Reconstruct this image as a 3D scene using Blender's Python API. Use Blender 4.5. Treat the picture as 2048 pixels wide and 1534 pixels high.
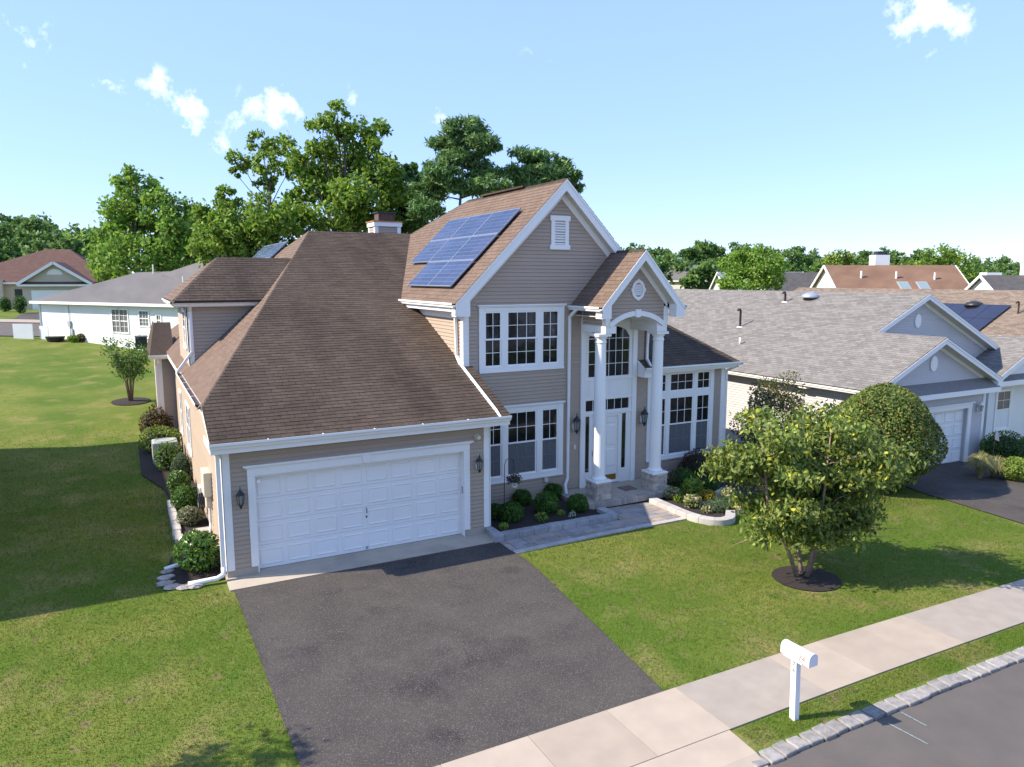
import bpy, math, random
import numpy as np
from mathutils import Vector, Matrix

for o in list(bpy.data.objects):
    bpy.data.objects.remove(o)
SC = bpy.context.scene
COL = SC.collection
rnd = random.Random(7)

# ------------------------------------------------------------------ camera
cam_d = bpy.data.cameras.new('camera')
cam_d.sensor_width = 36.0
cam_d.lens = 36.0 * 1470.7 / 2048.0
cam_d.clip_start = 0.1
cam_d.clip_end = 3000
cam = bpy.data.objects.new('camera', cam_d)
COL.objects.link(cam)
YAW, PIT = math.radians(27.83), math.radians(8.133)
cam.location = (0, 0, 6.45)
cam.rotation_euler = (math.pi / 2 - PIT, 0, -YAW)
SC.camera = cam
FWD = np.array([math.sin(YAW) * math.cos(PIT), math.cos(YAW) * math.cos(PIT), -math.sin(PIT)])
RGT = np.array([math.cos(YAW), -math.sin(YAW), 0.0])
UPV = np.cross(RGT, FWD)


def view_dir(px, py):
    """direction of a point of the photograph (2048 x 1534), used to survey the place"""
    return FWD + RGT * (px - 1024) / 1470.7 - UPV * (py - 767) / 1470.7


# ------------------------------------------------------------------ light
SUN = Vector((-1.2, 0.35, 1.02)).normalized()          # towards the sun
SUN_EL = math.asin(SUN.z)
SUN_AZ = math.atan2(SUN.x, SUN.y)
W = bpy.data.worlds.new('World')
SC.world = W
W.use_nodes = True
wn = W.node_tree
for n in list(wn.nodes):
    wn.nodes.remove(n)


def wnode(t, **kw):
    n = wn.nodes.new(t)
    for k, v in kw.items():
        setattr(n, k, v)
    return n


def wmath(op, a, b=None, c=None, clamp=False):
    n = wn.nodes.new('ShaderNodeMath')
    n.operation = op
    n.use_clamp = clamp
    for i, x in enumerate((a, b, c)):
        if x is None:
            continue
        if isinstance(x, (int, float)):
            n.inputs[i].default_value = x
        else:
            wn.links.new(x, n.inputs[i])
    return n.outputs[0]


sky = wnode('ShaderNodeTexSky', sky_type='NISHITA', sun_disc=False)
sky.sun_elevation = SUN_EL
sky.sun_rotation = SUN_AZ
sky.altitude = 50
sky.air_density = 1.0
sky.dust_density = 0.0
sky.ozone_density = 2.0
geo = wnode('ShaderNodeTexCoord')
nz = wnode('ShaderNodeTexNoise')
nz.inputs['Scale'].default_value = 26
nz.inputs['Detail'].default_value = 7
nz.inputs['Roughness'].default_value = 0.62
wn.links.new(geo.outputs['Generated'], nz.inputs['Vector'])
CLOUDS = [(65, 85, 55, .9), (55, 35, 34, .6), (10, 105, 26, .6), (212, 158, 36, .85), (310, 172, 38, .7), (380, 212, 58, 1.0),
          (540, 228, 66, 1.15), (480, 245, 34, .7), (1068, 130, 34, .7), (875, 235, 24, .9), (1865, 20, 80, 1.05), (1815, 45, 45, .8),
          (430, 280, 30, .5), (1780, 70, 18, .6), (395, 265, 30, .5), (705, 205, 36, .45)]
tot = None
for (cx, cy, cr, amp) in CLOUDS:
    d = view_dir(cx, cy)
    d = d / np.linalg.norm(d)
    vm = wnode('ShaderNodeVectorMath', operation='DISTANCE')
    wn.links.new(geo.outputs['Generated'], vm.inputs[0])
    vm.inputs[1].default_value = tuple(d)
    r = cr / 1470.7
    m = wmath('MULTIPLY', wmath('SUBTRACT', 1.0, wmath('DIVIDE', vm.outputs['Value'], r * 1.08), clamp=True), amp)
    tot = m if tot is None else wmath('MAXIMUM', tot, m)
dens = wmath('ADD', wmath('MULTIPLY', tot, .85), wmath('MULTIPLY', wmath('SUBTRACT', nz.outputs['Fac'], 0.62), 3.6))
dens = wmath('MULTIPLY', wmath('MULTIPLY', dens, 1.1, clamp=True), wmath('MULTIPLY', tot, 3.0, clamp=True), clamp=True)
mix = wnode('ShaderNodeMixRGB')
wn.links.new(dens, mix.inputs[0])
# bright hazy summer air: the clear-sky model softened by an even pale blue veil
tint = wnode('ShaderNodeMixRGB', blend_type='MIX')
tint.inputs[0].default_value = 0.80
tint.inputs[2].default_value = (0.92, 1.42, 2.9, 1)
wn.links.new(sky.outputs[0], tint.inputs[1])
wn.links.new(tint.outputs[0], mix.inputs[1])
mix.inputs[2].default_value = (4.0, 4.1, 4.2, 1)
bg = wnode('ShaderNodeBackground')
bg.inputs[1].default_value = 0.145
wn.links.new(mix.outputs[0], bg.inputs[0])
wo = wnode('ShaderNodeOutputWorld')
wn.links.new(bg.outputs[0], wo.inputs[0])

sd = bpy.data.lights.new('sun', 'SUN')
sd.energy = 2.9
sd.angle = math.radians(0.53)
sd.color = (1.0, 0.90, 0.75)
so = bpy.data.objects.new('sun', sd)
COL.objects.link(so)
so.rotation_euler = SUN.to_track_quat('Z', 'Y').to_euler()
so.location = (-40, 10, 40)

SC.view_settings.view_transform = 'Standard'
SC.view_settings.look = 'None'
SC.view_settings.gamma = 1.0
SC.view_settings.exposure = 1.58
SC.view_settings.use_curve_mapping = False
SC.cycles.max_bounces = 6
SC.cycles.transparent_max_bounces = 8
SC.cycles.use_denoising = True

# ------------------------------------------------------------------ materials
MATS = {}


def sh_nodes(m):
    nt = m.node_tree
    return nt, nt.nodes['Principled BSDF']


def mat(name, col, rough=0.6, col2=None, nscale=3.0, namt=1.0, island=0.0, obj=0.0, bump=0.0, bscale=60.0, metal=0.0, spec=0.5,
        stretch=None, col3=None, n3scale=0.5, n3=(0.5, 0.62), transl=0.0, detail=4.0, extra=None):
    """procedural surface: two tones mixed by noise in world space, optional second stain tone, per-piece value shift, fine bump"""
    m = bpy.data.materials.new(name)
    m.use_nodes = True
    nt, bs = sh_nodes(m)
    L = nt.links.new
    N = nt.nodes.new
    g = N('ShaderNodeNewGeometry')
    src = g.outputs['Position']
    if stretch:
        mp = N('ShaderNodeMapping')
        mp.inputs['Scale'].default_value = stretch
        L(src, mp.inputs['Vector'])
        src2 = mp.outputs[0]
    else:
        src2 = src
    out = None
    c0 = N('ShaderNodeRGB')
    c0.outputs[0].default_value = (*col, 1)
    out = c0.outputs[0]
    if col2:
        n = N('ShaderNodeTexNoise')
        n.inputs['Scale'].default_value = nscale
        n.inputs['Detail'].default_value = detail
        L(src2, n.inputs['Vector'])
        r = N('ShaderNodeMapRange')
        r.inputs[1].default_value = 0.33
        r.inputs[2].default_value = 0.67
        r.inputs[4].default_value = namt
        L(n.outputs['Fac'], r.inputs[0])
        mx = N('ShaderNodeMixRGB')
        L(r.outputs[0], mx.inputs[0])
        L(out, mx.inputs[1])
        mx.inputs[2].default_value = (*col2, 1)
        out = mx.outputs[0]
    if col3:
        n = N('ShaderNodeTexNoise')
        n.inputs['Scale'].default_value = n3scale
        n.inputs['Detail'].default_value = 5
        L(src2, n.inputs['Vector'])
        r = N('ShaderNodeMapRange')
        r.inputs[1].default_value = n3[0]
        r.inputs[2].default_value = n3[1]
        L(n.outputs['Fac'], r.inputs[0])
        mx = N('ShaderNodeMixRGB')
        L(r.outputs[0], mx.inputs[0])
        L(out, mx.inputs[1])
        mx.inputs[2].default_value = (*col3, 1)
        out = mx.outputs[0]
    if island or obj:
        rv = g.outputs['Random Per Island'] if island else N('ShaderNodeObjectInfo').outputs['Random']
        a = island or obj
        r = N('ShaderNodeMapRange')
        r.inputs[3].default_value = 1 - a
        r.inputs[4].default_value = 1 + a
        L(rv, r.inputs[0])
        hs = N('ShaderNodeVectorMath')
        hs.operation = 'SCALE'
        L(out, hs.inputs[0])
        L(r.outputs[0], hs.inputs['Scale'])
        out = hs.outputs[0]
    if extra:
        out = extra(nt, g, out)
    L(out, bs.inputs['Base Color'])
    bs.inputs['Roughness'].default_value = rough
    bs.inputs['Metallic'].default_value = metal
    bs.inputs['Specular IOR Level'].default_value = spec
    if bump:
        n = N('ShaderNodeTexNoise')
        n.inputs['Scale'].default_value = bscale
        n.inputs['Detail'].default_value = 3
        L(src2, n.inputs['Vector'])
        b = N('ShaderNodeBump')
        b.inputs['Strength'].default_value = bump
        b.inputs['Distance'].default_value = 0.02
        L(n.outputs['Fac'], b.inputs['Height'])
        L(b.outputs[0], bs.inputs['Normal'])
    if transl:
        t = N('ShaderNodeBsdfTranslucent')
        L(out, t.inputs['Color'])
        ms = N('ShaderNodeMixShader')
        ms.inputs[0].default_value = transl
        L(bs.outputs[0], ms.inputs[1])
        L(t.outputs[0], ms.inputs[2])
        L(ms.outputs[0], nt.nodes['Material Output'].inputs[0])
    MATS[name] = m
    return m


def leafmat(name, cols, rough=0.55, transl=0.3, val=0.3, spec=0.35):
    """foliage: colour picked per leaf from a ramp, with value jitter"""
    m = bpy.data.materials.new(name)
    m.use_nodes = True
    nt, bs = sh_nodes(m)
    L = nt.links.new
    N = nt.nodes.new
    g = N('ShaderNodeNewGeometry')
    cr = N('ShaderNodeValToRGB')
    el = cr.color_ramp.elements
    while len(el) < len(cols):
        el.new(0.5)
    for i, c in enumerate(cols):
        el[i].position = c[0]
        el[i].color = (*c[1], 1)
    L(g.outputs['Random Per Island'], cr.inputs[0])
    n = N('ShaderNodeTexNoise')
    n.inputs['Scale'].default_value = 1.3
    L(g.outputs['Position'], n.inputs['Vector'])
    r = N('ShaderNodeMapRange')
    r.inputs[1].default_value = 0.3
    r.inputs[2].default_value = 0.7
    r.inputs[3].default_value = 1 - val
    r.inputs[4].default_value = 1 + val
    L(n.outputs['Fac'], r.inputs[0])
    hs = N('ShaderNodeVectorMath')
    hs.operation = 'SCALE'
    L(cr.outputs[0], hs.inputs[0])
    L(r.outputs[0], hs.inputs['Scale'])
    L(hs.outputs[0], bs.inputs['Base Color'])
    bs.inputs['Roughness'].default_value = rough
    bs.inputs['Specular IOR Level'].default_value = spec
    t = N('ShaderNodeBsdfTranslucent')
    L(hs.outputs[0], t.inputs['Color'])
    ms = N('ShaderNodeMixShader')
    ms.inputs[0].default_value = transl
    L(bs.outputs[0], ms.inputs[1])
    L(t.outputs[0], ms.inputs[2])
    L(ms.outputs[0], nt.nodes['Material Output'].inputs[0])
    MATS[name] = m
    return m


def glassmat(name, tint=(0.02, 0.022, 0.025), rough=0.03, clear=0.45):
    m = bpy.data.materials.new(name)
    m.use_nodes = True
    nt, bs = sh_nodes(m)
    L = nt.links.new
    N = nt.nodes.new
    bs.inputs['Base Color'].default_value = (*tint, 1)
    bs.inputs['Roughness'].default_value = rough
    bs.inputs['Specular IOR Level'].default_value = 0.9
    n = N('ShaderNodeTexNoise')
    n.inputs['Scale'].default_value = 1.7
    g = N('ShaderNodeNewGeometry')
    L(g.outputs['Position'], n.inputs['Vector'])
    b = N('ShaderNodeBump')
    b.inputs['Strength'].default_value = 0.06
    b.inputs['Distance'].default_value = 0.05
    L(n.outputs['Fac'], b.inputs['Height'])
    L(b.outputs[0], bs.inputs['Normal'])
    t = N('ShaderNodeBsdfTransparent')
    t.inputs[0].default_value = (0.75, 0.78, 0.8, 1)
    ms = N('ShaderNodeMixShader')
    ms.inputs[0].default_value = clear
    L(bs.outputs[0], ms.inputs[1])
    L(t.outputs[0], ms.inputs[2])
    L(ms.outputs[0], nt.nodes['Material Output'].inputs[0])
    MATS[name] = m
    return m


def roof_stain(nt, g, out):
    """soft algae streaks that run down the slope"""
    N, L = nt.nodes.new, nt.links.new
    mp = N('ShaderNodeMapping')
    mp.inputs['Scale'].default_value = (1.0, 0.16, 0.16)
    mp.inputs['Rotation'].default_value = (0, 0, math.radians(14))
    L(g.outputs['Position'], mp.inputs['Vector'])
    n = N('ShaderNodeTexNoise')
    n.inputs['Scale'].default_value = 1.1
    n.inputs['Detail'].default_value = 3
    L(mp.outputs[0], n.inputs['Vector'])
    r = N('ShaderNodeMapRange')
    r.inputs[1].default_value = 0.4
    r.inputs[2].default_value = 0.66
    r.inputs[3].default_value = 1.08
    r.inputs[4].default_value = 0.72
    L(n.outputs['Fac'], r.inputs[0])
    hs = N('ShaderNodeVectorMath')
    hs.operation = 'SCALE'
    L(out, hs.inputs[0])
    L(r.outputs[0], hs.inputs['Scale'])
    return hs.outputs[0]


def brickroof(name, c1, c2, c3, row=0.14, wid=0.32, stain=0.0):
    """roof covering for houses too far away to tell the shingles apart: courses in roof space (x or y along the eave, z up)"""
    m = bpy.data.materials.new(name)
    m.use_nodes = True
    nt, bs = sh_nodes(m)
    N, L = nt.nodes.new, nt.links.new
    tc = N('ShaderNodeUVMap')
    bk = N('ShaderNodeTexBrick')
    bk.inputs['Color1'].default_value = (*c1, 1)
    bk.inputs['Color2'].default_value = (*c2, 1)
    bk.inputs['Mortar'].default_value = (*c3, 1)
    bk.inputs['Scale'].default_value = 1.0
    bk.inputs['Mortar Size'].default_value = 0.018
    bk.inputs['Mortar Smooth'].default_value = 0.4
    bk.inputs['Brick Width'].default_value = wid
    bk.inputs['Row Height'].default_value = row
    L(tc.outputs[0], bk.inputs['Vector'])
    n = N('ShaderNodeTexNoise')
    n.inputs['Scale'].default_value = 0.35
    n.inputs['Detail'].default_value = 5
    g = N('ShaderNodeNewGeometry')
    L(g.outputs['Position'], n.inputs['Vector'])
    r = N('ShaderNodeMapRange')
    r.inputs[1].default_value = 0.35
    r.inputs[2].default_value = 0.65
    r.inputs[3].default_value = 1.0 + stain
    r.inputs[4].default_value = 1.0 - stain
    L(n.outputs['Fac'], r.inputs[0])
    hs = N('ShaderNodeVectorMath')
    hs.operation = 'SCALE'
    L(bk.outputs[0], hs.inputs[0])
    L(r.outputs[0], hs.inputs['Scale'])
    L(hs.outputs[0], bs.inputs['Base Color'])
    bs.inputs['Roughness'].default_value = 0.9
    bs.inputs['Specular IOR Level'].default_value = 0.2
    b = N('ShaderNodeBump')
    b.inputs['Strength'].default_value = 0.5
    b.inputs['Distance'].default_value = 0.02
    L(bk.outputs['Fac'], b.inputs['Height'])
    b.invert = True
    L(b.outputs[0], bs.inputs['Normal'])
    MATS[name] = m
    return m


M_SIDING = mat('taupe_siding', (.40, .312, .235), .62, (.365, .285, .215), 1.2, .6, obj=.03, bump=.05, bscale=30)
M_SIDING_J = mat('taupe_siding_joined', (.40, .312, .235), .62, (.365, .285, .215), 1.2, .6, island=.03, bump=.05, bscale=30)
M_WHITE = mat('white_trim', (.84, .82, .78), .5, (.79, .77, .73), .9, .7)
M_WHITE2 = mat('white_paint', (.86, .84, .80), .42, (.81, .79, .75), 1.4, .6, bump=.03, bscale=15)
M_SOFFIT = mat('soffit_vinyl', (.62, .58, .50), .6, (.56, .52, .45), 2, .5)
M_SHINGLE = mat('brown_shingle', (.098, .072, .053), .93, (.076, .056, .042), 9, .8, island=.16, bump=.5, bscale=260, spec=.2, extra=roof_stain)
M_SHINGLE_W = mat('sunlit_slope_shingle', (.185, .130, .098), .93, (.150, .105, .080), 9, .8, island=.10, bump=.5, bscale=260, spec=.2)  # paler copy of the brown shingle: lit-slope brightness is put into the colour
M_SHINGLE_O = mat('brown_shingle_piece', (.098, .072, .053), .93, (.076, .056, .042), 9, .8, obj=.16, bump=.5, bscale=260, spec=.2, extra=roof_stain)
M_FELT = mat('roof_felt', (.04, .03, .026), .95)
M_CONC = mat('concrete', (.42, .36, .28), .85, (.36, .31, .25), 5, .8, bump=.15, bscale=120)
M_ASPHALT_DRIVE = None
M_DARKROOM = mat('dark_room', (.26, .21, .16), .9, (.04, .035, .03), 1.6, 1)
M_CURTAIN = mat('curtain', (.55, .52, .48), .9, (.42, .40, .37), 6, .8)
M_BLIND = mat('blind_screen', (.30, .32, .34), .8, (.24, .26, .28), 3, .6)
M_GLASS = glassmat('window_glass', clear=.7)
M_GLASS_DARK = glassmat('window_glass_dark', clear=.5)
M_BLACK = mat('black_metal', (.015, .015, .016), .45, (.03, .03, .032), 12, .6)
M_BRASS = mat('brass', (.55, .36, .10), .3, (.40, .25, .07), 8, .6, metal=.9)
M_IVORY = mat('ivory_plastic', (.66, .60, .47), .5, (.60, .54, .42), 4, .5)
M_GREYPL = mat('grey_plastic', (.35, .36, .37), .5)
M_SCREEN = bpy.data.materials.new('insect_mesh')
M_SCREEN.use_nodes = True
_nt, _bs = sh_nodes(M_SCREEN)
_bs.inputs['Base Color'].default_value = (.17, .18, .19, 1)
_bs.inputs['Roughness'].default_value = .8
_tr = _nt.nodes.new('ShaderNodeBsdfTransparent')
_mx = _nt.nodes.new('ShaderNodeMixShader')
_mx.inputs[0].default_value = .45
_nt.links.new(_bs.outputs[0], _mx.inputs[1])
_nt.links.new(_tr.outputs[0], _mx.inputs[2])
_nt.links.new(_mx.outputs[0], _nt.nodes['Material Output'].inputs[0])
M_LAMPGLASS = glassmat('lamp_glass', (.35, .35, .33), .1, .55)


# ------------------------------------------------------------------ mesh building
OFF = {}


class MB:
    def __init__(s):
        s.v, s.f = [], []

    def add(s, vs, fs):
        b = len(s.v)
        s.v += [tuple(float(c) for c in p) for p in vs]
        s.f += [tuple(i + b for i in f) for f in fs]
        return s

    def poly(s, pts):
        return s.add(pts, [tuple(range(len(pts)))])

    def box(s, x0, x1, y0, y1, z0, z1):
        return s.add([(x0, y0, z0), (x1, y0, z0), (x1, y1, z0), (x0, y1, z0), (x0, y0, z1), (x1, y0, z1), (x1, y1, z1), (x0, y1, z1)],
                     [(3, 2, 1, 0), (4, 5, 6, 7), (0, 1, 5, 4), (1, 2, 6, 5), (2, 3, 7, 6), (3, 0, 4, 7)])

    def slab(s, pts, vec):
        """polygon extruded along vec"""
        n = len(pts)
        a = [Vector(p) for p in pts]
        b = [p + Vector(vec) for p in a]
        return s.add(a + b, [tuple(reversed(range(n))), tuple(range(n, 2 * n))] + [(i, (i + 1) % n, n + (i + 1) % n, n + i) for i in range(n)])

    def bar(s, p0, p1, w, h, up=(0, 0, 1)):
        """rectangular bar from p0 to p1, w across, h along up"""
        a, b = Vector(p0), Vector(p1)
        d = (b - a).normalized()
        u = Vector(up)
        sd_ = d.cross(u).normalized()
        u = sd_.cross(d).normalized()
        o = []
        for p in (a, b):
            for (i, j) in ((-1, -1), (1, -1), (1, 1), (-1, 1)):
                o.append(p + sd_ * (w / 2 * i) + u * (h / 2 * j))
        return s.add(o, [(3, 2, 1, 0), (4, 5, 6, 7), (0, 1, 5, 4), (1, 2, 6, 5), (2, 3, 7, 6), (3, 0, 4, 7)])

    def tube(s, pts, r, n=8):
        P = [Vector(p) for p in pts]
        R = r if isinstance(r, (list, tuple)) else [r] * len(P)
        b = len(s.v)
        prev = None
        for i, p in enumerate(P):
            d = (P[min(i + 1, len(P) - 1)] - P[max(i - 1, 0)]).normalized()
            ref = Vector((0, 0, 1)) if abs(d.z) < .9 else Vector((1, 0, 0))
            a = d.cross(ref).normalized() if prev is None else (prev - d * prev.dot(d)).normalized()
            prev = a
            c = d.cross(a).normalized()
            for k in range(n):
                t = 2 * math.pi * k / n
                s.v.append(tuple(p + (a * math.cos(t) + c * math.sin(t)) * R[i]))
        for i in range(len(P) - 1):
            for k in range(n):
                s.f.append((b + i * n + k, b + i * n + (k + 1) % n, b + (i + 1) * n + (k + 1) % n, b + (i + 1) * n + k))
        s.f.append(tuple(b + k for k in reversed(range(n))))
        s.f.append(tuple(b + (len(P) - 1) * n + k for k in range(n)))
        return s

    def lathe(s, c, prof, n=16):
        b = len(s.v)
        for (r, z) in prof:
            for k in range(n):
                t = 2 * math.pi * k / n
                s.v.append((c[0] + r * math.cos(t), c[1] + r * math.sin(t), c[2] + z))
        m = len(prof)
        for i in range(m - 1):
            for k in range(n):
                s.f.append((b + i * n + k, b + i * n + (k + 1) % n, b + (i + 1) * n + (k + 1) % n, b + (i + 1) * n + k))
        s.f.append(tuple(b + k for k in reversed(range(n))))
        s.f.append(tuple(b + (m - 1) * n + k for k in range(n)))
        return s

    def build(s, name, m, parent=None, smooth=False, bevel=0.0):
        me = bpy.data.meshes.new(name)
        me.from_pydata(s.v, [], s.f)
        me.update()
        if smooth:
            me.polygons.foreach_set('use_smooth', [True] * len(me.polygons))
        return link(name, me, m, parent, bevel=bevel)


def link(name, me, m, parent=None, loc=None, bevel=0.0):
    o = bpy.data.objects.new(name, me)
    COL.objects.link(o)
    if m and not me.materials:
        me.materials.append(m)
    off = Vector((0, 0, 0))
    if parent is not None:
        o.parent = parent
        off = OFF.get(parent.name, Vector((0, 0, 0)))
    l = Vector(loc) if loc is not None else Vector((0, 0, 0))
    o.location = l - off
    OFF[o.name] = l
    if bevel:
        b = o.modifiers.new('bevel', 'BEVEL')
        b.width = bevel
        b.segments = 2
        b.limit_method = 'ANGLE'
    return o


def place(name, me, m, parent, loc, rot=(0, 0, 0), scale=(1, 1, 1)):
    """shared mesh at a world place under a parent"""
    o = link(name, me, m, parent, loc)
    o.rotation_euler = rot
    o.scale = scale
    return o


def thing(name, label, cat, loc=(0, 0, 0), group=None):
    o = bpy.data.objects.new(name, None)
    COL.objects.link(o)
    o.empty_display_size = .2
    o.location = loc
    OFF[o.name] = Vector(loc)
    return tag(o, label, cat, group)


def tag(o, label, cat, group=None):
    o['label'] = label
    o['category'] = cat
    if group:
        o['group'] = group
    return o


def struct(o):
    o['kind'] = 'structure'
    return o


def stuff(o):
    o['kind'] = 'stuff'
    return o


def npmesh(name, V, F, nper):
    """mesh from numpy arrays; F has nper corners per face"""
    me = bpy.data.meshes.new(name)
    nv, nf = len(V), len(F)
    me.vertices.add(nv)
    me.vertices.foreach_set('co', np.ascontiguousarray(V, dtype=np.float32).ravel())
    me.loops.add(nf * nper)
    me.loops.foreach_set('vertex_index', np.ascontiguousarray(F, dtype=np.int32).ravel())
    me.polygons.add(nf)
    me.polygons.foreach_set('loop_start', np.arange(0, nf * nper, nper, dtype=np.int32))
    me.polygons.foreach_set('loop_total', np.full(nf, nper, dtype=np.int32))
    me.update(calc_edges=True)
    return me


# ------------------------------------------------------------------ the lie of the land
def gz(x, y):
    a = max(0.0, x - 9.0)
    f = -0.025 * (a - 2.5 * (1 - math.exp(-a / 2.5)))
    b = max(0.0, y - 24.0)
    r = 0.064 * (b - 4.0 * (1 - math.exp(-b / 4.0)))
    r = min(r, 3.2) if x < 30 else min(r, 1.0)
    return f + r


def ground_hit(px, py, dz=0.0):
    """where a sight line meets the ground"""
    d = view_dir(px, py)
    t0, t1 = 2.0, 2.0
    while t1 < 400:
        p = np.array([0, 0, 6.45]) + d * t1
        if p[2] < gz(p[0], p[1]) + dz:
            break
        t0 = t1
        t1 += .5
    for _ in range(30):
        t = (t0 + t1) / 2
        p = np.array([0, 0, 6.45]) + d * t
        if p[2] < gz(p[0], p[1]) + dz:
            t1 = t
        else:
            t0 = t
    return Vector(p)
# =================================================================== THE HOUSE
HOUSE = thing('house', 'large taupe two-storey house with brown shingle roof, garage and columned porch', 'house', (5, 20, 0))

YG, YM = 16.30, 18.15          # garage front wall, main front wall
LAP = 0.1016
lap_me = {}


def lap_mesh(key, m):
    if key not in lap_me:
        b = MB()
        prof = [(0.0, .013), (-.022, .013), (-.022, .022), (-.018, .04), (-.007, LAP + .002), (0.0, LAP + .002)]
        vs = [(0, p[0], p[1]) for p in prof] + [(1, p[0], p[1]) for p in prof]
        n = len(prof)
        b.add(vs, [tuple(reversed(range(n))), tuple(range(n, 2 * n))] + [(i, n + i, n + (i + 1) % n, (i + 1) % n) for i in range(n)])
        me = bpy.data.meshes.new('siding_board')
        me.from_pydata(b.v, [], b.f)
        me.update()
        me.materials.append(m)
        lap_me[key] = me
    return lap_me[key]


def intervals(u0, u1, holes, z):
    seg = [(u0, u1)]
    for h in holes:
        r = h(z) if callable(h) else ((h[0], h[1]) if h[2] < z < h[3] else None)
        if not r:
            continue
        new = []
        for a, b in seg:
            if r[1] <= a or r[0] >= b:
                new.append((a, b))
                continue
            if r[0] > a:
                new.append((a, r[0]))
            if r[1] < b:
                new.append((r[1], b))
        seg = new
    return [s for s in seg if s[1] - s[0] > .02]


def siding(parent, face, plane, u0, u1, z0, z1, holes=(), clip=None, single=True, name='siding_board'):
    """lap boards on a wall. face 'S' looks to -Y (u = x), 'W' looks to -X (u = y), 'E' looks to +X (u = y)"""
    rows = int(math.ceil((z1 - z0) / LAP - 1e-6))
    jb = MB()
    for k in range(rows):
        za = z0 + k * LAP
        zb = min(za + LAP, z1)
        zm = (za + zb) / 2
        a, b = (u0, u1)
        if clip:
            c = clip(zm)
            if not c:
                continue
            a, b = max(a, c[0]), min(b, c[1])
        for (ua, ub) in intervals(a, b, holes, zm):
            if single:
                o = link(name, lap_mesh('o', M_SIDING), None, parent, (ua, plane, za) if face == 'S' else (plane, ub if face == 'W' else ua, za))
                o.scale = (ub - ua, 1, (zb - za) / LAP)
                o.rotation_euler = (0, 0, {'S': 0, 'W': -math.pi / 2, 'E': math.pi / 2}[face])
            else:
                prof = [(0.0, .013), (.022, .013), (.022, .022), (.007, zb - za + .002), (0.0, zb - za + .002)]
                n = len(prof)
                vs = []
                for u in (ua, ub):
                    for d, z in prof:
                        vs.append((u, plane - d, za + z) if face == 'S' else ((plane - d, u, za + z) if face == 'W' else (plane + d, u, za + z)))
                jb.add(vs, [tuple(range(n)), tuple(range(n, 2 * n))] + [(i, n + i, n + (i + 1) % n, (i + 1) % n) for i in range(n)])
    if not single and jb.v:
        return stuff(jb.build(name + 's', M_SIDING_J, parent))


def clip_poly(sub, clip):
    """Sutherland-Hodgman; both counter-clockwise, clip convex"""
    out = sub
    for i in range(len(clip)):
        a, b = clip[i], clip[(i + 1) % len(clip)]
        inp, out = out, []
        if not inp:
            break
        def side(p):
            return (b[0] - a[0]) * (p[1] - a[1]) - (b[1] - a[1]) * (p[0] - a[0])
        for j in range(len(inp)):
            p, q = inp[j - 1], inp[j]
            sp, sq = side(p), side(q)
            if sq >= 0:
                if sp < 0:
                    t = sp / (sp - sq)
                    out.append((p[0] + (q[0] - p[0]) * t, p[1] + (q[1] - p[1]) * t))
                out.append(q)
            elif sp >= 0:
                t = sp / (sp - sq)
                out.append((p[0] + (q[0] - p[0]) * t, p[1] + (q[1] - p[1]) * t))
    return out


TABW, TABE = 0.305, 0.142
tab_full = {}


def shingles(parent, O, U, V, poly, seed=1, single_rows=0, name='shingle', mj=None, ms=None):
    """asphalt shingle tabs with real butt edges laid in courses over a convex roof plane"""
    mj = mj or M_SHINGLE
    ms = ms or M_SHINGLE_O
    O, U, V = Vector(O), Vector(U).normalized(), Vector(V).normalized()
    Nn = U.cross(V).normalized()
    r = random.Random(seed)
    umin, umax = min(p[0] for p in poly), max(p[0] for p in poly)
    vmin, vmax = min(p[1] for p in poly), max(p[1] for p in poly)
    jb = MB()
    nrow = int((vmax - vmin) / TABE) + 1
    R = Matrix((U, V, Nn)).transposed().to_euler()
    for k in range(nrow):
        v0 = vmin + k * TABE
        u = umin - TABW * (((k * 0.5) % 1.0) + r.uniform(0, .12)) - .1
        while u < umax:
            w = TABW
            j = r.uniform(-.004, .004)
            sub = [(u + .004, v0 + j), (u + w - .004, v0 + j), (u + w - .004, v0 + TABE), (u + .004, v0 + TABE)]
            cl = clip_poly(sub, poly)
            u += w
            if len(cl) < 3:
                continue
            ar = abs(sum(cl[i - 1][0] * cl[i][1] - cl[i][0] * cl[i - 1][1] for i in range(len(cl)))) / 2
            if ar < .002:
                continue
            lift = r.uniform(0, .003)
            full = ar > .99 * (w - .008) * TABE * .97
            if k < single_rows and full:
                if 'm' not in tab_full:
                    b = MB()
                    t = [(0, 0, .014), (TABW - .008, 0, .014), (TABW - .008, TABE, .004), (0, TABE, .004)]
                    g = [(p[0], p[1], -.002) for p in t]
                    b.add(t + g, [(0, 1, 2, 3), (4, 5, 1, 0), (5, 6, 2, 1), (7, 4, 0, 3)])
                    me = bpy.data.meshes.new('shingle')
                    me.from_pydata(b.v, [], b.f)
                    me.update()
                    me.materials.append(ms)
                    tab_full['m'] = me
                place(name, tab_full['m'], None, parent, O + U * cl[0][0] + V * cl[0][1] + Nn * lift, R)
                continue
            n = len(cl)
            top = [O + U * p[0] + V * p[1] + Nn * (.004 + lift + .010 * max(0, 1 - (p[1] - v0) / TABE)) for p in cl]
            bot = [O + U * p[0] + V * p[1] - Nn * .002 for p in cl]
            jb.add(top + bot, [tuple(range(n))] + [(n + i, n + (i + 1) % n, (i + 1) % n, i) for i in range(n)])
    return stuff(jb.build('shingle_courses', mj, parent))


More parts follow.
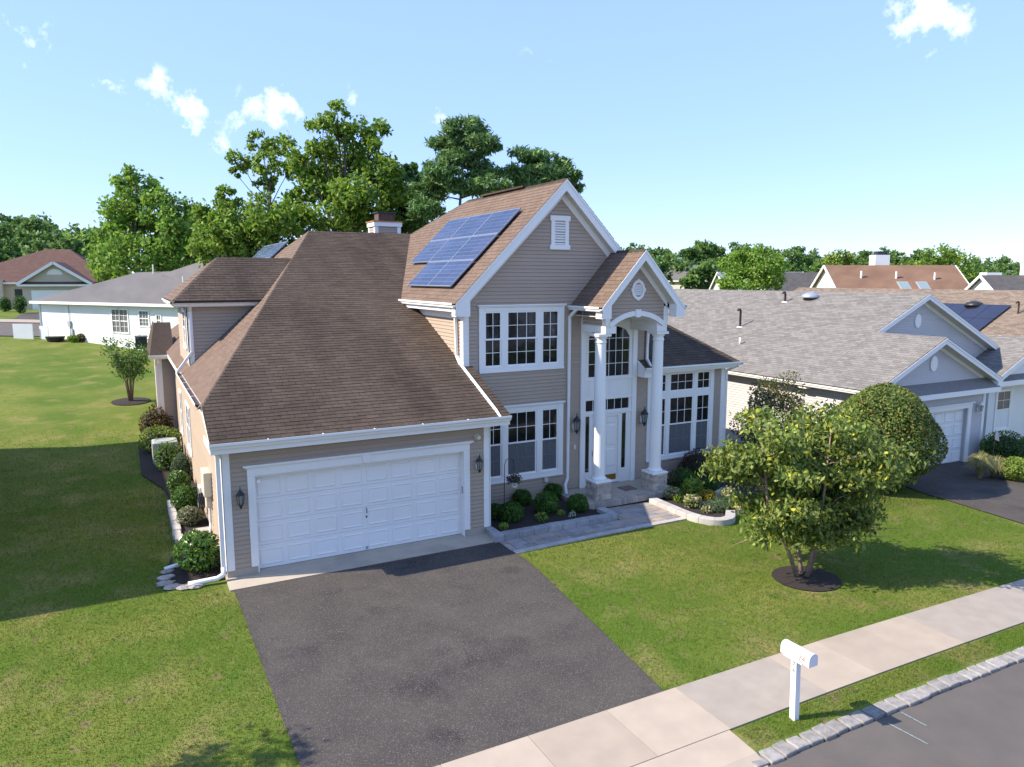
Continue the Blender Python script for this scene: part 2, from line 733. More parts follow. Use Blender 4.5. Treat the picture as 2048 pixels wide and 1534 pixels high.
def caps(parent, p0, p1, nl, nr, mj=None, w=.15, name='ridge_caps'):
    """overlapping cap shingles along a hip or ridge; nl / nr are the down-slope directions either side"""
    p0, p1 = Vector(p0), Vector(p1)
    d = (p1 - p0)
    L = d.length
    d.normalize()
    nl, nr = Vector(nl).normalized(), Vector(nr).normalized()
    b = MB()
    n = max(1, int(L / .14))
    up = -(nl + nr).normalized()
    for i in range(n):
        a = p0 + d * (L * i / n)
        e = p0 + d * (L * (i + 1) / n + .02)
        h0, h1 = .034, .02
        pts = []
        for q, h in ((a, h0), (e, h1)):
            pts += [q + nl * w + up * (h - .012), q + nl * .03 + up * (h - .003), q + nr * .03 + up * (h - .003), q + nr * w + up * (h - .012)]
        g = [p - up * .03 for p in pts]
        b.add(pts + g, [(0, 1, 5, 4), (1, 2, 6, 5), (2, 3, 7, 6), (8, 9, 1, 0), (9, 10, 2, 1), (10, 11, 3, 2), (8, 0, 4, 12), (3, 11, 15, 7)])
    return stuff(b.build(name, mj or M_SHINGLE, parent))


def extrude_profile(b, prof, o, A, B, L):
    """2-D profile (a,b) in directions A,B from o, swept along L"""
    o, A, B, L = Vector(o), Vector(A), Vector(B), Vector(L)
    n = len(prof)
    vs = [o + A * p[0] + B * p[1] for p in prof] + [o + A * p[0] + B * p[1] + L for p in prof]
    b.add(vs, [tuple(reversed(range(n))), tuple(range(n, 2 * n))] + [(i, (i + 1) % n, n + (i + 1) % n, n + i) for i in range(n)])
    return b


GUT = [(0, .125), (0, 0), (.085, 0), (.10, .045), (.13, .075), (.13, .125), (.118, .125), (.118, .08), (.09, .052), (.076, .01), (.008, .01), (.008, .125)]


def gutter(parent, o, out, L, name='gutter', guard=True):
    b = MB()
    extrude_profile(b, GUT, o, out, (0, 0, 1), L)
    g = b.build(name, M_WHITE, parent)
    if guard:
        q = MB()
        Lv = Vector(L)
        ov, A = Vector(o), Vector(out)
        q.add([ov + A * .01 + Vector((0, 0, .105)), ov + A * .115 + Vector((0, 0, .1)), ov + A * .115 + Lv + Vector((0, 0, .1)), ov + A * .01 + Lv + Vector((0, 0, .105))], [(0, 1, 2, 3)])
        n = int(Lv.length / 1.1)
        c = MB()
        for i in range(1, n):
            p = ov + Lv * (i / n)
            c.bar(p + A * .0 + Vector((0, 0, .118)), p + A * .12 + Vector((0, 0, .118)), .025, .012)
        q.build('leaf_guard', M_FELT, g)
        if n > 1:
            c.build('hanger_straps', M_WHITE, g)
    return g


def downspout(parent, pts, w=.075, name='downspout'):
    b = MB()
    for a, c in zip(pts[:-1], pts[1:]):
        d = (Vector(c) - Vector(a)).normalized()
        b.bar(Vector(a) - d * .03, Vector(c) + d * .03, w, w * .78, (0, 1, 0) if abs(d.y) < .8 else (1, 0, 0))
    return b.build(name, M_WHITE, parent, bevel=.012)


class Face:
    """u / outwards / z boxes on a wall that looks S (-Y), W (-X) or E"""
    def __init__(s, kind, plane):
        s.k, s.p = kind, plane

    def box(s, b, u0, u1, d0, d1, z0, z1):
        if s.k == 'S':
            return b.box(u0, u1, s.p - d1, s.p - d0, z0, z1)
        if s.k == 'W':
            return b.box(s.p - d1, s.p - d0, u0, u1, z0, z1)
        return b.box(s.p + d0, s.p + d1, u0, u1, z0, z1)

    def pt(s, u, d, z):
        return (u, s.p - d, z) if s.k == 'S' else ((s.p - d, u, z) if s.k == 'W' else (s.p + d, u, z))


pane_me = {}


def pane_mesh(m):
    if m.name not in pane_me:
        b = MB().box(0, 1, -.006, 0, 0, 1)
        me = bpy.data.meshes.new('pane')
        me.from_pydata(b.v, [], b.f)
        me.update()
        me.materials.append(m)
        pane_me[m.name] = me
    return pane_me[m.name]


def panes(parent, F, u0, u1, z0, z1, cols, rows, d, m=None, bar=.016, bars=True, grid_mat=None):
    """lites with glazing bars between them"""
    m = m or M_GLASS
    w, h = (u1 - u0) / cols, (z1 - z0) / rows
    for i in range(cols):
        for j in range(rows):
            ua, za = u0 + i * w, z0 + j * h
            o = link('pane', pane_mesh(m), None, parent, F.pt(ua if F.k != 'W' else ua + w, d, za))
            o.scale = (w, 1, h)
            o.rotation_euler = (0, 0, {'S': 0, 'W': -math.pi / 2, 'E': math.pi / 2}[F.k])
    if bars and (cols > 1 or rows > 1):
        b = MB()
        for i in range(1, cols):
            F.box(b, u0 + i * w - bar / 2, u0 + i * w + bar / 2, d + .004, d + .016, z0, z1)
        for j in range(1, rows):
            F.box(b, u0, u1, d + .0045, d + .0155, z0 + j * h - bar / 2, z0 + j * h + bar / 2)
        b.build('glazing_bars', grid_mat or M_WHITE2, parent)


def frame(b, F, u0, u1, z0, z1, w, d0, d1):
    F.box(b, u0, u0 + w, d0, d1, z0, z1)
    F.box(b, u1 - w, u1, d0, d1, z0, z1)
    F.box(b, u0 + w, u1 - w, d0, d1, z0, z0 + w)
    F.box(b, u0 + w, u1 - w, d0, d1, z1 - w, z1)
    return b


def window(parent, F, units, z0, z1, out_l, out_r, trim_z0, trim_z1, cornice=True, split=.5, transoms=None, lower=None, rows=2, name='window', curtain=None):
    """double-hung window group: casing, mullion posts, sashes, lites, dark room behind"""
    b = MB()
    F.box(b, out_l, units[0][0] - .045, 0, .045, trim_z0, trim_z1)
    F.box(b, units[-1][1] + .045, out_r, 0, .045, trim_z0, trim_z1)
    for a, c in zip(units[:-1], units[1:]):
        F.box(b, a[1] + .045, c[0] - .045, 0, .04, z0 - .045, (transoms[1] + .045 if transoms else z1 + .045))
    top = transoms[1] if transoms else z1
    F.box(b, units[0][0] - .045, units[-1][1] + .045, 0, .0445, trim_z0, z0 - .045)
    F.box(b, units[0][0] - .045, units[-1][1] + .045, 0, .0445, top + .045, trim_z1)
    if transoms:
        for (ua, ub, c) in units:
            F.box(b, ua - .045, ub + .045, 0, .039, z1 + .045, transoms[0] - .045)
    wn_ = b.build(name, M_WHITE, parent, bevel=.006)
    t = MB()
    F.box(t, out_l - .0, out_r + .0, .045, .06, trim_z0 - .02, trim_z0 + .03)
    t.build('sill', M_WHITE, wn_)
    if cornice:
        t = MB()
        F.box(t, out_l - .02, out_r + .02, .0, .075, trim_z1, trim_z1 + .035)
        F.box(t, out_l - .045, out_r + .045, .0, .105, trim_z1 + .035, trim_z1 + .075)
        t.build('cornice', M_WHITE, wn_, bevel=.008)
    room = MB()
    u0, u1 = units[0][0] - .03, units[-1][1] + .03
    F.box(room, u0, u1, -.25, -.23, z0 - .03, top + .03)
    room.build('dark_interior', M_DARKROOM, wn_)
    if curtain:
        c = MB()
        for (ca, cb, cz0, cz1) in curtain:
            n = max(2, int((cb - ca) / .04))
            for i in range(n):
                x0, x1 = ca + (cb - ca) * i / n, ca + (cb - ca) * (i + 1) / n
                dd0, dd1 = -.14 - .02 * (i % 2), -.14 - .02 * ((i + 1) % 2)
                c.add([F.pt(x0, dd0, cz0), F.pt(x1, dd1, cz0), F.pt(x1, dd1, cz1), F.pt(x0, dd0, cz1)], [(0, 1, 2, 3)])
        c.build('curtain', M_CURTAIN, wn_)
    for (ua, ub, c) in units:
        zm = z0 + (z1 - z0) * split
        s = MB()
        frame(s, F, ua - .045, ub + .045, z0 - .045, zm + .02, .045, -.02, .012)
        frame(s, F, ua - .045, ub + .045, zm - .02, z1 + .045, .045, .0, .030)
        s.build('sash', M_WHITE2, wn_)
        lo = lower or {}
        panes(wn_, F, ua, ub, z0, zm - .025, c, rows, -.012, lo.get('mat'), grid_mat=lo.get('bars'))
        panes(wn_, F, ua, ub, zm + .025, z1, c, rows, .006)
        if lo.get('blind'):
            bl = MB()
            F.box(bl, ua, ub, .008, .010, z0, zm - .025)
            bl.build('insect_screen', M_SCREEN, wn_)
        if transoms:
            s = MB()
            frame(s, F, ua - .045, ub + .045, transoms[0] - .045, transoms[1] + .045, .045, -.01, .025)
            s.build('sash', M_WHITE2, wn_)
            panes(wn_, F, ua, ub, transoms[0], transoms[1], c, 2, .0)
    return wn_


def cut_wall(b, F, u0, u1, z0, z1, holes, d0, d1):
    """wall slab with rectangular openings (u0,u1,z0,z1)"""
    us = sorted({u0, u1} | {h[0] for h in holes} | {h[1] for h in holes})
    zs = sorted({z0, z1} | {h[2] for h in holes} | {h[3] for h in holes})
    for a, c in zip(us[:-1], us[1:]):
        run = None
        for e, f in zip(zs[:-1], zs[1:]):
            um, zm = (a + c) / 2, (e + f) / 2
            if any(h[0] < um < h[1] and h[2] < zm < h[3] for h in holes):
                if run:
                    F.box(b, a, c, d0, d1, *run)
                run = None
            else:
                run = (run[0], f) if run else (e, f)
        if run:
            F.box(b, a, c, d0, d1, *run)
    return b


# ---------------------------------------------------------------- garage front
FG = Face('S', YG)
gw = cut_wall(MB(), FG, 1.65, 7.95, .0, 2.95, [(2.30, 7.24, -.1, 2.22)], -.22, -.001)
gw.box(1.66, 7.94, YG + .0, YG + .02, 0, .01)
g_wall = gw.build('garage_wall', M_SIDING_J, HOUSE)
siding(g_wall, 'S', YG, 1.75, 7.80, .20, 2.88, holes=[(2.16, 7.38, 0, 2.40)])
MB().box(1.64, 2.29, YG - .004, YG + .1, 0, .19).build('foundation', M_CONC, HOUSE)
MB().box(7.25, 7.96, YG - .004, YG + .1, 0, .19).build('foundation', M_CONC, HOUSE)
b = MB()
FG.box(b, 1.63, 1.80, 0, .03, .17, 2.86)
b.box(1.622, 1.65, YG - .03, YG + .12, .17, 2.86)
b.build('corner_board', M_WHITE, HOUSE, bevel=.006)
b = MB()
FG.box(b, 7.79, 7.94, 0, .03, .17, 2.86)
b.box(7.95, 7.978, YG - .03, YG + .12, .17, 2.86)
b.build('corner_board', M_WHITE, HOUSE, bevel=.006)
# door casing with cornice and keystone
b = MB()
FG.box(b, 2.14, 2.30, 0, .045, .19, 2.22)
FG.box(b, 7.24, 7.40, 0, .045, .19, 2.22)
FG.box(b, 2.14, 7.40, 0, .046, 2.22, 2.40)
FG.box(b, 2.10, 7.44, .0, .075, 2.40, 2.43)
FG.box(b, 2.06, 7.48, .0, .11, 2.43, 2.475)
cas = b.build('garage_door_casing', M_WHITE, HOUSE, bevel=.008)
b = MB()
b.slab([(4.70, YG - .09, 2.23), (4.84, YG - .09, 2.23), (4.88, YG - .09, 2.44), (4.66, YG - .09, 2.44)], (0, .09, 0))
b.build('keystone', M_WHITE, cas, bevel=.006)
b = MB()
b.box(2.28, 2.302, YG - .02, YG + .24, 0.01, 2.24)
b.box(7.238, 7.26, YG - .02, YG + .24, 0.01, 2.24)
b.box(2.302, 7.238, YG - .02, YG + .24, 2.20, 2.222)
b.build('jamb', M_WHITE, cas)
# sectional door
YD = YG + .20
gd = MB().box(2.30, 7.24, YD + .012, YD + .05, .01, 2.20).build('garage_door', M_WHITE2, HOUSE)
sec_h = 2.14 / 4
for r_ in range(4):
    z0 = .03 + r_ * sec_h
    b = MB()
    b.box(2.304, 7.236, YD - .012, YD + .011, z0 + .003, z0 + sec_h - .003)
    b.build('door_section', M_WHITE2, gd, bevel=.003)
pw = (7.236 - 2.304) / 8
pm = MB()
w_, h_ = pw - .11, sec_h - .15
pm.add([(0, 0, 0), (w_, 0, 0), (w_, 0, h_), (0, 0, h_), (.028, .014, .028), (w_ - .028, .014, .028), (w_ - .028, .014, h_ - .028), (.028, .014, h_ - .028),
        (.05, -.001, .05), (w_ - .05, -.001, .05), (w_ - .05, -.001, h_ - .05), (.05, -.001, h_ - .05)],
       [(0, 1, 5, 4), (1, 2, 6, 5), (2, 3, 7, 6), (3, 0, 4, 7), (4, 5, 9, 8), (5, 6, 10, 9), (6, 7, 11, 10), (7, 4, 8, 11), (8, 9, 10, 11)])
# raised-and-fielded panel: a bevelled frame stands proud of the section face
pm.v = [(x, -y - .004, z) for (x, y, z) in pm.v]
pme = bpy.data.meshes.new('raised_panel')
pme.from_pydata(pm.v, [], pm.f)
pme.update()
pme.materials.append(M_WHITE2)
for r_ in range(4):
    for c_ in range(8):
        place('raised_panel', pme, None, gd, (2.304 + pw * c_ + .055, YD - .012, .03 + sec_h * r_ + .075))
b = MB()
b.tube([(4.80, YD - .02, .96), (4.80, YD - .06, .97), (4.80, YD - .06, 1.06), (4.80, YD - .02, 1.07)], .009, 6)
b.lathe((4.80, YD - .02, .86), [(.018, -.02), (.018, .02)], 8)
b.build('pull_handle', M_BLACK, gd)
MB().box(4.76, 4.82, YD - .03, YD - .012, .06, .13).build('slide_bolt', M_GREYPL, gd)
MB().box(2.302, 7.238, YD - .02, YD + .03, .008, .034).build('weather_strip', M_BLACK, gd)
kp = MB().box(7.226, 7.238, YG + .03, YG + .10, 1.12, 1.30).build('keypad', M_GREYPL, HOUSE)


def lantern(x, y, z, s, label=None, white=False):
    """carriage lamp on an oval back plate"""
    b = MB()
    b.lathe((0, 0, 0), [(.001, 0), (.055, .002), (.062, .02), (.02, .03)], 12)
    b.v = [(p[0], -p[2], p[1] * 1.7) for p in b.v]
    b.v = [(x + p[0] * s, y + p[1] * s, z - .05 * s + p[2] * s) for p in b.v]
    pl = b.build('lantern', M_WHITE, HOUSE)
    m = M_WHITE if white else M_BLACK
    b = MB()
    cy = y - .11 * s
    b.tube([(x, y - .02, z - .12 * s), (x, y - .07 * s, z - .17 * s), (x, cy, z - .14 * s)], .012 * s, 6)
    b.lathe((x, cy, z), [(.018 * s, -.2 * s), (.03 * s, -.16 * s), (.045 * s, -.13 * s), (.05 * s, -.12 * s)], 8)
    b.lathe((x, cy, z), [(.088 * s, .08 * s), (.085 * s, .095 * s), (.05 * s, .14 * s), (.03 * s, .165 * s), (.022 * s, .19 * s), (.008 * s, .2 * s), (.012 * s, .225 * s), (.002 * s, .27 * s)], 8)
    for k in range(6):
        t = 2 * math.pi * k / 6
        b.tube([(x + .05 * s * math.cos(t), cy + .05 * s * math.sin(t), z - .12 * s), (x + .08 * s * math.cos(t), cy + .08 * s * math.sin(t), z + .085 * s)], .006 * s, 4)
    b.build('lantern_cage', m, pl)
    MB().lathe((x, cy, z), [(.044 * s, -.118 * s), (.074 * s, .08 * s)], 6).build('lantern_glass', M_LAMPGLASS, pl)
    return pl


lantern(1.97, YG - .02, 1.78, 1.05)
lantern(7.62, YG - .02, 1.86, 1.05)
lantern(11.66, YM - .02, 2.17, 1.35)
lantern(14.16, YM - .02, 2.17, 1.35)
# flood light, camera
b = MB()
b.lathe((0, 0, 0), [(.07, 0), (.075, .02), (.04, .035), (.035, .06), (.06, .07), (.062, .13), (.05, .15)], 12)
b.v = [(7.60 + p[0], YG - .015 - p[2], 2.55 + p[1]) for p in b.v]
b.build('flood_light', M_IVORY, HOUSE)
b = MB().box(2.33, 2.40, YG - .06, YG + .02, 2.06, 2.13)
b.lathe((2.40, YG - .03, 2.095), [(.025, -.01), (.025, .01)], 8)
b.build('security_camera', M_WHITE2, HOUSE)

# ---------------------------------------------------------------- garage / main roof
Z0R, SF, SS = 3.10, .43, .93
XE, YE, XR = 1.40, 15.85, 8.33


def zf(y):
    return Z0R + SF * (y - YE)


YR = YE + (8.15 - Z0R) / SF
XH = XE + (8.15 - 3.70) / SS
YHC = YE + (3.70 - Z0R) / SF
XVT = 11.15 - (9.2 - 8.15)
dk = MB()
TH = (0, 0, -.05)
dk.slab([(XE, YE, Z0R - .012), (XR, YE, Z0R - .012), (XR, 18.14, zf(18.14) - .012), (8.1, 18.14, zf(18.14) - .012), (8.1, 23, zf(23) - .012), (XVT, YR, 8.138), (XH, YR, 8.138), (XE, YHC, 3.688)], TH)
dk.slab([(XE, YHC, 3.688), (XH, YR, 8.138), (XE, 2 * YR - YHC, 3.688)], TH)
dk.slab([(XE, 2 * YR - YHC, 3.688), (XH, YR, 8.138), (14.2, YR, 8.138), (14.2, 2 * YR - YHC, 3.688)], TH)
roof = dk.build('roof', M_FELT, HOUSE)
kf = math.sqrt(1 + SF * SF)
ks = math.sqrt(1 + SS * SS)
ax = [(0, 0), (8.1 - XE, 0), (8.1 - XE, (YR - YE) * kf), (XH - XE, (YR - YE) * kf), (0, (YHC - YE) * kf)]
shingles(roof, (XE, YE - .02, Z0R - .008), (1, 0, 0), (0, 1, SF), ax, 3, single_rows=14)
yv = YE + (9.2 - (11.15 - 8.1) - Z0R) / SF
shingles(roof, (XE, YE - .02, Z0R - .008), (1, 0, 0), (0, 1, SF), [(8.1 - XE, (yv - YE) * kf), (XVT - XE, (YR - YE) * kf), (8.1 - XE, (YR - YE) * kf)], 4)
shingles(roof, (XE, YE - .02, Z0R - .008), (1, 0, 0), (0, 1, SF), [(8.1 - XE, 0), (XR - XE, 0), (XR - XE, (18.14 - YE) * kf), (8.1 - XE, (18.14 - YE) * kf)], 5)
ye2 = 2 * YR - YHC
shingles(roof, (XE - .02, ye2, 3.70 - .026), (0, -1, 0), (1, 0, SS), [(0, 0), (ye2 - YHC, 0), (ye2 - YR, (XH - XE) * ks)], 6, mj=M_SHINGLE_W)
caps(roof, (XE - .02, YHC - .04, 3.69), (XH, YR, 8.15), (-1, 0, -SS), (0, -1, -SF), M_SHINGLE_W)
caps(roof, (XH, YR, 8.15), (XVT, YR, 8.15), (0, -1, -SF), (0, 1, -SF))
# eaves, fascia and soffit
b = MB()
b.box(XE, XR - .01, YE + .02, YE + .045, 2.86, 3.08)
b.box(XE + .0, XE + .025, YE + .046, YHC, 2.86, 3.02)
b.slab([(XE, YE + .046, 3.02), (XE, YE + .046, 3.09), (XE, YHC + .03, 3.66), (XE, YHC + .03, 3.44)], (.028, 0, 0))
b.box(XE + .002, XE + .03, YHC, 33.0, 3.47, 3.67)
b.slab([(XR - .03, YE + .046, 2.9), (XR - .03, YE + .046, 3.09), (XR - .03, 18.13, zf(18.13) - .03), (XR - .03, 18.13, zf(18.13) - .22)], (.025, 0, 0))
b.build('fascia', M_WHITE, HOUSE)
b = MB()
b.box(XE + .03, XR - .03, YE + .046, YG - .001, 2.855, 2.875)
b.box(XE + .03, 1.648, YHC, 33, 3.46, 3.48)
b.box(7.98, XR - .03, YG, YM - .05, 2.857, 2.877)
b.build('soffit', M_SOFFIT, HOUSE)
gutter(HOUSE, (XE - .02, YE + .02, 2.985), (0, -1, 0), (XR - XE + .0, 0, 0))
gutter(HOUSE, (XE + .0, YHC + .12, 3.585), (-1, 0, 0), (0, 23.6 - YHC, 0))
# ---------------------------------------------------------------- left wall
FW = Face('W', 1.65)
lw_holes = [(24.3, 25.9, .95, 2.55), (27.8, 28.8, .95, 2.55)]
lwb = cut_wall(MB(), FW, YG + .22, 37.0, 0, 3.10, [(a + .03, c - .03, d + .03, e - .03) for a, c, d, e in lw_holes], -.2, -.001)
lwb.slab([(1.651, YG + .0, 2.90), (1.651, YG, 3.15), (1.651, YHC + .2, 3.62), (1.651, 37, 3.62), (1.651, 37, 3.1), (1.651, YG + .22, 3.1), (1.651, YG + .22, 2.9)], (.15, 0, 0))
left_wall = lwb.build('side_wall', M_SIDING_J, HOUSE)
siding(left_wall, 'W', 1.65, YG + .12, 37, .2, 3.47, holes=lw_holes, single=False, clip=lambda z: (max(YG + .12, YE + (z - Z0R + .2) / SF), 37))
FW2 = Face('W', 1.65)
window(HOUSE, FW2, [(24.48, 25.02, 2), (25.18, 25.72, 2)], 1.12, 2.40, 24.3, 25.9, .97, 2.53, cornice=False)
window(HOUSE, FW2, [(27.98, 28.62, 2)], 1.12, 2.40, 27.8, 28.8, .97, 2.53, cornice=False)
MB().box(1.66, 1.70, YG, 37, 0, .19).build('side_foundation', M_CONC, HOUSE)
b = MB()
b.box(1.7, 14.2, 36.8, 37, 0, 3.6)
b.box(14.0, 14.2, 20.0, 36.8, 0, 5.6)
b.build('rear_walls', M_SIDING_J, HOUSE)

# ---------------------------------------------------------------- side dormer (second storey on the left)
b = MB()
YDm = 23.2
dslope = .55
b.slab([(1.65, YDm, 3.8), (3.75, YDm, 5.75), (1.65, YDm, 5.75)], (0, .1, 0))
b.box(1.65, 1.80, YDm, 27.0, 3.5, 5.75)
dorm = b.build('dormer_wall', M_SIDING_J, HOUSE)
siding(dorm, 'S', YDm, 1.76, 3.9, 3.9, 5.72, clip=lambda z: (1.76, 1.42 + (z - 3.66) / SS), single=False)
siding(dorm, 'W', 1.65, YDm, 27, 3.6, 5.72, holes=[(23.7, 24.8, 4.35, 5.6)], single=False)
window(HOUSE, Face('W', 1.65), [(23.84, 24.66, 2)], 4.5, 5.45, 23.7, 24.8, 4.36, 5.58, cornice=False, name='dormer_window')
b = MB()
b.box(1.62, 1.78, YDm - .03, YDm, 3.95, 5.72)
b.box(1.622, 1.65, YDm - .03, YDm + .14, 3.8, 5.72)
b.box(1.33, 3.6, 22.98, 23.0, 5.64, 5.81)
b.box(1.31, 1.33, 22.98, 27.2, 5.64, 5.81)
b.box(1.33, 3.62, 23.0, YDm - .03, 5.68, 5.695)
b.build('dormer_trim', M_WHITE, HOUSE)
dz = 5.82
xa, ya = 1.25, 22.8
hr = 1.28
dd = MB()
dd.slab([(xa, ya, dz - .01), (3.66, ya, dz - .01), (5.03, ya + hr / dslope, dz + hr - .01), (xa + 1.48, ya + hr / dslope, dz + hr - .01)], TH)
dd.slab([(xa, ya, dz - .01), (xa + 1.48, ya + hr / dslope, dz + hr - .01), (xa, ya + 2 * hr / dslope, dz - .01)], TH)
dd.slab([(xa, ya + 2 * hr / dslope, dz - .01), (xa + 1.48, ya + hr / dslope, dz + hr - .01), (5.03, ya + hr / dslope, dz + hr - .01), (3.66, ya + 2 * hr / dslope, dz - .01)], TH)
droof = dd.build('dormer_roof', M_FELT, HOUSE)
kd = math.sqrt(1 + dslope ** 2)
shingles(droof, (xa, ya, dz - .004), (1, 0, 0), (0, 1, dslope), [(0, 0), (2.42, 0), (3.79, hr / dslope * kd), (1.48, hr / dslope * kd)], 11)
kl = math.sqrt(1 + (hr / 1.48) ** 2)
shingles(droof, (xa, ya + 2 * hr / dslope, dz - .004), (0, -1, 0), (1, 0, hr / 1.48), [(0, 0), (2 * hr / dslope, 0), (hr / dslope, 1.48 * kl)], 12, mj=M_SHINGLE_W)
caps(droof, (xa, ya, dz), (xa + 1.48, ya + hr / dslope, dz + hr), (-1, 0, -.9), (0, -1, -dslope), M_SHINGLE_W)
caps(droof, (xa + 1.48, ya + hr / dslope, dz + hr), (5.0, ya + hr / dslope, dz + hr), (0, -1, -dslope), (0, 1, -dslope))
gutter(HOUSE, (1.25, ya + .18, dz - .15), (0, -1, 0), (2.42, 0, 0), name='dormer_gutter', guard=False)
gutter(HOUSE, (xa + .08, ya + .1, dz - .15), (-1, 0, 0), (0, 4.6, 0), name='dormer_gutter', guard=False)
downspout(HOUSE, [(1.72, ya + .12, 5.70), (1.72, YDm - .05, 5.5), (1.72, YDm - .05, 4.35), (1.3, YDm - .1, 3.80), (1.3, YDm + .2, 3.66)])

# ---------------------------------------------------------------- rear bump-out on the left side
bb = MB()
bb.box(1.05, 1.64, 31.0, 34.0, .0, 3.5)
bump = bb.build('bump_out', M_SIDING_J, HOUSE)
siding(bump, 'S', 31.0, 1.2, 1.64, .2, 3.45, single=False)
siding(bump, 'W', 1.05, 31.0, 34.0, .2, 3.45, single=False)
b = MB()
b.box(1.03, 1.2, 30.97, 31.0, .15, 3.5)
b.box(1.02, 1.05, 30.97, 31.15, .15, 3.5)
b.box(.98, 1.62, 30.7, 30.74, 3.42, 3.6)
b.build('bump_out_trim', M_WHITE, bump)
dd = MB().slab([(.8, 30.65, 3.58), (1.64, 30.65, 3.58), (1.64, 31.9, 4.75), (1.05, 31.9, 4.75)], (0, 0, -.05))
dd.slab([(.8, 30.65, 3.58), (1.05, 31.9, 4.75), (1.05, 33.4, 4.75), (.8, 34.3, 3.58)], (0, 0, -.05))
dd.build('bump_out_roof', M_SHINGLE, bump)
gutter(HOUSE, (.75, 30.72, 3.46), (0, -1, 0), (.9, 0, 0), name='bump_out_gutter', guard=False)
downspout(HOUSE, [(1.0, 30.68, 3.46), (1.0, 30.94, 3.2), (1.0, 30.94, .4)], .09)
downspout(HOUSE, [(1.58, 24.6, 3.62), (1.45, 26.5, 3.4), (1.3, 30.0, 4.35)], .07, 'roof_downspout') if False else None

# ---------------------------------------------------------------- main gable block
GX, GZ, GH = 11.15, 9.20, 3.05           # ridge x, ridge z, half width of the wall
FM = Face('S', YM)
YRK = 17.85
WIN_H = [(8.62, 11.20, 3.95, 5.62), (8.62, 11.20, .78, 2.80)]
ENT = (11.98, 13.78, .2, 5.35)
BAY_H = (14.45, 17.02, .78, 3.50)
mw = cut_wall(MB(), FM, 8.1, 17.55, 0, 3.60, [WIN_H[1], (ENT[0], ENT[1], ENT[2], 3.61), BAY_H], -.2, -.001)
cut_wall(mw, FM, 8.1, 14.2, 3.60, 5.70, [(WIN_H[0][0], WIN_H[0][1], WIN_H[0][2], WIN_H[0][3]), (ENT[0], ENT[1], 3.59, ENT[3])], -.2, -.001)
mw.slab([(8.1, YM + .001, 5.70), (14.2, YM + .001, 5.70), (GX, YM + .001, GZ - .2)], (0, .2, 0))
mw.box(8.1, 8.3, YM + .2, 23.5, 3.0, 5.75)
main_wall = mw.build('main_wall', M_SIDING_J, HOUSE)
ent_hole = (11.85, 13.90, 0, 5.2)
siding(main_wall, 'S', YM, 8.24, 14.2, .2, 8.95, holes=[(8.52, 11.30, 3.87, 5.74), (8.52, 11.30, .70, 2.90), ent_hole],
       clip=lambda z: (8.24, 14.2) if z < 5.7 else (GX - (GZ - .12 - z), GX + (GZ - .12 - z)))
siding(main_wall, 'S', YM, 14.2, 17.42, .2, 3.56, holes=[(14.36, 17.09, .70, 3.55)])
siding(main_wall, 'W', 8.1, YM, 22.6, 3.9, 5.66, clip=lambda z: (YM, min(22.6, YE + (z - Z0R + .05) / SF)), single=False)
b = MB()
FM.box(b, 8.08, 8.25, 0, .032, 3.9, 5.60)
b.box(8.072, 8.10, YM - .03, YM + .14, 3.95, 5.60)
b.build('corner_board', M_WHITE, HOUSE, bevel=.006)
b = MB()
FM.box(b, 17.41, 17.58, 0, .032, .15, 3.58)
b.box(17.55, 17.58, YM + .0, YM + .14, .15, 3.58)
b.build('corner_board', M_WHITE, HOUSE, bevel=.006)
MB().box(8.1, 17.54, YM - .003, YM + .1, 0, .2).build('foundation', M_CONC, HOUSE)
window(HOUSE, FM, [(8.76, 9.20, 2), (9.45, 10.33, 3), (10.58, 11.05, 2)], 4.06, 5.51, 8.55, 11.27, 3.88, 5.66,
       curtain=[(8.74, 8.92, 4.8, 5.5), (9.05, 9.22, 4.8, 5.5), (9.44, 9.6, 4.9, 5.5), (10.2, 10.35, 4.9, 5.5), (10.85, 11.07, 4.5, 5.5)], name='upper_window')
window(HOUSE, FM, [(8.76, 9.20, 2), (9.45, 10.33, 3), (10.58, 11.05, 2)], .90, 2.67, 8.55, 11.27, .70, 2.83,
       lower={'blind': True}, split=.51, name='lower_window')
window(HOUSE, FM, [(14.57, 15.07, 2), (15.29, 16.19, 3), (16.41, 16.89, 2)], .86, 2.66, 14.36, 17.09, .70, 3.54, cornice=False,
       lower={'blind': True}, split=.53, transoms=(2.92, 3.42), name='dining_window')
# roof of the gable block
gr = MB()
zt = GZ - .012
gr.slab([(7.75, YRK, 5.788), (GX, YRK, zt), (GX, 24.46, zt), (XVT, YR, 8.138), (7.75, YE + (5.8 - Z0R) / SF, 5.788)], TH)
gr.slab([(14.55, YRK, 5.788), (14.55, YR, 5.788), (12.2, YR, 8.138), (GX, 24.46, zt), (GX, YRK, zt)], TH)
gr.slab([(GX, 24.46, zt), (12.2, YR, 8.138), (XVT, YR, 8.138)], TH)
groof = gr.build('gable_roof', M_FELT, HOUSE)
r2 = math.sqrt(2)
yv2 = YE + (5.8 - Z0R) / SF
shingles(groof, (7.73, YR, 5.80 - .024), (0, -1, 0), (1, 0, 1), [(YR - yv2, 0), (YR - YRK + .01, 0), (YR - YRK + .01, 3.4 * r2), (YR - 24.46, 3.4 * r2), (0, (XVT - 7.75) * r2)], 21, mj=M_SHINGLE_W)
shingles(groof, (14.57, YRK - .01, 5.80 - .024), (0, 1, 0), (-1, 0, 1), [(0, 0), (YR - YRK, 0), (YR - YRK, 2.3 * r2), (24.46 - YRK, 3.4 * r2), (0, 3.4 * r2)], 22)
caps(groof, (GX, YRK, GZ), (GX, 24.46, GZ), (-1, 0, -1), (1, 0, -1))
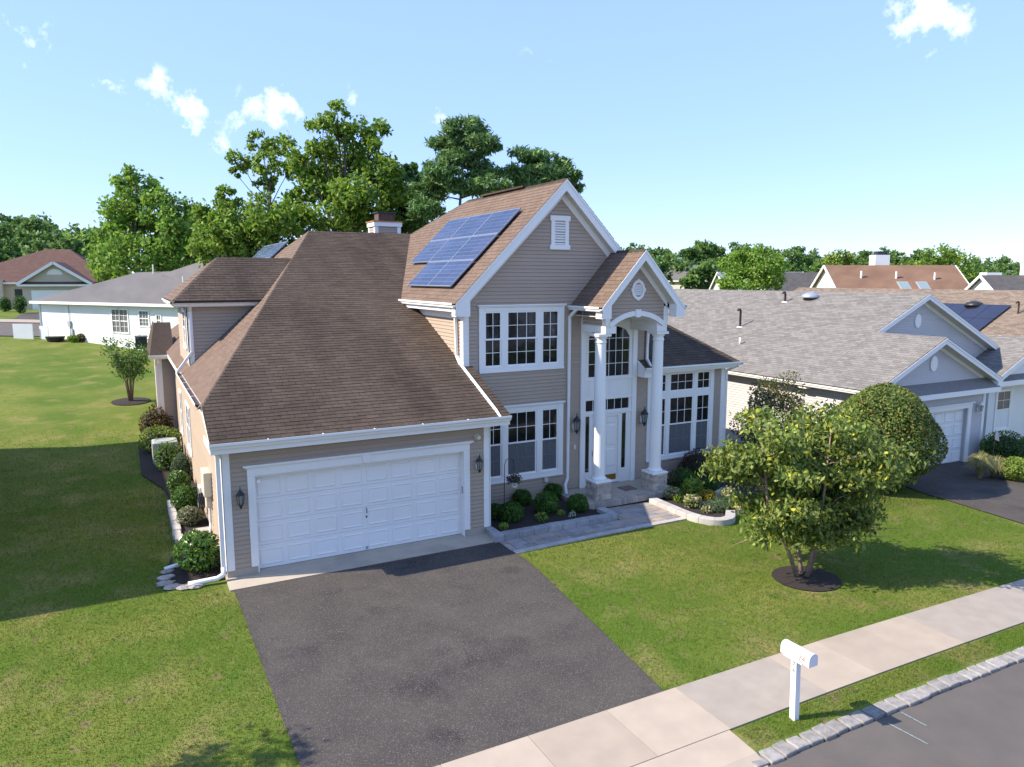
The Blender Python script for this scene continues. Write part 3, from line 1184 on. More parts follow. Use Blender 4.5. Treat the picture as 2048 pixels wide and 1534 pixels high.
caps(groof, (GX, 24.46, GZ), (XVT, YR, 8.15), (-1, 0, -1), (.2, .6, -.4))
b = MB()
b.bar((GX, 20.2, GZ + .03), (GX, 23.2, GZ + .03), .24, .05)
b.build('ridge_vent', M_SHINGLE, groof)


def rake(cx, zr, half_w, slope, y_front, y_wall, drop, ret, wall_half, name, frieze=.2):
    """both rake boards of a gable with shadow moulding, soffit, wall frieze and cornice returns"""
    z_e = zr - slope * half_w
    for s in (-1, 1):
        e = cx + s * half_w
        b = MB()
        b.slab([(e, y_front, z_e - .015), (cx, y_front, zr - .015), (cx, y_front, zr - drop), (e, y_front, z_e - drop)], (0, .03, 0))
        b.slab([(e, y_front - .018, z_e - .012), (cx, y_front - .018, zr - .012), (cx, y_front - .018, zr - .085), (e, y_front - .018, z_e - .085)], (0, .018, 0))
        rk = b.build(name, M_WHITE, HOUSE)
        b = MB().slab([(e, y_front + .03, z_e - drop + .02), (cx, y_front + .03, zr - drop + .02), (cx, y_wall, zr - drop + .02), (e, y_wall, z_e - drop + .02)], (0, 0, .015))
        b.build('rake_soffit', M_SOFFIT, rk)
        w_ = cx + s * wall_half
        zz = zr - slope * wall_half - drop + .02
        b = MB().slab([(w_, y_wall - .03, zz), (cx, y_wall - .03, zr - drop + .02), (cx, y_wall - .03, zr - drop - frieze), (w_, y_wall - .03, zz - frieze)], (0, .029, 0))
        b.build('frieze', M_WHITE, rk)
        i = e - s * ret
        b = MB().slab([(e, y_front - .004, z_e - .04), (i, y_front - .004, z_e + slope * ret - drop + .02), (i, y_front - .004, z_e - drop - .02), (e, y_front - .004, z_e - drop - .02)], (0, y_wall - y_front - .03, 0))
        b.build('cornice_return', M_WHITE, rk)
    return rk


rake(GX, GZ, 3.40, 1.0, YRK, YM, .33, .42, 3.05, 'rake_board')
gutter(HOUSE, (7.77, YRK + .02, 5.685), (-1, 0, 0), (0, yv2 - YRK - .05, 0), name='gable_gutter', guard=False)
b = MB()
b.box(7.79, 8.10, YRK + .06, 22.0, 5.55, 5.57)
b.box(7.76, 7.785, YRK + .03, 22.0, 5.57, 5.78)
b.box(8.075, 8.1, YM, 21.6, 5.36, 5.55)
b.build('gable_soffit', M_WHITE, HOUSE)
downspout(HOUSE, [(7.90, YRK + .35, 5.60), (8.02, YM + .35, 5.42), (8.03, YM + .30, 4.35), (8.03, YM + .05, 4.13), (8.03, YE + .2, 3.20), (8.03, YE + .0, 3.08)], .085)
# gable vent
b = MB()
FM.box(b, 10.77, 11.43, 0, .065, 8.06, 8.20)
FM.box(b, 10.77, 11.43, 0, .065, 7.26, 7.39)
FM.box(b, 10.81, 10.93, 0, .05, 7.39, 8.06)
FM.box(b, 11.27, 11.39, 0, .05, 7.39, 8.06)
vent = b.build('gable_vent', M_WHITE, HOUSE)
for k in range(9):
    z = 7.40 + k * .073
    q = MB().slab([(10.93, YM - .045, z), (11.27, YM - .045, z), (11.27, YM - .005, z + .055), (10.93, YM - .005, z + .055)], (0, 0, .012))
    q.build('louvre', M_WHITE, vent)
# ---------------------------------------------------------------- dining wing roof (right)
bz, bs, ys = 3.75, .5, 17.75
hb = 1.9
wr = MB()
xr_, yr_ = 17.85 - hb / SS, ys + hb / bs
wr.slab([(13.97, ys, bz - .01), (17.85, ys, bz - .01), (xr_, yr_, bz + hb - .01), (13.97, yr_, bz + hb - .01)], TH)
wr.slab([(17.85, ys, bz - .01), (17.85, 2 * yr_ - ys, bz - .01), (xr_, yr_, bz + hb - .01)], TH)
wr.slab([(17.85, 2 * yr_ - ys, bz - .01), (14.2, 2 * yr_ - ys, bz - .01), (14.2, yr_, bz + hb - .01), (xr_, yr_, bz + hb - .01)], TH)
wroof = wr.build('wing_roof', M_FELT, HOUSE)
kb = math.sqrt(1 + bs * bs)
shingles(wroof, (13.95, ys - .02, bz - .012), (1, 0, 0), (0, 1, bs), [(0, 0), (3.92, 0), (xr_ - 13.95, (yr_ - ys) * kb), (0, (yr_ - ys) * kb)], 31)
shingles(wroof, (17.87, ys, bz - .012), (0, 1, 0), (-1, 0, SS), [(0, 0), (2 * (yr_ - ys), 0), (yr_ - ys, hb / SS * ks)], 32)
caps(wroof, (17.86, ys - .02, bz), (xr_, yr_, bz + hb), (0, -1, -bs), (1, 0, -SS))
b = MB()
b.box(13.97, 17.80, ys + .03, ys + .05, 3.56, 3.73)
b.box(17.79, 17.81, ys + .03, 25, 3.56, 3.73)
b.build('wing_fascia', M_WHITE, HOUSE)
b = MB()
b.box(13.97, 17.79, ys + .05, YM - .001, 3.56, 3.58)
b.box(17.56, 17.79, YM, 25, 3.56, 3.58)
FM.box(b, 14.22, 17.40, 0, .02, 3.545, 3.56)
b.build('wing_soffit', M_SOFFIT, HOUSE)
gutter(HOUSE, (13.93, ys + .03, 3.635), (0, -1, 0), (3.98, 0, 0), name='wing_gutter', guard=False)
b = MB()   # boxed return at the left end of the wing eave
b.slab([(13.93, ys - .02, 3.45), (13.93, YM - .03, 3.45), (13.93, YM - .03, 3.95), (13.93, ys - .02, 3.74)], (.04, 0, 0))
b.box(13.97, 14.22, ys + .0, YM - .03, 3.45, 3.56)
b.build('eave_return', M_WHITE, HOUSE)
MB().box(17.35, 17.54, YM + .2, 25.2, 0, 3.6).build('wing_side_wall', M_SIDING_J, HOUSE)
downspout(HOUSE, [(14.28, YM - .35, 5.35), (14.28, YM - .1, 5.1), (14.28, YM - .06, 4.35), (14.25, ys + .3, 3.98), (14.2, ys + .05, 3.80)], .08)
downspout(HOUSE, [(17.75, ys + .0, 3.62), (17.62, YM - .05, 3.42), (17.62, YM - .05, .3)], .075)

# ---------------------------------------------------------------- porch
PX, PZ, PS = 12.92, 7.25, 1.1
PF, PRK = 16.87, 16.52
slab_ = MB()
slab_.box(11.22, 14.45, 16.80, YM - .004, 0, .175)
porch_slab = slab_.build('porch_slab', M_CONC, HOUSE)
M_BRICK = mat('pale_brick', (.40, .35, .30), .85, (.32, .27, .23), 14, .8, obj=.18, bump=.2, bscale=90)
bm_ = MB().box(0, .092, 0, .19, 0, .17)
bme = bpy.data.meshes.new('brick')
bme.from_pydata(bm_.v, [], bm_.f)
bme.materials.append(M_BRICK)
for i in range(32):
    place('brick', bme, None, porch_slab, (11.22 + i * .101, 16.605, .006), (0, 0, 0))
for i in range(13):
    o = place('brick', bme, None, porch_slab, (11.215, 16.82 + i * .101, .006), (0, 0, math.pi / 2))
M_STONE = mat('ledge_stone', (.40, .34, .28), .85, (.52, .46, .39), 7, 1, island=.22, bump=.4, bscale=60, col3=(.28, .22, .18), n3scale=5, n3=(.58, .7))
for px_ in (11.56, 13.60):
    pr = MB().box(px_ + .03, px_ + .53, 16.83, 17.33, .17, .66).build('pier', M_CONC, HOUSE)
    st = MB()
    r = random.Random(int(px_ * 10))
    for (ax_, fx) in (('S', 16.83), ('W', px_ + .03), ('E', px_ + .53)):
        z = .176
        while z < .64:
            h = min(r.choice([.05, .06, .075, .09]), .655 - z)
            u = 0.0
            while u < .5:
                w = min(r.uniform(.1, .26), .5 - u)
                d = r.uniform(.018, .04)
                if ax_ == 'S':
                    st.box(px_ + .03 + u + .002, px_ + .03 + u + w - .002, fx - d, fx, z + .002, z + h - .002)
                elif ax_ == 'W':
                    st.box(fx - d, fx, 16.83 + u + .002, 16.83 + u + w - .002, z + .002, z + h - .002)
                else:
                    st.box(fx, fx + d, 16.83 + u + .002, 16.83 + u + w - .002, z + .002, z + h - .002)
                u += w
            z += h
    stuff(st.build('stone_veneer', M_STONE, pr))
    MB().box(px_ - .005, px_ + .565, 16.795, 17.365, .66, .72).build('pier_cap', M_WHITE, pr, bevel=.012)
    cx, cy = px_ + .28, 17.08
    c = MB().lathe((cx, cy, .72), [(.215, 0), (.225, .02), (.225, .05), (.205, .075), (.19, .085), (.182, .11), (.178, .16), (.176, 1.3), (.165, 2.6), (.152, 3.92), (.152, 3.93), (.17, 3.945), (.17, 3.975), (.152, 3.985), (.152, 4.05), (.185, 4.09), (.195, 4.12)], 32)
    col_ = c.build('column', M_WHITE2, HOUSE, smooth=True)
    MB().box(cx - .215, cx + .215, cy - .215, cy + .215, 4.84, 4.92).build('capital', M_WHITE, col_, bevel=.01)
# beams and the arched front
xl, xr2 = 11.84, 14.00
for (xa_, xb_) in ((xr2 - .36, xr2), (xl, xl + .36)):
    b = MB()
    b.box(xa_, xb_, PF - .02, YM - .05, 4.921, 5.12)
    b.box(xa_ + .02, xb_ - .02, PF, YM - .05, 5.12, 5.66)
    beam = b.build('porch_beam', M_WHITE, HOUSE, bevel=.008)
siding(beam, 'W', xl + .02, PF + .16, YM - .14, 5.13, 5.50, single=False)
b = MB()
b.box(xl - .012, xl + .02, PF - .02, PF + .15, 5.12, 5.66)
b.box(xl - .012, xl + .02, PF + .15, YM - .05, 5.50, 5.66)
b.box(xl - .02, xl + .14, PF - .032, PF, 5.12, 5.62)
b.build('porch_trim', M_WHITE, beam)
MB().box(xr2 - .14, xr2 + .02, PF - .032, PF, 5.12, 5.62).build('porch_trim', M_WHITE, beam)
ARC_R = 1.48
arc_c = 5.42 - ARC_R


def arc_z(x):
    d = abs(x - PX)
    return arc_c + math.sqrt(max(0, ARC_R ** 2 - d * d))


ah = math.sqrt(ARC_R ** 2 - (5.10 - arc_c) ** 2)
b = MB()
n = 24
for i in range(n):
    x0, x1 = xl + .14 + (xr2 - xl - .28) * i / n, xl + .14 + (xr2 - xl - .28) * (i + 1) / n
    def lowz(x):
        return arc_z(x) if abs(x - PX) < ah else 5.10
    def topz(x):
        return PZ - .3 - PS * abs(x - PX)
    b.slab([(x0, PF, lowz(x0)), (x1, PF, lowz(x1)), (x1, PF, topz(x1)), (x0, PF, topz(x0))], (0, .12, 0))
pgw = b.build('porch_gable_wall', M_SIDING_J, HOUSE)


def arch_hole(z):
    if z > 5.44:
        return None
    d = math.sqrt(max(0, ARC_R ** 2 - (z - arc_c) ** 2)) if z > 5.10 else ah
    return (PX - d, PX + d)


siding(pgw, 'S', PF, xl + .13, xr2 - .13, 5.10, 6.98, holes=[arch_hole],
       clip=lambda z: (PX - (PZ - .26 - z) / PS, PX + (PZ - .26 - z) / PS) if z > 5.6 else (xl + .13, xr2 - .13), single=False)
b = MB()
rr0, rr1 = ARC_R - .02, ARC_R + .12
a0 = math.asin(min(1, ah / ARC_R))
ns = 28
for i in range(ns):
    t0, t1 = -a0 + 2 * a0 * i / ns, -a0 + 2 * a0 * (i + 1) / ns
    q = [(PX + rr0 * math.sin(t0), PF - .05, arc_c + rr0 * math.cos(t0)), (PX + rr0 * math.sin(t1), PF - .05, arc_c + rr0 * math.cos(t1)),
         (PX + rr1 * math.sin(t1), PF - .05, arc_c + rr1 * math.cos(t1)), (PX + rr1 * math.sin(t0), PF - .05, arc_c + rr1 * math.cos(t0))]
    b.slab(q, (0, .05, 0))
    # vault behind the arch
    q = [(PX + rr0 * math.sin(t0), PF - .05, arc_c + rr0 * math.cos(t0)), (PX + rr0 * math.sin(t1), PF - .05, arc_c + rr0 * math.cos(t1)),
         (PX + rr0 * math.sin(t1), YM - .12, arc_c + rr0 * math.cos(t1)), (PX + rr0 * math.sin(t0), YM - .12, arc_c + rr0 * math.cos(t0))]
    b.poly(q)
arch = b.build('porch_arch', M_WHITE, HOUSE)
MB().slab([(PX - .07, PF - .075, 5.36), (PX + .07, PF - .075, 5.36), (PX + .10, PF - .075, 5.58), (PX - .10, PF - .075, 5.58)], (0, .07, 0)).build('arch_keystone', M_WHITE, arch)
# porch roof
ph = 1.43
pz_e = PZ - PS * ph
pr_ = MB()
pr_.slab([(PX - ph, PRK, pz_e - .012), (PX, PRK, PZ - .012), (PX, YM, PZ - .012), (PX - ph, YM, pz_e - .012)], TH)
pr_.slab([(PX, PRK, PZ - .012), (PX + ph, PRK, pz_e - .012), (PX + ph, YM, pz_e - .012), (PX, YM, PZ - .012)], TH)
proof = pr_.build('porch_roof', M_FELT, HOUSE)
kp_ = math.sqrt(1 + PS * PS)
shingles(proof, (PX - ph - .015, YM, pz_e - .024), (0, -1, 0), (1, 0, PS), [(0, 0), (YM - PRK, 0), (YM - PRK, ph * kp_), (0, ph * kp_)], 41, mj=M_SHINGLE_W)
shingles(proof, (PX + ph + .015, PRK, pz_e - .024), (0, 1, 0), (-1, 0, PS), [(0, 0), (YM - PRK, 0), (YM - PRK, ph * kp_), (0, ph * kp_)], 42)
caps(proof, (PX, PRK, PZ), (PX, YM - .02, PZ), (-1, 0, -PS), (1, 0, -PS), w=.13)
rake(PX, PZ, ph, PS, PRK, PF, .30, .30, (xr2 - xl) / 2 - .02, 'porch_rake_board', frieze=.16)
gutter(HOUSE, (PX - ph + .01, PRK + .02, pz_e - .12), (-1, 0, 0), (0, YM - PRK - .05, 0), name='porch_gutter', guard=False)
gutter(HOUSE, (PX + ph - .01, PRK + .02, pz_e - .12), (1, 0, 0), (0, YM - PRK - .05, 0), name='porch_gutter', guard=False)
MB().box(PX - ph + .02, xl - .02, PRK + .3, YM - .03, pz_e - .28, pz_e - .26).build('porch_soffit', M_SOFFIT, HOUSE)
MB().box(xr2 + .02, PX + ph - .02, PRK + .3, YM - .03, pz_e - .28, pz_e - .26).build('porch_soffit', M_SOFFIT, HOUSE)
downspout(HOUSE, [(11.44, PRK + 1.2, 5.58), (11.44, YM - .06, 5.35), (11.42, YM - .06, .55), (11.32, YM - .1, .35), (11.2, YM - .35, .18)], .085)
# oval gable vent
b = MB()
nseg = 24
for (ra, rb, d) in ((.16, .225, .05),):
    for i in range(nseg):
        t0, t1 = 2 * math.pi * i / nseg, 2 * math.pi * (i + 1) / nseg
        q = [(12.92 + ra * math.cos(t0), PF - .0 - d, 6.13 + ra * 1.25 * math.sin(t0)), (12.92 + ra * math.cos(t1), PF - d, 6.13 + ra * 1.25 * math.sin(t1)),
             (12.92 + rb * math.cos(t1), PF - d, 6.13 + rb * 1.25 * math.sin(t1)), (12.92 + rb * math.cos(t0), PF - d, 6.13 + rb * 1.25 * math.sin(t0))]
        b.slab(q, (0, d, 0))
b.box(12.92 - .03, 12.92 + .03, PF - .06, PF, 6.37, 6.43)
b.box(12.92 - .03, 12.92 + .03, PF - .06, PF, 5.83, 5.89)
b.box(12.92 - .25, 12.92 - .2, PF - .06, PF, 6.09, 6.17)
b.box(12.92 + .2, 12.92 + .25, PF - .06, PF, 6.09, 6.17)
ov = b.build('oval_vent', M_WHITE, HOUSE)
for k in range(6):
    z = 5.98 + k * .052
    hw = .16 * math.sqrt(max(0.02, 1 - ((z + .02 - 6.13) / .2) ** 2))
    MB().slab([(12.92 - hw, PF - .035, z), (12.92 + hw, PF - .035, z), (12.92 + hw, PF - .005, z + .045), (12.92 - hw, PF - .005, z + .045)], (0, 0, .01)).build('louvre', M_WHITE, ov)

# ---------------------------------------------------------------- entry: tall white surround with door, sidelights, transom, arched window
b = MB()
b.box(11.86, 12.02, YM - .07, YM, .176, 5.30)
b.box(13.74, 13.90, YM - .07, YM, .176, 5.30)
cut_wall(b, FM, 12.02, 13.74, .178, 5.30, [(12.14, 13.62, 3.53, 5.05), (12.06, 13.64, 2.50, 2.82), (12.06, 12.20, .62, 2.34), (12.34, 13.28, .22, 2.34), (13.40, 13.55, .62, 2.34)], -.05, .03)
ent = b.build('entry_surround', M_WHITE, HOUSE, bevel=.004)
b = MB()
b.box(12.20, 12.86, YM - .038, YM - .03, 2.95, 3.40)
b.box(12.92, 13.58, YM - .038, YM - .03, 2.95, 3.40)
b.box(12.0, 13.76, YM - .055, YM - .03, 3.42, 3.50)
b.box(12.0, 13.76, YM - .055, YM - .03, 2.83, 2.90)
b.box(12.0, 13.76, YM - .055, YM - .03, 2.38, 2.47)
b.build('surround_panels', M_WHITE2, ent, bevel=.004)
MB().box(12.0, 13.76, YM + .12, YM + .14, .2, 5.2).build('dark_interior', M_DARKROOM, ent)
panes(ent, FM, 12.14, 13.62, 3.53, 5.05, 6, 4, .0)
panes(ent, FM, 12.06, 13.64, 2.50, 2.82, 6, 1, .0)
panes(ent, FM, 12.06, 12.20, .62, 2.34, 1, 1, .0, M_GLASS_DARK)
panes(ent, FM, 13.40, 13.55, .62, 2.34, 1, 1, .0, M_GLASS_DARK)
# arched head of the tall window: white spandrels fill the corners
b = MB()
for i in range(12):
    x0, x1 = 12.14 + 1.48 * i / 12, 12.14 + 1.48 * (i + 1) / 12
    za, zb = [4.72 + .33 * math.sqrt(max(0, 1 - ((x - 12.88) / .74) ** 2)) for x in (x0, x1)]
    b.slab([(x0, YM - .028, za), (x1, YM - .028, zb), (x1, YM - .028, 5.06), (x0, YM - .028, 5.06)], (0, .04, 0))
b.build('arched_head', M_WHITE, ent)
MB().box(12.30, 13.32, YM - .06, YM - .0, .18, .215).build('threshold', M_GREYPL, ent)
dr = MB().box(12.36, 13.26, YM + .0, YM + .045, .215, 2.33).build('front_door', M_WHITE2, HOUSE, bevel=.004)
for (u0, u1, z0, z1) in ((12.46, 12.78, .72, 1.28), (12.84, 13.16, .72, 1.28), (12.46, 12.78, 1.38, 2.02), (12.84, 13.16, 1.38, 2.02), (12.46, 12.78, 2.08, 2.24), (12.84, 13.16, 2.08, 2.24)):
    q = MB()
    q.add([(u0, YM - .001, z0), (u1, YM - .001, z0), (u1, YM - .001, z1), (u0, YM - .001, z1), (u0 + .03, YM - .016, z0 + .03), (u1 - .03, YM - .016, z0 + .03), (u1 - .03, YM - .016, z1 - .03), (u0 + .03, YM - .016, z1 - .03)],
          [(0, 1, 5, 4), (1, 2, 6, 5), (2, 3, 7, 6), (3, 0, 4, 7), (4, 5, 6, 7)])
    q.build('door_panel', M_WHITE2, dr)
MB().box(12.40, 13.22, YM - .008, YM, .24, .46).build('kick_plate', M_BRASS, dr)
hb_ = MB()
hb_.lathe((12.42, YM - .05, 1.15), [(.025, -.02), (.03, 0), (.025, .02)], 10)
hb_.box(12.41, 12.43, YM - .05, YM, 1.14, 1.16)
hb_.build('door_handle', M_BRASS, dr)
b = MB()
frame(b, FM, 12.30, 13.32, .216, 2.36, .06, .0, .045)
sd_o = b.build('storm_door', M_WHITE2, HOUSE)
MB().box(12.31, 12.335, YM - .075, YM - .045, 1.12, 1.28).build('storm_door_handle', M_BLACK, sd_o)
# small things on the front wall
MB().box(11.64, 11.72, YM - .045, YM - .016, 1.40, 1.53).build('outlet_cover', M_IVORY, HOUSE, bevel=.006)
MB().box(10.62, 10.74, YM - .09, YM - .016, .53, .66).build('dryer_vent', M_IVORY, HOUSE, bevel=.01)
# ---------------------------------------------------------------- chimney
b = MB()
cxx, cyy = 9.9, 30.0
b.box(cxx - .55, cxx + .5, cyy - .35, cyy + .5, 6.5, 8.72)
ch = b.build('chimney', M_SIDING_J, HOUSE)
siding(ch, 'S', cyy - .35, cxx - .45, cxx + .4, 7.2, 8.55, single=False, name='chimney_board')
siding(ch, 'W', cxx - .55, cyy - .25, cyy + .4, 7.2, 8.55, single=False, name='chimney_board')
b = MB()
for (x, y) in ((cxx - .55, cyy - .35), (cxx + .5, cyy - .35), (cxx - .55, cyy + .5)):
    b.box(x - .03 if x < cxx else x - .12, x + .12 if x < cxx else x + .03, y - .03 if y < cyy else y - .12, y + .12 if y < cyy else y + .03, 7.0, 8.56)
b.box(cxx - .62, cxx + .57, cyy - .42, cyy + .57, 8.56, 8.74)
b.build('chimney_trim', M_WHITE, ch)
M_COPPER = mat('rusty_flashing', (.45, .17, .06), .6, (.30, .12, .05), 9, 1)
MB().box(cxx - .66, cxx + .61, cyy - .46, cyy + .61, 8.74, 8.78).build('chimney_flashing', M_COPPER, ch)
b = MB()
b.box(cxx - .36, cxx + .34, cyy - .2, cyy + .35, 8.78, 9.12)
cap_ = b.build('chimney_cap', mat('rusted_grille', (.06, .045, .04), .7, (.12, .06, .035), 6, 1), ch)
b = MB()
for i in range(9):
    b.box(cxx - .36 + i * .0865, cxx - .35 + i * .0865, cyy - .215, cyy - .2, 8.8, 9.1)
b.box(cxx - .42, cxx + .40, cyy - .26, cyy + .41, 9.12, 9.16)
b.build('cap_grille', M_BLACK, ch)

# ---------------------------------------------------------------- solar arrays
M_CELL = mat('solar_cell', (.020, .034, .080), .15, (.035, .042, .09), .8, 1, obj=.25, spec=.5)
M_PFRAME = mat('panel_frame', (.26, .29, .36), .4, metal=.2)
M_RAIL = mat('array_underside', (.012, .012, .013), .7)


def solar_panel(parent, O, U, V, w, h, cols, rows):
    """one framed module lying in the plane U,V; O is its lower corner"""
    O, U, V = Vector(O), Vector(U).normalized(), Vector(V).normalized()
    Nn = U.cross(V).normalized()
    def bx(b, u0, u1, v0, v1, n0, n1):
        P = [O + U * u + V * v + Nn * k for k in (n0, n1) for (u, v) in ((u0, v0), (u1, v0), (u1, v1), (u0, v1))]
        b.add(P, [(3, 2, 1, 0), (4, 5, 6, 7), (0, 1, 5, 4), (1, 2, 6, 5), (2, 3, 7, 6), (3, 0, 4, 7)])
    b = MB()
    bx(b, 0, w, 0, .02, -.035, .006)
    bx(b, 0, w, h - .02, h, -.035, .006)
    bx(b, 0, .02, .02, h - .02, -.035, .006)
    bx(b, w - .02, w, .02, h - .02, -.035, .006)
    bx(b, .02, w - .02, .02, h - .02, -.03, -.004)
    p = b.build('solar_panel', M_PFRAME, parent)
    cw, chh = (w - .05) / cols, (h - .05) / rows
    R = Matrix((U, V, Nn)).transposed().to_euler()
    key = (round(cw, 3), round(chh, 3))
    if key not in cell_me:
        c = MB().box(.006, cw - .006, .006, chh - .006, 0, .003)
        me = bpy.data.meshes.new('cell')
        me.from_pydata(c.v, [], c.f)
        me.materials.append(M_CELL)
        cell_me[key] = me
    for i in range(cols):
        for j in range(rows):
            place('cell', cell_me[key], None, p, O + U * (.025 + i * cw) + V * (.025 + j * chh) - Nn * .003, R)
    return p


cell_me = {}
SOL = thing('solar_array', 'blue solar panels in three rows on the big front gable roof', 'solar panels', (9.2, 21.4, 7.3))
U_, V_ = Vector((0, -1, 0)), Vector((1, 0, 1)).normalized()
nn = U_.cross(V_)
for row in range(3):
    for c_ in range(3):
        if row == 0 and c_ == 0:
            continue
        d0 = (4.31 - row * 1.045) / r2
        o_ = Vector((GX - d0, 23.97 - c_ * 1.715, GZ - d0)) + nn * .12
        solar_panel(SOL, o_, U_, V_, 1.70, 1.03, 2, 6)
b = MB()
for v_ in (.25, .8, 1.3, 1.85, 2.35, 2.9):
    yA = 22.2 if v_ < 1.0 else 23.9
    d0 = (4.31 - v_) / r2
    p0 = Vector((GX - d0, yA, GZ - d0)) + nn * .055
    b.bar(p0, p0 + Vector((0, -(yA - 18.9), 0)), .05, .05, nn)
b.build('mounting_rails', M_RAIL, SOL)
SOL2 = thing('solar_array', 'small dark solar array low on the rear left roof slope', 'solar panels', (5.5, 32, 7.5))
V2 = Vector((1, 0, SS)).normalized()
n2 = U_.cross(V2)
for c_ in range(3):
    o_ = Vector((5.12, 34.2 - c_ * 1.72, 3.7 + SS * (5.12 - XE))) + n2 * .1
    solar_panel(SOL2, o_, U_, V2, 1.70, .9, 2, 5)
# =================================================================== GROUND AND PAVING
def grass_colour(nt, g, out):
    """lawn: fresh green, olive and straw patches (world space)"""
    N, L = nt.nodes.new, nt.links.new
    def noise(scale, lo, hi, col, prev, detail=4, st=None):
        n = N('ShaderNodeTexNoise')
        n.inputs['Scale'].default_value = scale
        n.inputs['Detail'].default_value = detail
        if st:
            mp = N('ShaderNodeMapping')
            mp.inputs['Scale'].default_value = st
            L(g.outputs['Position'], mp.inputs['Vector'])
            L(mp.outputs[0], n.inputs['Vector'])
        else:
            L(g.outputs['Position'], n.inputs['Vector'])
        r = N('ShaderNodeMapRange')
        r.inputs[1].default_value = lo
        r.inputs[2].default_value = hi
        L(n.outputs['Fac'], r.inputs[0])
        m = N('ShaderNodeMixRGB')
        L(r.outputs[0], m.inputs[0])
        L(prev, m.inputs[1])
        m.inputs[2].default_value = (*col, 1)
        return m.outputs[0]
    o = noise(.32, .40, .66, (.185, .195, .042), out)
    o = noise(.75, .52, .70, (.25, .215, .075), o)
    o = noise(2.6, .58, .73, (.20, .16, .075), o)
    o = noise(3.0, .52, .75, (.085, .145, .02), o, 5)
    o = noise(14, .45, .75, (.10, .16, .022), o, 2)
    return o


M_LAWN = mat('lawn_soil_and_turf', (.085, .135, .018), .95, extra=grass_colour, bump=.9, bscale=55, spec=.1)
M_BLADE = mat('grass_blades', (.165, .235, .028), .6, extra=grass_colour, island=.22, transl=.45, spec=.25)


def speckle(nt, g, out):
    N, L = nt.nodes.new, nt.links.new
    v = N('ShaderNodeTexNoise')
    v.inputs['Scale'].default_value = 62
    v.inputs['Detail'].default_value = 2
    L(g.outputs['Position'], v.inputs['Vector'])
    r = N('ShaderNodeMapRange')
    r.inputs[1].default_value = .56
    r.inputs[2].default_value = .74
    L(v.outputs['Fac'], r.inputs[0])
    m = N('ShaderNodeMixRGB')
    L(r.outputs[0], m.inputs[0])
    L(out, m.inputs[1])
    m.inputs[2].default_value = (.24, .205, .18, 1)
    return m.outputs[0]


M_DRIVE = mat('driveway_asphalt', (.058, .052, .047), .9, (.080, .070, .061), 1.1, 1, bump=.6, bscale=170, extra=speckle, col3=(.030, .027, .029), n3scale=.7, n3=(.55, .7), spec=.25)
M_ROAD = mat('road_asphalt', (.115, .102, .090), .9, (.135, .118, .105), 2.0, 1, bump=.5, bscale=170, spec=.25)
M_WALK = mat('sidewalk_concrete', (.41, .335, .255), .88, (.355, .29, .225), 2.2, .9, obj=.07, bump=.25, bscale=140, col3=(.36, .31, .26), n3scale=1.1, n3=(.60, .72))
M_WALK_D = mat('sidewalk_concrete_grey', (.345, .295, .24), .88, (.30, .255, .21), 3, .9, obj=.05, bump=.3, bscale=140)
M_APRON = mat('apron_concrete', (.47, .40, .31), .88, (.40, .34, .27), 2, .9, bump=.2, bscale=120, col3=(.34, .29, .24), n3scale=.8, n3=(.56, .72))
M_BLOCK = mat('granite_block', (.33, .305, .28), .85, (.22, .205, .19), 11, 1, obj=.2, bump=.6, bscale=40)
M_MULCH = mat('black_mulch', (.018, .013, .011), .95, (.040, .028, .022), 30, 1, bump=1.0, bscale=70)
M_PAVER = mat('blended_paver', (.30, .28, .27), .85, (.25, .235, .23), 6, 1, obj=.2, bump=.25, bscale=110, col3=(.34, .27, .22), n3scale=1.4, n3=(.48, .62))
M_PAVER_L = mat('border_paver', (.46, .43, .39), .85, (.40, .37, .34), 7, 1, obj=.1, bump=.25, bscale=110)
M_WALLCAP = mat('wall_cap_block', (.36, .36, .36), .85, (.27, .27, .28), 8, 1, obj=.14, bump=.4, bscale=70)

xs = sorted(set([-150, -90, -60, -40, -25, -18] + [round(-12 + .75 * i, 3) for i in range(64)] + [40, 48, 60, 80, 120, 180, 260]))
ys = sorted(set([-40, -15, -4, 0, 3, 5, 6.40, 6.72] + [round(7.2 + .7 * i, 3) for i in range(66)] + [58, 66, 76, 90, 110, 140, 190, 260, 400]))
V, F = [], []
for j, y in enumerate(ys):
    for i, x in enumerate(xs):
        z = gz(x, y) - .012
        if y < 6.6:
            z = gz(x, y) - .2
        V.append((x, y, z))
nx = len(xs)
for j in range(len(ys) - 1):
    for i in range(nx - 1):
        F.append((j * nx + i, j * nx + i + 1, (j + 1) * nx + i + 1, (j + 1) * nx + i))
b = MB()
b.v, b.f = V, F
lawn = struct(b.build('lawn', M_LAWN, smooth=True))


def sheet(name, pts, m, dz, parent=None, step=None):
    """flat sheet following the ground"""
    b = MB()
    b.poly([(p[0], p[1], gz(p[0], p[1]) + dz) for p in pts])
    return b.build(name, m, parent)


# street: strip of quads so that it follows the fall of the land
b = MB()
for i in range(60):
    x0, x1 = -40 + i * 2.0, -38 + i * 2.0
    b.poly([(x0, -14, gz(x0, 0) - .075), (x1, -14, gz(x1, 0) - .075), (x1, 6.44, gz(x1, 0) - .075), (x0, 6.44, gz(x0, 0) - .075)])
road = struct(b.build('road', M_ROAD))
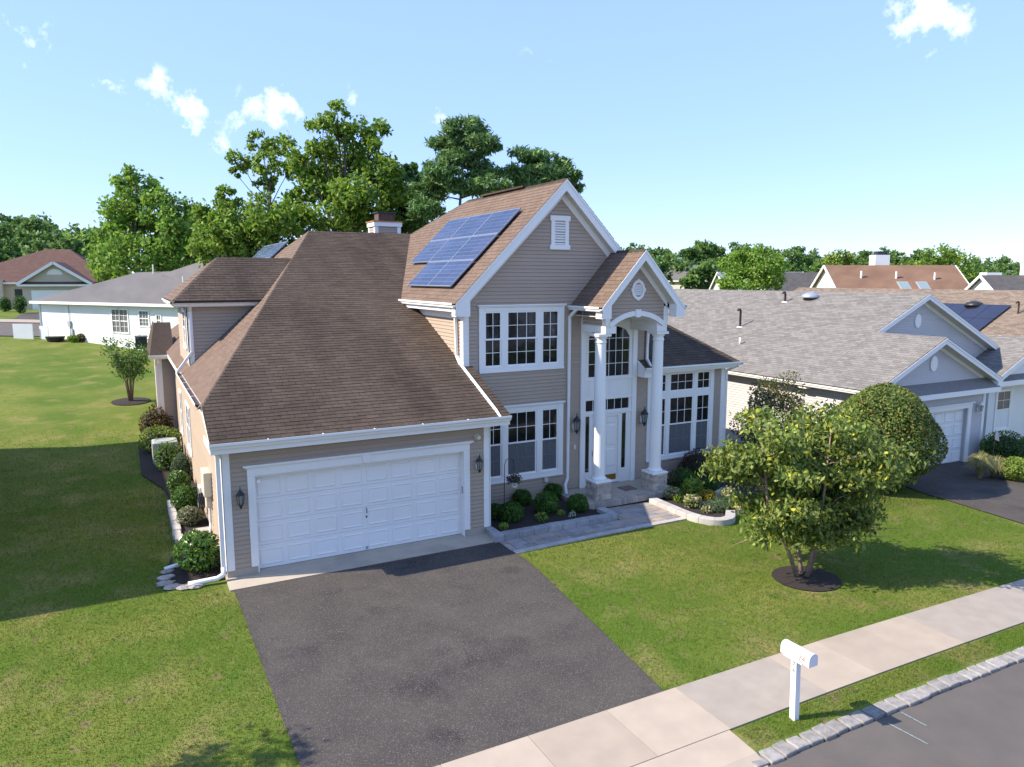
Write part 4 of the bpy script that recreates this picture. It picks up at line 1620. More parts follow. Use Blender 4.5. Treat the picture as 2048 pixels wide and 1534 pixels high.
# driveway
DRV = [(1.68, 15.60), (1.70, 8.43), (7.16, 8.43), (7.26, 9.2), (7.45, 10.6), (7.66, 12.2), (7.84, 13.6), (7.90, 14.4), (7.86, 14.64), (7.80, 15.60)]
drive = struct(sheet('driveway', DRV, M_DRIVE, .006))
b = MB()
b.box(1.60, 7.98, 15.60, YG + .24, -.05, .022)
b.box(1.95, 7.23, YG - .02, YG + .215, .0221, .03)
struct(b.build('garage_apron', M_APRON))
b = MB()
nd = [ground_hit(1840, 985), ground_hit(1912, 1006.6), ground_hit(2048, 1049)]
nd = [(22.75, 16.1)] + [(p.x, p.y) for p in nd] + [(20.9, 8.42), (27.0, 8.42), (27.6, 11.0), (27.75, 16.1)]
struct(sheet('neighbour_driveway', nd, M_DRIVE, .02))
# sidewalk slabs
sw = MB().poly([(-30, 7.19, gz(-30, 8) - .03), (60, 7.19, gz(60, 8) - .03), (60, 8.43, gz(60, 8) - .03), (-30, 8.43, gz(-30, 8) - .03)])
sw.v, sw.f = [], []
for i in range(40):
    x0, x1 = -20 + 1.5 * i, -18.5 + 1.5 * i
    sw.poly([(x0, 7.215, gz(x0, 8) - .008), (x1, 7.215, gz(x1, 8) - .008), (x1, 8.405, gz(x1, 8) - .008), (x0, 8.405, gz(x0, 8) - .008)])
walk = struct(sw.build('sidewalk', M_MULCH))
jn = [-3.4, -2.0, -.66, .68, 2.02, 3.36, 4.70, 6.05, 7.38, 8.40, 9.42, 10.62, 11.82, 13.02, 14.25, 15.5, 16.75, 18.0, 19.25, 20.5, 21.75, 23]
for a, c in zip(jn[:-1], jn[1:]):
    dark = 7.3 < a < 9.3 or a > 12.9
    q = MB()
    z0, z1 = gz(a, 8), gz(c, 8)
    g_ = .006 if not (8.3 < a < 8.5 or 10.5 < a < 12) else .003
    q.add([(a + g_, 7.20, z0 - .06), (c - .004, 7.20, z1 - .06), (c - .004, 8.42, z1 - .06), (a + g_, 8.42, z0 - .06),
           (a + g_, 7.20, z0 + .012), (c - .004, 7.20, z1 + .012), (c - .004, 8.42, z1 + .012), (a + g_, 8.42, z0 + .012)],
          [(4, 5, 6, 7), (0, 1, 5, 4), (1, 2, 6, 5), (2, 3, 7, 6), (3, 0, 4, 7)])
    q.build('concrete_slab', M_WALK_D if dark else M_WALK, walk)
# concrete crossing between sidewalk and street, left of the verge
b = MB()
b.add([(-1.2, 6.40, -.075), (7.30, 6.40, -.075), (7.30, 6.64, .004), (-1.2, 6.64, .004), (7.34, 7.19, .010), (-1.2, 7.19, .010)], [(0, 1, 2, 3), (3, 2, 4, 5)])
struct(b.build('driveway_crossing', M_WALK))
# granite curb blocks
curb = struct(MB().box(-8, 26, 6.46, 6.70, -.3, -.14).build('curb', M_MULCH))
bl = MB().box(0, .252, -.13, .13, -.12, .0)
cbm = bpy.data.meshes.new('curb_block')
cbm.from_pydata([(x * 1.0, y, z) for x, y, z in bl.v], [], bl.f)
cbm.materials.append(M_BLOCK)
r = random.Random(5)
x = -2.0
while x < 24:
    low = x < 6.9
    o = place('curb_block', cbm, None, curb, (x, 6.575 + r.uniform(-.012, .012), gz(x, 6) + (-.05 if low else -.022) + r.uniform(-.008, .008)),
              (r.uniform(-.05, .05), r.uniform(-.04, .04), r.uniform(-.05, .05)), (r.uniform(.92, 1.02), r.uniform(.92, 1.06), 1))
    bv = o.modifiers.new('bevel', 'BEVEL')
    bv.width = .02
    bv.segments = 2
    x += .268
# chalk marks on the street
M_CHALK = mat('teal_chalk', (.26, .36, .34), .9, (.14, .17, .16), 30, 1)
for (p0, p1) in (((1802, 1424), (1854, 1452)), ((1776, 1446), (1856, 1488))):
    a, c = [Vector(view_dir(*p)) for p in (p0, p1)]
    a, c = [Vector((0, 0, 6.45)) + v * ((-.066 + gz(10, 6) - 6.45) / v.z) for v in (a, c)]
    n_ = Vector((-(c - a).y, (c - a).x, 0)).normalized() * .012
    struct(MB().poly([a - n_, c - n_, c + n_, a + n_]).build('chalk_line', M_CHALK))
# paver path
path = struct(sheet('path', [(7.84, 14.68), (13.20, 14.86), (13.30, 16.60), (11.50, 16.60), (11.50, 15.56), (7.80, 15.56)], M_MULCH, .004))
pvm = {}


def paver(x0, x1, y0, y1, h, m, rot=0):
    q = MB()
    g_ = .006
    z = gz(x0, y0)
    q.box(x0 + g_, x1 - g_, y0 + g_, y1 - g_, z - .02, z + h)
    return q.build('paver', m, path, bevel=.006)


r = random.Random(3)


def path_front(x):
    return 14.68 + (x - 7.84) * .0335


y = 0
rows_ = [(14.86, 15.10), (15.10, 15.28), (15.28, 15.56), (15.56, 15.80), (15.80, 15.98), (15.98, 16.24), (16.24, 16.58)]
for k, (ya_, yb_) in enumerate(rows_):
    x = 8.02 if k < 3 else 11.52
    xe = 13.24
    sh = .0335 if k == 0 else 0
    while x < xe - .05:
        w = min(r.choice([.2, .28, .36, .42]), xe - x)
        if xe - (x + w) < .12:
            w = xe - x
        y0 = max(ya_, path_front(x) + .19)
        if yb_ - y0 > .05:
            paver(x, x + w, y0, yb_, .018 + r.uniform(0, .004), M_PAVER)
        x += w
x = 7.86
while x < 13.15:
    w = .3
    z = gz(x, 15)
    q = MB()
    f0, f1 = path_front(x), path_front(x + w)
    q.slab([(x + .004, f0, z - .02), (x + w - .004, f1, z - .02), (x + w - .004, f1 + .18, z - .02), (x + .004, f0 + .18, z - .02)], (0, 0, .042))
    q.build('border_paver', M_PAVER_L, path, bevel=.006)
    x += w
for k in range(3):
    paver(7.84, 8.015, 14.88 + k * .225, 15.10 + k * .225, .02, M_PAVER)

# ---------------------------------------------------------------- planting beds and their walls
def bed(name, pts, dz, m=None):
    b = MB()
    n = len(pts)
    c = (sum(p[0] for p in pts) / n, sum(p[1] for p in pts) / n)
    vs = [(c[0], c[1], gz(*c) + dz + .03)] + [(p[0], p[1], gz(*p) + dz) for p in pts]
    b.add(vs, [(0, i + 1, (i + 1) % n + 1) for i in range(n)])
    return struct(b.build(name, m or M_MULCH))


bed('mulch_bed', [(7.98, 15.8), (11.3, 15.8), (11.3, 16.5), (11.2, 18.14), (7.98, 18.14)], .06)
wall_l = thing('planter_wall', 'low grey block wall around the boxwood bed', 'garden wall', (9.6, 15.68, 0))


def wall_block(parent, pts, z0, h, m=None):
    q = MB().slab([(p[0], p[1], z0) for p in pts], (0, 0, h))
    return q.build('wall_block', m or M_WALLCAP, parent, bevel=.015)


x = 8.02
r = random.Random(9)
while x < 11.24:
    w = min(.42, 11.26 - x)
    wall_block(wall_l, [(x + .003, 15.57, 0), (x + w - .003, 15.57, 0), (x + w - .003, 15.82, 0), (x + .003, 15.82, 0)], gz(x, 15) - .02, .19 + r.uniform(-.004, .004))
    x += w
wall_block(wall_l, [(7.74, 15.55), (8.015, 15.57), (8.015, 15.82), (7.80, 15.95)], -.02, .188)
wall_block(wall_l, [(7.80, 15.955), (8.015, 15.825), (8.015, 16.27), (7.82, 16.27)], -.02, .186)
wall_block(wall_l, [(11.265, 15.57), (11.48, 15.62), (11.52, 15.9), (11.265, 15.9)], gz(11, 15) - .02, .19)
wall_block(wall_l, [(11.265, 15.905), (11.52, 15.905), (11.52, 16.32), (11.265, 16.32)], gz(11, 15) - .02, .187)
# curved wall of the flower bed
wall_r = thing('planter_wall', 'curved pale stone wall around the flower bed right of the porch', 'garden wall', (13.6, 14.8, 0))
ctl = [(13.36, 16.50), (13.35, 15.9), (13.34, 15.3), (13.36, 14.9), (13.44, 14.55), (13.62, 14.27), (13.88, 14.14), (14.18, 14.22), (14.42, 14.45), (14.6, 14.62)]


def spline(ctl, n):
    out = []
    P = [ctl[0]] + ctl + [ctl[-1]]
    for i in range(1, len(P) - 2):
        for k in range(n):
            t = k / n
            p = []
            for c in range(2):
                a0, a1, a2, a3 = P[i - 1][c], P[i][c], P[i + 1][c], P[i + 2][c]
                p.append(.5 * (2 * a1 + (a2 - a0) * t + (2 * a0 - 5 * a1 + 4 * a2 - a3) * t * t + (3 * a1 - a0 - 3 * a2 + a3) * t ** 3))
            out.append(tuple(p))
    out.append(ctl[-1])
    return out


sp = spline(ctl, 6)
acc, i0 = 0, 0
for i in range(1, len(sp)):
    acc += math.dist(sp[i], sp[i - 1])
    if acc > .36 or i == len(sp) - 1:
        seg = sp[i0:i + 1]
        L_, R_ = [], []
        for j, p in enumerate(seg):
            gi = i0 + j
            a, c = sp[max(0, gi - 1)], sp[min(len(sp) - 1, gi + 1)]
            d = Vector((c[0] - a[0], c[1] - a[1])).normalized()
            L_.append((p[0] - d.y * .13, p[1] + d.x * .13))
            R_.append((p[0] + d.y * .13, p[1] - d.x * .13))
        z0 = gz(*seg[0]) - .03
        wall_block(wall_r, R_ + L_[::-1], z0, .185, M_PAVER_L)
        acc, i0 = 0, i
wall_block(wall_r, [(14.95, 14.62), (15.45, 14.80), (15.40, 15.05), (14.88, 14.88)], gz(15, 14.8) - .03, .19, M_PAVER_L)
bed('mulch_bed', [(13.42, 16.5), (13.42, 14.9), (13.6, 14.4), (13.9, 14.22), (14.3, 14.5), (14.9, 14.8), (15.6, 15.1), (17.2, 15.9), (18.0, 16.9), (18.0, 18.14), (14.5, 18.14), (14.5, 16.6)], .05)
# side bed on the left of the garage
bed('mulch_bed', [(.95, 18.9), (1.64, 18.9), (1.64, 30.5), (.2, 30.5), (.2, 26.5), (.75, 24.5), (.9, 22.8)], .03)
bed('mulch_bed', [(.55, 16.25), (1.62, 16.32), (1.62, 18.5), (.7, 18.6), (.45, 17.2)], .02)
edge = thing('edging_blocks', 'row of pale stone blocks edging the side bed', 'edging', (.88, 20.9, 0))
r = random.Random(2)
for k in range(9):
    y0 = 19.1 + k * .41
    x0 = .76 + r.uniform(-.015, .015)
    wall_block(edge, [(x0, y0 + .008), (x0 + .2, y0 + .008), (x0 + .2, y0 + .402), (x0, y0 + .402)], -.04, .16 + r.uniform(-.01, .01), M_PAVER_L)
for k in range(2):
    wall_block(edge, [(.97 + k * .3, 18.92), (1.262 + k * .3, 18.92), (1.262 + k * .3, 19.12), (.97 + k * .3, 19.12)], -.04, .14, M_STONE)
wall_block(edge, [(1.28, 19.3), (1.6, 19.3), (1.6, 19.62), (1.28, 19.62)], -.02, .2, M_PAVER_L)
M_ROCK = mat('field_stone', (.40, .36, .32), .9, (.30, .26, .23), 8, 1, obj=.2, bump=.8, bscale=18)


def rock_mesh(seed, sx, sy, sz):
    r = random.Random(seed)
    b = MB()
    n, m = 9, 6
    for j in range(m + 1):
        th = math.pi * j / m
        for i in range(n):
            ph_ = 2 * math.pi * i / n
            k = 1 + r.uniform(-.22, .22)
            b.v.append((sx * k * math.sin(th) * math.cos(ph_), sy * k * math.sin(th) * math.sin(ph_), sz * k * math.cos(th)))
    for j in range(m):
        for i in range(n):
            b.f.append((j * n + i, (j + 1) * n + i, (j + 1) * n + (i + 1) % n, j * n + (i + 1) % n))
    return b


for k, (x, y, s) in enumerate(((.46, 16.95, .16), (.44, 16.62, .18), (.55, 16.38, .17), (.78, 16.22, .16), (1.0, 16.16, .14), (.5, 17.3, .13))):
    q = rock_mesh(k, s * 1.1, s * .75, .05)
    q.v = [(a + x, c + y, d + gz(x, y) + .02) for a, c, d in q.v]
    o = q.build('edging_stone', M_ROCK, edge)
q = rock_mesh(44, .26, .2, .2)
q.v = [(a + 15.5, c + 15.9, d + gz(15.5, 15.9) + .15) for a, c, d in q.v]
tag(q.build('boulder', mat('pale_boulder', (.55, .50, .43), .9, (.42, .36, .30), 6, 1, bump=.6, bscale=20), smooth=True), 'pale rounded boulder lying in the flower bed', 'rock')

# grass blades on the near lawns
def in_hard(x, y):
    h = (y < 7.2) & ~((x > 7.42) & (y > 6.72) & (y < 7.2))
    h |= (y > 7.17) & (y < 8.44)
    h |= (x > 1.71 + .025 * np.sin(y * 7) + .02 * np.sin(y * 23)) & (x < 7.14 + np.clip((y - 8.4) / 6, 0, 1) * .72 + .025 * np.sin(y * 6) + .02 * np.sin(y * 19)) & (y < 15.7)
    h |= (x > 1.5) & (x < 8.05) & (y > 15.55)
    h |= (x > 7.6) & (x < 13.35) & (y > 14.66 + (x - 7.84) * .0335)
    h |= (x > 13.2) & (y > 14.15 + np.abs(x - 13.9) * .55)
    h |= (x > .45) & (y > 16.1) & (y < 18.7) & (x < 2)
    h |= (x > .74) & (y > 18.7) & (x < 2)
    h |= (x > .15) & (y > 26) & (x < 2)
    h |= ((x - 12.85) / .8) ** 2 + ((y - 10.55) / .74) ** 2 < 1
    h |= (x > 20.85 + (y - 8.42) * .25) & (x < 28) & (y > 8.3)
    return h


def gz_np(x, y):
    a = np.maximum(0, x - 9)
    f = -.025 * (a - 2.5 * (1 - np.exp(-a / 2.5)))
    b_ = np.maximum(0, y - 24)
    return f + np.minimum(.064 * (b_ - 4 * (1 - np.exp(-b_ / 4))), 3.2)


rng = np.random.default_rng(11)
PX_, PY_, PS_ = [], [], []
for (x0, x1, y0, y1, dn, sc) in ((-3, 2, 8.4, 16.5, 1300, 1.0), (-4.5, 1.6, 16.5, 24, 700, 1.25), (-6, 1.6, 24, 36, 240, 1.7), (7, 23, 8.4, 15.5, 1100, 1.0), (7.4, 21, 6.7, 7.21, 2200, 1.0), (14, 22, 13, 18, 300, 1.3)):
    n = int((x1 - x0) * (y1 - y0) * dn)
    x, y = rng.uniform(x0, x1, n), rng.uniform(y0, y1, n)
    k = ~in_hard(x, y) & ((y < 24) | (rng.uniform(size=n) > (y - 24) / 12))
    PX_.append(x[k]); PY_.append(y[k]); PS_.append(np.full(k.sum(), sc))
x, y, s = np.concatenate(PX_), np.concatenate(PY_), np.concatenate(PS_)
n = len(x)
z = gz_np(x, y) - .012
h = rng.uniform(.018, .044, n) * s
w = rng.uniform(.004, .0075, n) * s
an = rng.uniform(0, 2 * np.pi, n)
ln = rng.uniform(.1, .9, n) * h
la = rng.uniform(0, 2 * np.pi, n)
Vg = np.zeros((n, 3, 3))
Vg[:, 0] = np.stack([x - np.cos(an) * w, y - np.sin(an) * w, z], 1)
Vg[:, 1] = np.stack([x + np.cos(an) * w, y + np.sin(an) * w, z], 1)
Vg[:, 2] = np.stack([x + np.cos(la) * ln, y + np.sin(la) * ln, z + h], 1)
me = npmesh('grass', Vg.reshape(-1, 3), np.arange(n * 3).reshape(-1, 3), 3)
stuff(link('grass', me, M_BLADE))['label'] = 'short mown lawn grass'

# ---------------------------------------------------------------- mailbox
mbx = thing('mailbox', 'white mailbox on a leaning white post by the curb', 'mailbox', (8.41, 6.97, 0))
M_MAIL = mat('white_plastic', (.80, .80, .80), .4, (.74, .74, .74), 3, .5)
tilt = Vector((-.035, .0, 1)).normalized()
b = MB()
base, top = Vector((8.41, 6.97, -.05)), Vector((8.41, 6.97, 0)) + tilt * .98
b.bar(base, top, .10, .10, (0, 1, 0))
post = b.build('post', M_MAIL, mbx, bevel=.008)
# box runs towards the street (-Y)
b = MB()
prof = [(-.085, 0), (.085, 0), (.085, .10)] + [(.085 * math.cos(t), .10 + .085 * math.sin(t)) for t in [math.pi * k / 10 for k in range(1, 10)]] + [(-.085, .10)]
bc = Vector((8.375, 6.97, .97))
extrude_profile(b, prof, bc + Vector((0, .22, 0)), (1, 0, 0), (0, 0, 1), (0, -.50, 0))
box_ = b.build('box', M_MAIL, mbx, bevel=.01)
b = MB()
prof2 = [(p[0] * 1.08, p[1] * 1.06 - .004) for p in prof]
extrude_profile(b, prof2, bc + Vector((0, -.275, 0)), (1, 0, 0), (0, 0, 1), (0, -.03, 0))
b.build('box_door', M_MAIL, mbx, bevel=.006)
MB().box(8.30, 8.45, 6.80, 7.14, .945, .968).build('mount_board', M_MAIL, mbx)


def text_on(body, size, loc, rot, m, name, parent):
    cu = bpy.data.curves.new(name, 'FONT')
    cu.body = body
    cu.size = size
    cu.extrude = .001
    cu.align_x = 'CENTER'
    cu.align_y = 'CENTER'
    o = bpy.data.objects.new(name, cu)
    COL.objects.link(o)
    o.location = loc
    o.rotation_euler = rot
    bpy.context.view_layer.update()
    dg = bpy.context.evaluated_depsgraph_get()
    me = bpy.data.meshes.new_from_object(o.evaluated_get(dg))
    bpy.data.objects.remove(o)
    ob = bpy.data.objects.new(name, me)
    COL.objects.link(ob)
    me.materials.clear()
    me.materials.append(m)
    ob.parent = parent
    ob.location = Vector(loc) - OFF[parent.name]
    ob.rotation_euler = rot
    return ob


M_NUM = mat('orange_numerals', (.34, .085, .012), .5)
M_NUM2 = mat('grey_numerals', (.07, .08, .085), .5)
text_on('74', .12, (8.2880, 6.80, 1.045), (math.pi / 2, 0, -math.pi / 2), M_NUM, 'house_number', mbx)
text_on('7', .10, (8.326, 6.965, .88), (math.pi / 2, 0, -math.pi / 2), M_NUM2, 'house_number', mbx)
text_on('4', .10, (8.330, 6.965, .77), (math.pi / 2, 0, -math.pi / 2), M_NUM2, 'house_number', mbx)
# =================================================================== NEIGHBOURING HOUSES
M_NSIDE = mat('grey_siding', (.50, .48, .47), .6, (.46, .44, .43), 1, .6, island=.03)
M_NSHING = mat('weathered_grey_shingle', (.215, .20, .185), .93, (.185, .172, .16), 7, .8, island=.17, bump=.4, bscale=200, spec=.2)
M_TANSH = mat('tan_shingle', (.22, .17, .13), .93, (.18, .14, .11), 5, .8, island=.2, spec=.2)
M_GREYROOF = mat('streaked_grey_roof', (.155, .145, .142), .93, (.12, .112, .11), .6, 1, stretch=(1, .25, 1), spec=.2, bump=.3, bscale=40)
M_BROWNROOF = mat('red_brown_roof', (.15, .085, .065), .93, (.12, .07, .055), 2, 1, spec=.2, bump=.3, bscale=30)
M_RUSTROOF = mat('rust_brown_roof', (.24, .145, .095), .93, (.18, .105, .07), .8, 1, stretch=(.6, 1, 1), spec=.2, bump=.3, bscale=20)
M_SLATE = mat('slate_blue_roof', (.20, .225, .27), .9, (.17, .19, .23), 2, 1, spec=.2)
M_DARKROOF = mat('charcoal_roof', (.10, .095, .09), .93, (.075, .07, .07), 2, 1, spec=.2)
M_STUCCO = mat('cream_stucco', (.52, .46, .36), .85, (.47, .41, .32), 1.5, .7, bump=.1, bscale=30)
M_WALLWHITE = mat('white_siding', (.78, .78, .76), .7, (.72, .72, .70), 1, .7)
M_PALE = mat('pale_siding', (.55, .53, .50), .7, (.50, .48, .45), 1, .7)
M_SKYLIGHT = glassmat('skylight_glass', (.25, .32, .32), .15, .1)


def nsiding(parent, face, plane, u0, u1, z0, z1, m, holes=(), clip=None):
    global M_SIDING_J
    keep = M_SIDING_J
    M_SIDING_J = m
    o = siding(parent, face, plane, u0, u1, z0, z1, holes, clip, single=False)
    M_SIDING_J = keep
    return o


# ---------------------------------------------------------------- grey house next door (right)
NB = thing('house', 'grey house next door with mottled grey roof and two front gables', 'house', (26, 20, -.45))
NZ = -.42
SL = .456
xe, ze = 21.70, 2.73
gx1, gz1, gy1 = 25.36, 4.40, 15.55          # garage gable
gx2, gz2, gy2 = 28.50, 5.84, 18.30          # upper gable
b = MB()
b.box(22.1, 22.3, 15.95, 37, NZ - .5, 2.66)
cut_wall(b, Face('S', 15.95), 22.1, 28.65, NZ - .5, 2.62, [(22.80, 27.62, NZ - .1, NZ + 2.1)], -.2, 0)
b.slab([(22.1, 15.95, 2.62), (28.65, 15.95, 2.62), (gx1, 15.95, 4.12)], (0, .2, 0))
b.slab([(22.4, 18.70, 2.6), (34.6, 18.70, 2.6), (gx2, 18.70, 5.55)], (0, .2, 0))
b.box(28.45, 28.65, 16.15, 19, NZ - .5, 2.6)
b.box(22.3, 36, 36.8, 37, NZ - .5, 2.6)
nw = b.build('walls', M_NSIDE, NB)
nsiding(nw, 'W', 22.1, 15.95, 37, NZ + .2, 2.6, M_NSIDE)
nsiding(nw, 'S', 15.95, 22.2, 28.55, NZ + .15, 2.35, M_NSIDE, holes=[(22.6, 27.85, NZ, NZ + 2.32)])
nsiding(nw, 'S', 15.95, 22.2, 28.6, 2.75, 4.2, M_NSIDE, clip=lambda z: (gx1 - (4.12 - z) / SL, gx1 + (4.12 - z) / SL))
nsiding(nw, 'S', 18.70, 22.4, 34.5, 3.2, 5.6, M_NSIDE, clip=lambda z: (gx2 - (5.55 - z) / SL, gx2 + (5.55 - z) / SL))
b = MB()
yb = 36.5
def zl(x):
    return ze + SL * (x - xe)
# continuous left slope, garage gable and upper gable
b.slab([(xe, gy1, ze), (gx1, gy1, gz1), (gx1, gy2, gz1), (xe, gy2, ze)], TH)
b.slab([(xe, gy2, ze), (gx2, gy2, gz2), (gx2, yb, gz2), (xe, yb, ze)], TH)
b.slab([(gx1, gy1, gz1), (29.02, gy1, ze), (29.02, 20, ze), (gx1, 20, gz1)], TH)
b.slab([(gx2, gy2, gz2), (35.3, gy2, ze), (35.3, yb, ze), (gx2, yb, gz2)], TH)
nroof = b.build('roof', M_FELT, NB)
kS = math.sqrt(1 + SL * SL)
shingles(nroof, (xe, yb, ze + .01), (0, -1, 0), (1, 0, SL), [(0, 0), (yb - gy2, 0), (yb - gy2, (gx2 - xe) * kS), (0, (gx2 - xe) * kS)], 51, mj=M_NSHING)
shingles(nroof, (xe, gy2, ze + .01), (0, -1, 0), (1, 0, SL), [(0, 0), (gy2 - gy1, 0), (gy2 - gy1, (gx1 - xe) * kS), (0, (gx1 - xe) * kS)], 52, mj=M_NSHING)
shingles(nroof, (35.3, gy2, ze + .01), (0, 1, 0), (-1, 0, SL), [(0, 0), (6, 0), (6, (35.3 - gx2) * kS), (0, (35.3 - gx2) * kS)], 53, mj=M_NSHING)
shingles(nroof, (29.02, gy1, ze + .01), (0, 1, 0), (-1, 0, SL), [(0, 0), (3.1, 0), (3.1, (29.02 - gx1) * kS), (0, (29.02 - gx1) * kS)], 54, mj=M_NSHING)
# pent roof above the garage door
b = MB().slab([(22.2, 15.55, 2.45), (28.9, 15.55, 2.45), (28.6, 15.94, 2.78), (22.2, 15.94, 2.78)], (0, 0, -.04))
b.build('pent_roof', M_NSHING, NB)
HOUSE_KEEP = HOUSE
HOUSE = NB
rake(gx1, gz1, 3.66, SL, gy1, 15.95, .22, .3, 3.28, 'rake_board', .12)
rake(gx2, gz2, 6.8, SL, gy2, 18.70, .22, .3, 6.3, 'rake_board', .12)
gutter(NB, (xe + .02, gy1 + .05, ze - .13), (-1, 0, 0), (0, 21, 0), guard=False)
b = MB()
b.box(22.2, 28.9, 15.52, 15.55, 2.26, 2.44)
b.build('pent_fascia', M_WHITE, NB)
MB().box(xe + .03, 22.1, gy1 + .05, yb, ze - .16, ze - .14).build('soffit', M_SOFFIT, NB)
b = MB()
b.box(28.52, 28.68, 15.92, 15.95, NZ, 2.3)
b.build('corner_board', M_WHITE, NB)
FN = Face('S', 15.95)
b = MB()
FN.box(b, 22.62, 22.80, 0, .05, NZ, NZ + 2.1)
FN.box(b, 27.62, 27.82, 0, .05, NZ, NZ + 2.1)
FN.box(b, 22.6, 27.84, 0, .052, NZ + 2.1, NZ + 2.28)
FN.box(b, 22.52, 27.92, 0, .11, NZ + 2.28, NZ + 2.33)
b.build('garage_door_casing', M_WHITE, NB)
ngd = MB().box(22.80, 27.62, 16.08, 16.12, NZ, NZ + 2.1).build('garage_door', M_WHITE2, NB)
for r_ in range(4):
    for c_ in range(8):
        x0, z0 = 22.86 + c_ * .6, NZ + .07 + r_ * .52
        place('raised_panel', pme, None, ngd, (x0, 16.078, z0), (0, 0, 0), (.48 / w_, 1, .38 / h_))
for k in range(4):
    MB().box(22.80, 27.62, 16.07, 16.079, NZ + .02 + k * .52, NZ + .026 + k * .52).build('section_joint', M_GREYPL, ngd)


def oval_vent(x, y, z, s=1.0):
    b = MB()
    for i in range(20):
        t0, t1 = 2 * math.pi * i / 20, 2 * math.pi * (i + 1) / 20
        b.slab([(x, y - .03, z), (x + .2 * s * math.cos(t0), y - .03, z + .28 * s * math.sin(t0)), (x + .2 * s * math.cos(t1), y - .03, z + .28 * s * math.sin(t1))], (0, .03, 0))
    o = b.build('oval_vent', M_WHITE, NB)
    q = MB()
    for k in range(6):
        q.box(x - .12 * s, x + .12 * s, y - .042, y - .03, z - .17 * s + k * .065 * s, z - .145 * s + k * .065 * s)
    q.build('louvres', M_WHITE2, o)


oval_vent(25.3, 15.925, 3.46)
oval_vent(28.4, 18.68, 4.75)
lantern(28.2, 15.93, NZ + 2.08, 1.2, white=True)
# entry wing on the right
b = MB()
b.box(31.9, 36.5, 17.6, 17.8, NZ - .5, 2.3)
b.box(31.9, 32.1, 17.8, 20, NZ - .5, 2.3)
b.slab([(31.7, 17.3, 2.35), (37.6, 17.3, 2.35), (34.6, 17.3, 3.7)], (0, .3, 0))
b.build('wing_wall', M_WALLWHITE, NB)
b = MB().slab([(31.4, 17.0, 2.45), (34.6, 17.0, 3.91), (34.6, 22, 3.91), (31.4, 22, 2.45)], TH)
b.slab([(34.6, 17.0, 3.91), (37.8, 17.0, 2.45), (37.8, 22, 2.45), (34.6, 22, 3.91)], TH)
wn2 = b.build('wing_roof', M_NSHING, NB)
shingles(wn2, (31.4, 22, 2.46), (0, -1, 0), (1, 0, SL), [(0, 0), (5, 0), (5, 3.2 * kS), (0, 3.2 * kS)], 56, mj=M_NSHING)
b = MB().slab([(31.4, 16.98, 2.44), (34.6, 16.98, 3.9), (34.6, 16.98, 3.65), (31.4, 16.98, 2.19)], (0, .03, 0))
b.slab([(37.8, 16.98, 2.44), (34.6, 16.98, 3.9), (34.6, 16.98, 3.65), (37.8, 16.98, 2.19)], (0, .03, 0))
b.box(31.4, 38, 17.0, 17.05, 2.05, 2.25)
b.build('wing_fascia', M_WHITE, NB)
b = MB().slab([(31.6, 17.05, 2.25), (38, 17.05, 2.25), (38, 17.5, 2.62), (31.9, 17.5, 2.62)], (0, 0, -.03))
b.build('wing_pent', M_NSHING, NB)
window(NB, Face('S', 17.6), [(32.55, 33.45, 2)], NZ + .55, NZ + 2.1, 32.4, 33.6, NZ + .42, NZ + 2.22, cornice=False)
HOUSE = HOUSE_KEEP
# vents and flues on the neighbour's roof
def on_slope(x, y):
    return Vector((x, y, zl(x)))
M_PIPE = mat('dark_pipe', (.05, .03, .025), .5)
for k, (px, py, h, hook) in enumerate(((1480, 655, .75, 1), (1570, 605, .4, 1))):
    d = view_dir(px, py)
    t = (ze - SL * xe - 6.45) / (d[2] - SL * d[0])
    p = Vector((0, 0, 6.45)) + Vector(d) * t
    pts = [p, p + Vector((0, 0, h))]
    if hook:
        pts += [p + Vector((-.04, 0, h + .08)), p + Vector((-.14, 0, h + .08)), p + Vector((-.17, 0, h + .02))]
    q = MB().tube(pts, .05, 8).build('flue_pipe', M_PIPE, NB, smooth=True)
    MB().lathe(p, [(.16, .0), (.14, .03), (.06, .05)], 12).build('flashing', M_WHITE, q)
d = view_dir(1480, 690)
t = (ze - SL * xe - 6.45) / (d[2] - SL * d[0])
p = Vector((0, 0, 6.45)) + Vector(d) * t
MB().tube([p, p + Vector((0, 0, .32))], .05, 8).build('vent_pipe', M_WHITE, NB, smooth=True)
d = view_dir(1620, 598)
t = (ze - SL * xe - 6.45) / (d[2] - SL * d[0])
p = Vector((0, 0, 6.45)) + Vector(d) * t
b = MB().lathe(p + Vector((0, 0, .05)), [(.38, 0), (.40, .06), (.33, .16), (.15, .24), (.02, .26)], 16)
b.build('attic_fan', mat('galvanised', (.45, .47, .5), .35, metal=.5), NB, smooth=True)

# ---------------------------------------------------------------- tan-roofed house beyond it with dark solar panels
H3 = thing('house', 'tan-roofed house behind the grey one with black solar panels', 'house', (45, 24, -.6))
x3, z3 = 46.0, 5.75
b = MB().slab([(37.5, 12, z3 - SL * 8.5), (x3, 12, z3), (x3, 40, z3), (37.5, 40, z3 - SL * 8.5)], TH)
b.slab([(x3, 12, z3), (54, 12, z3 - SL * 8), (54, 40, z3 - SL * 8), (x3, 40, z3)], TH)
r3 = b.build('roof', M_FELT, H3)
shingles(r3, (37.5, 40, z3 - SL * 8.5 + .01), (0, -1, 0), (1, 0, SL), [(0, 0), (28, 0), (28, 8.5 * kS), (0, 8.5 * kS)], 57, mj=M_TANSH)
MB().box(38, 53.5, 12.5, 39.5, -1.2, 2.0).build('walls', M_PALE, H3)
M_BLKCELL = mat('black_solar_glass', (.012, .011, .022), .15, (.02, .018, .035), .7, 1, spec=.8)
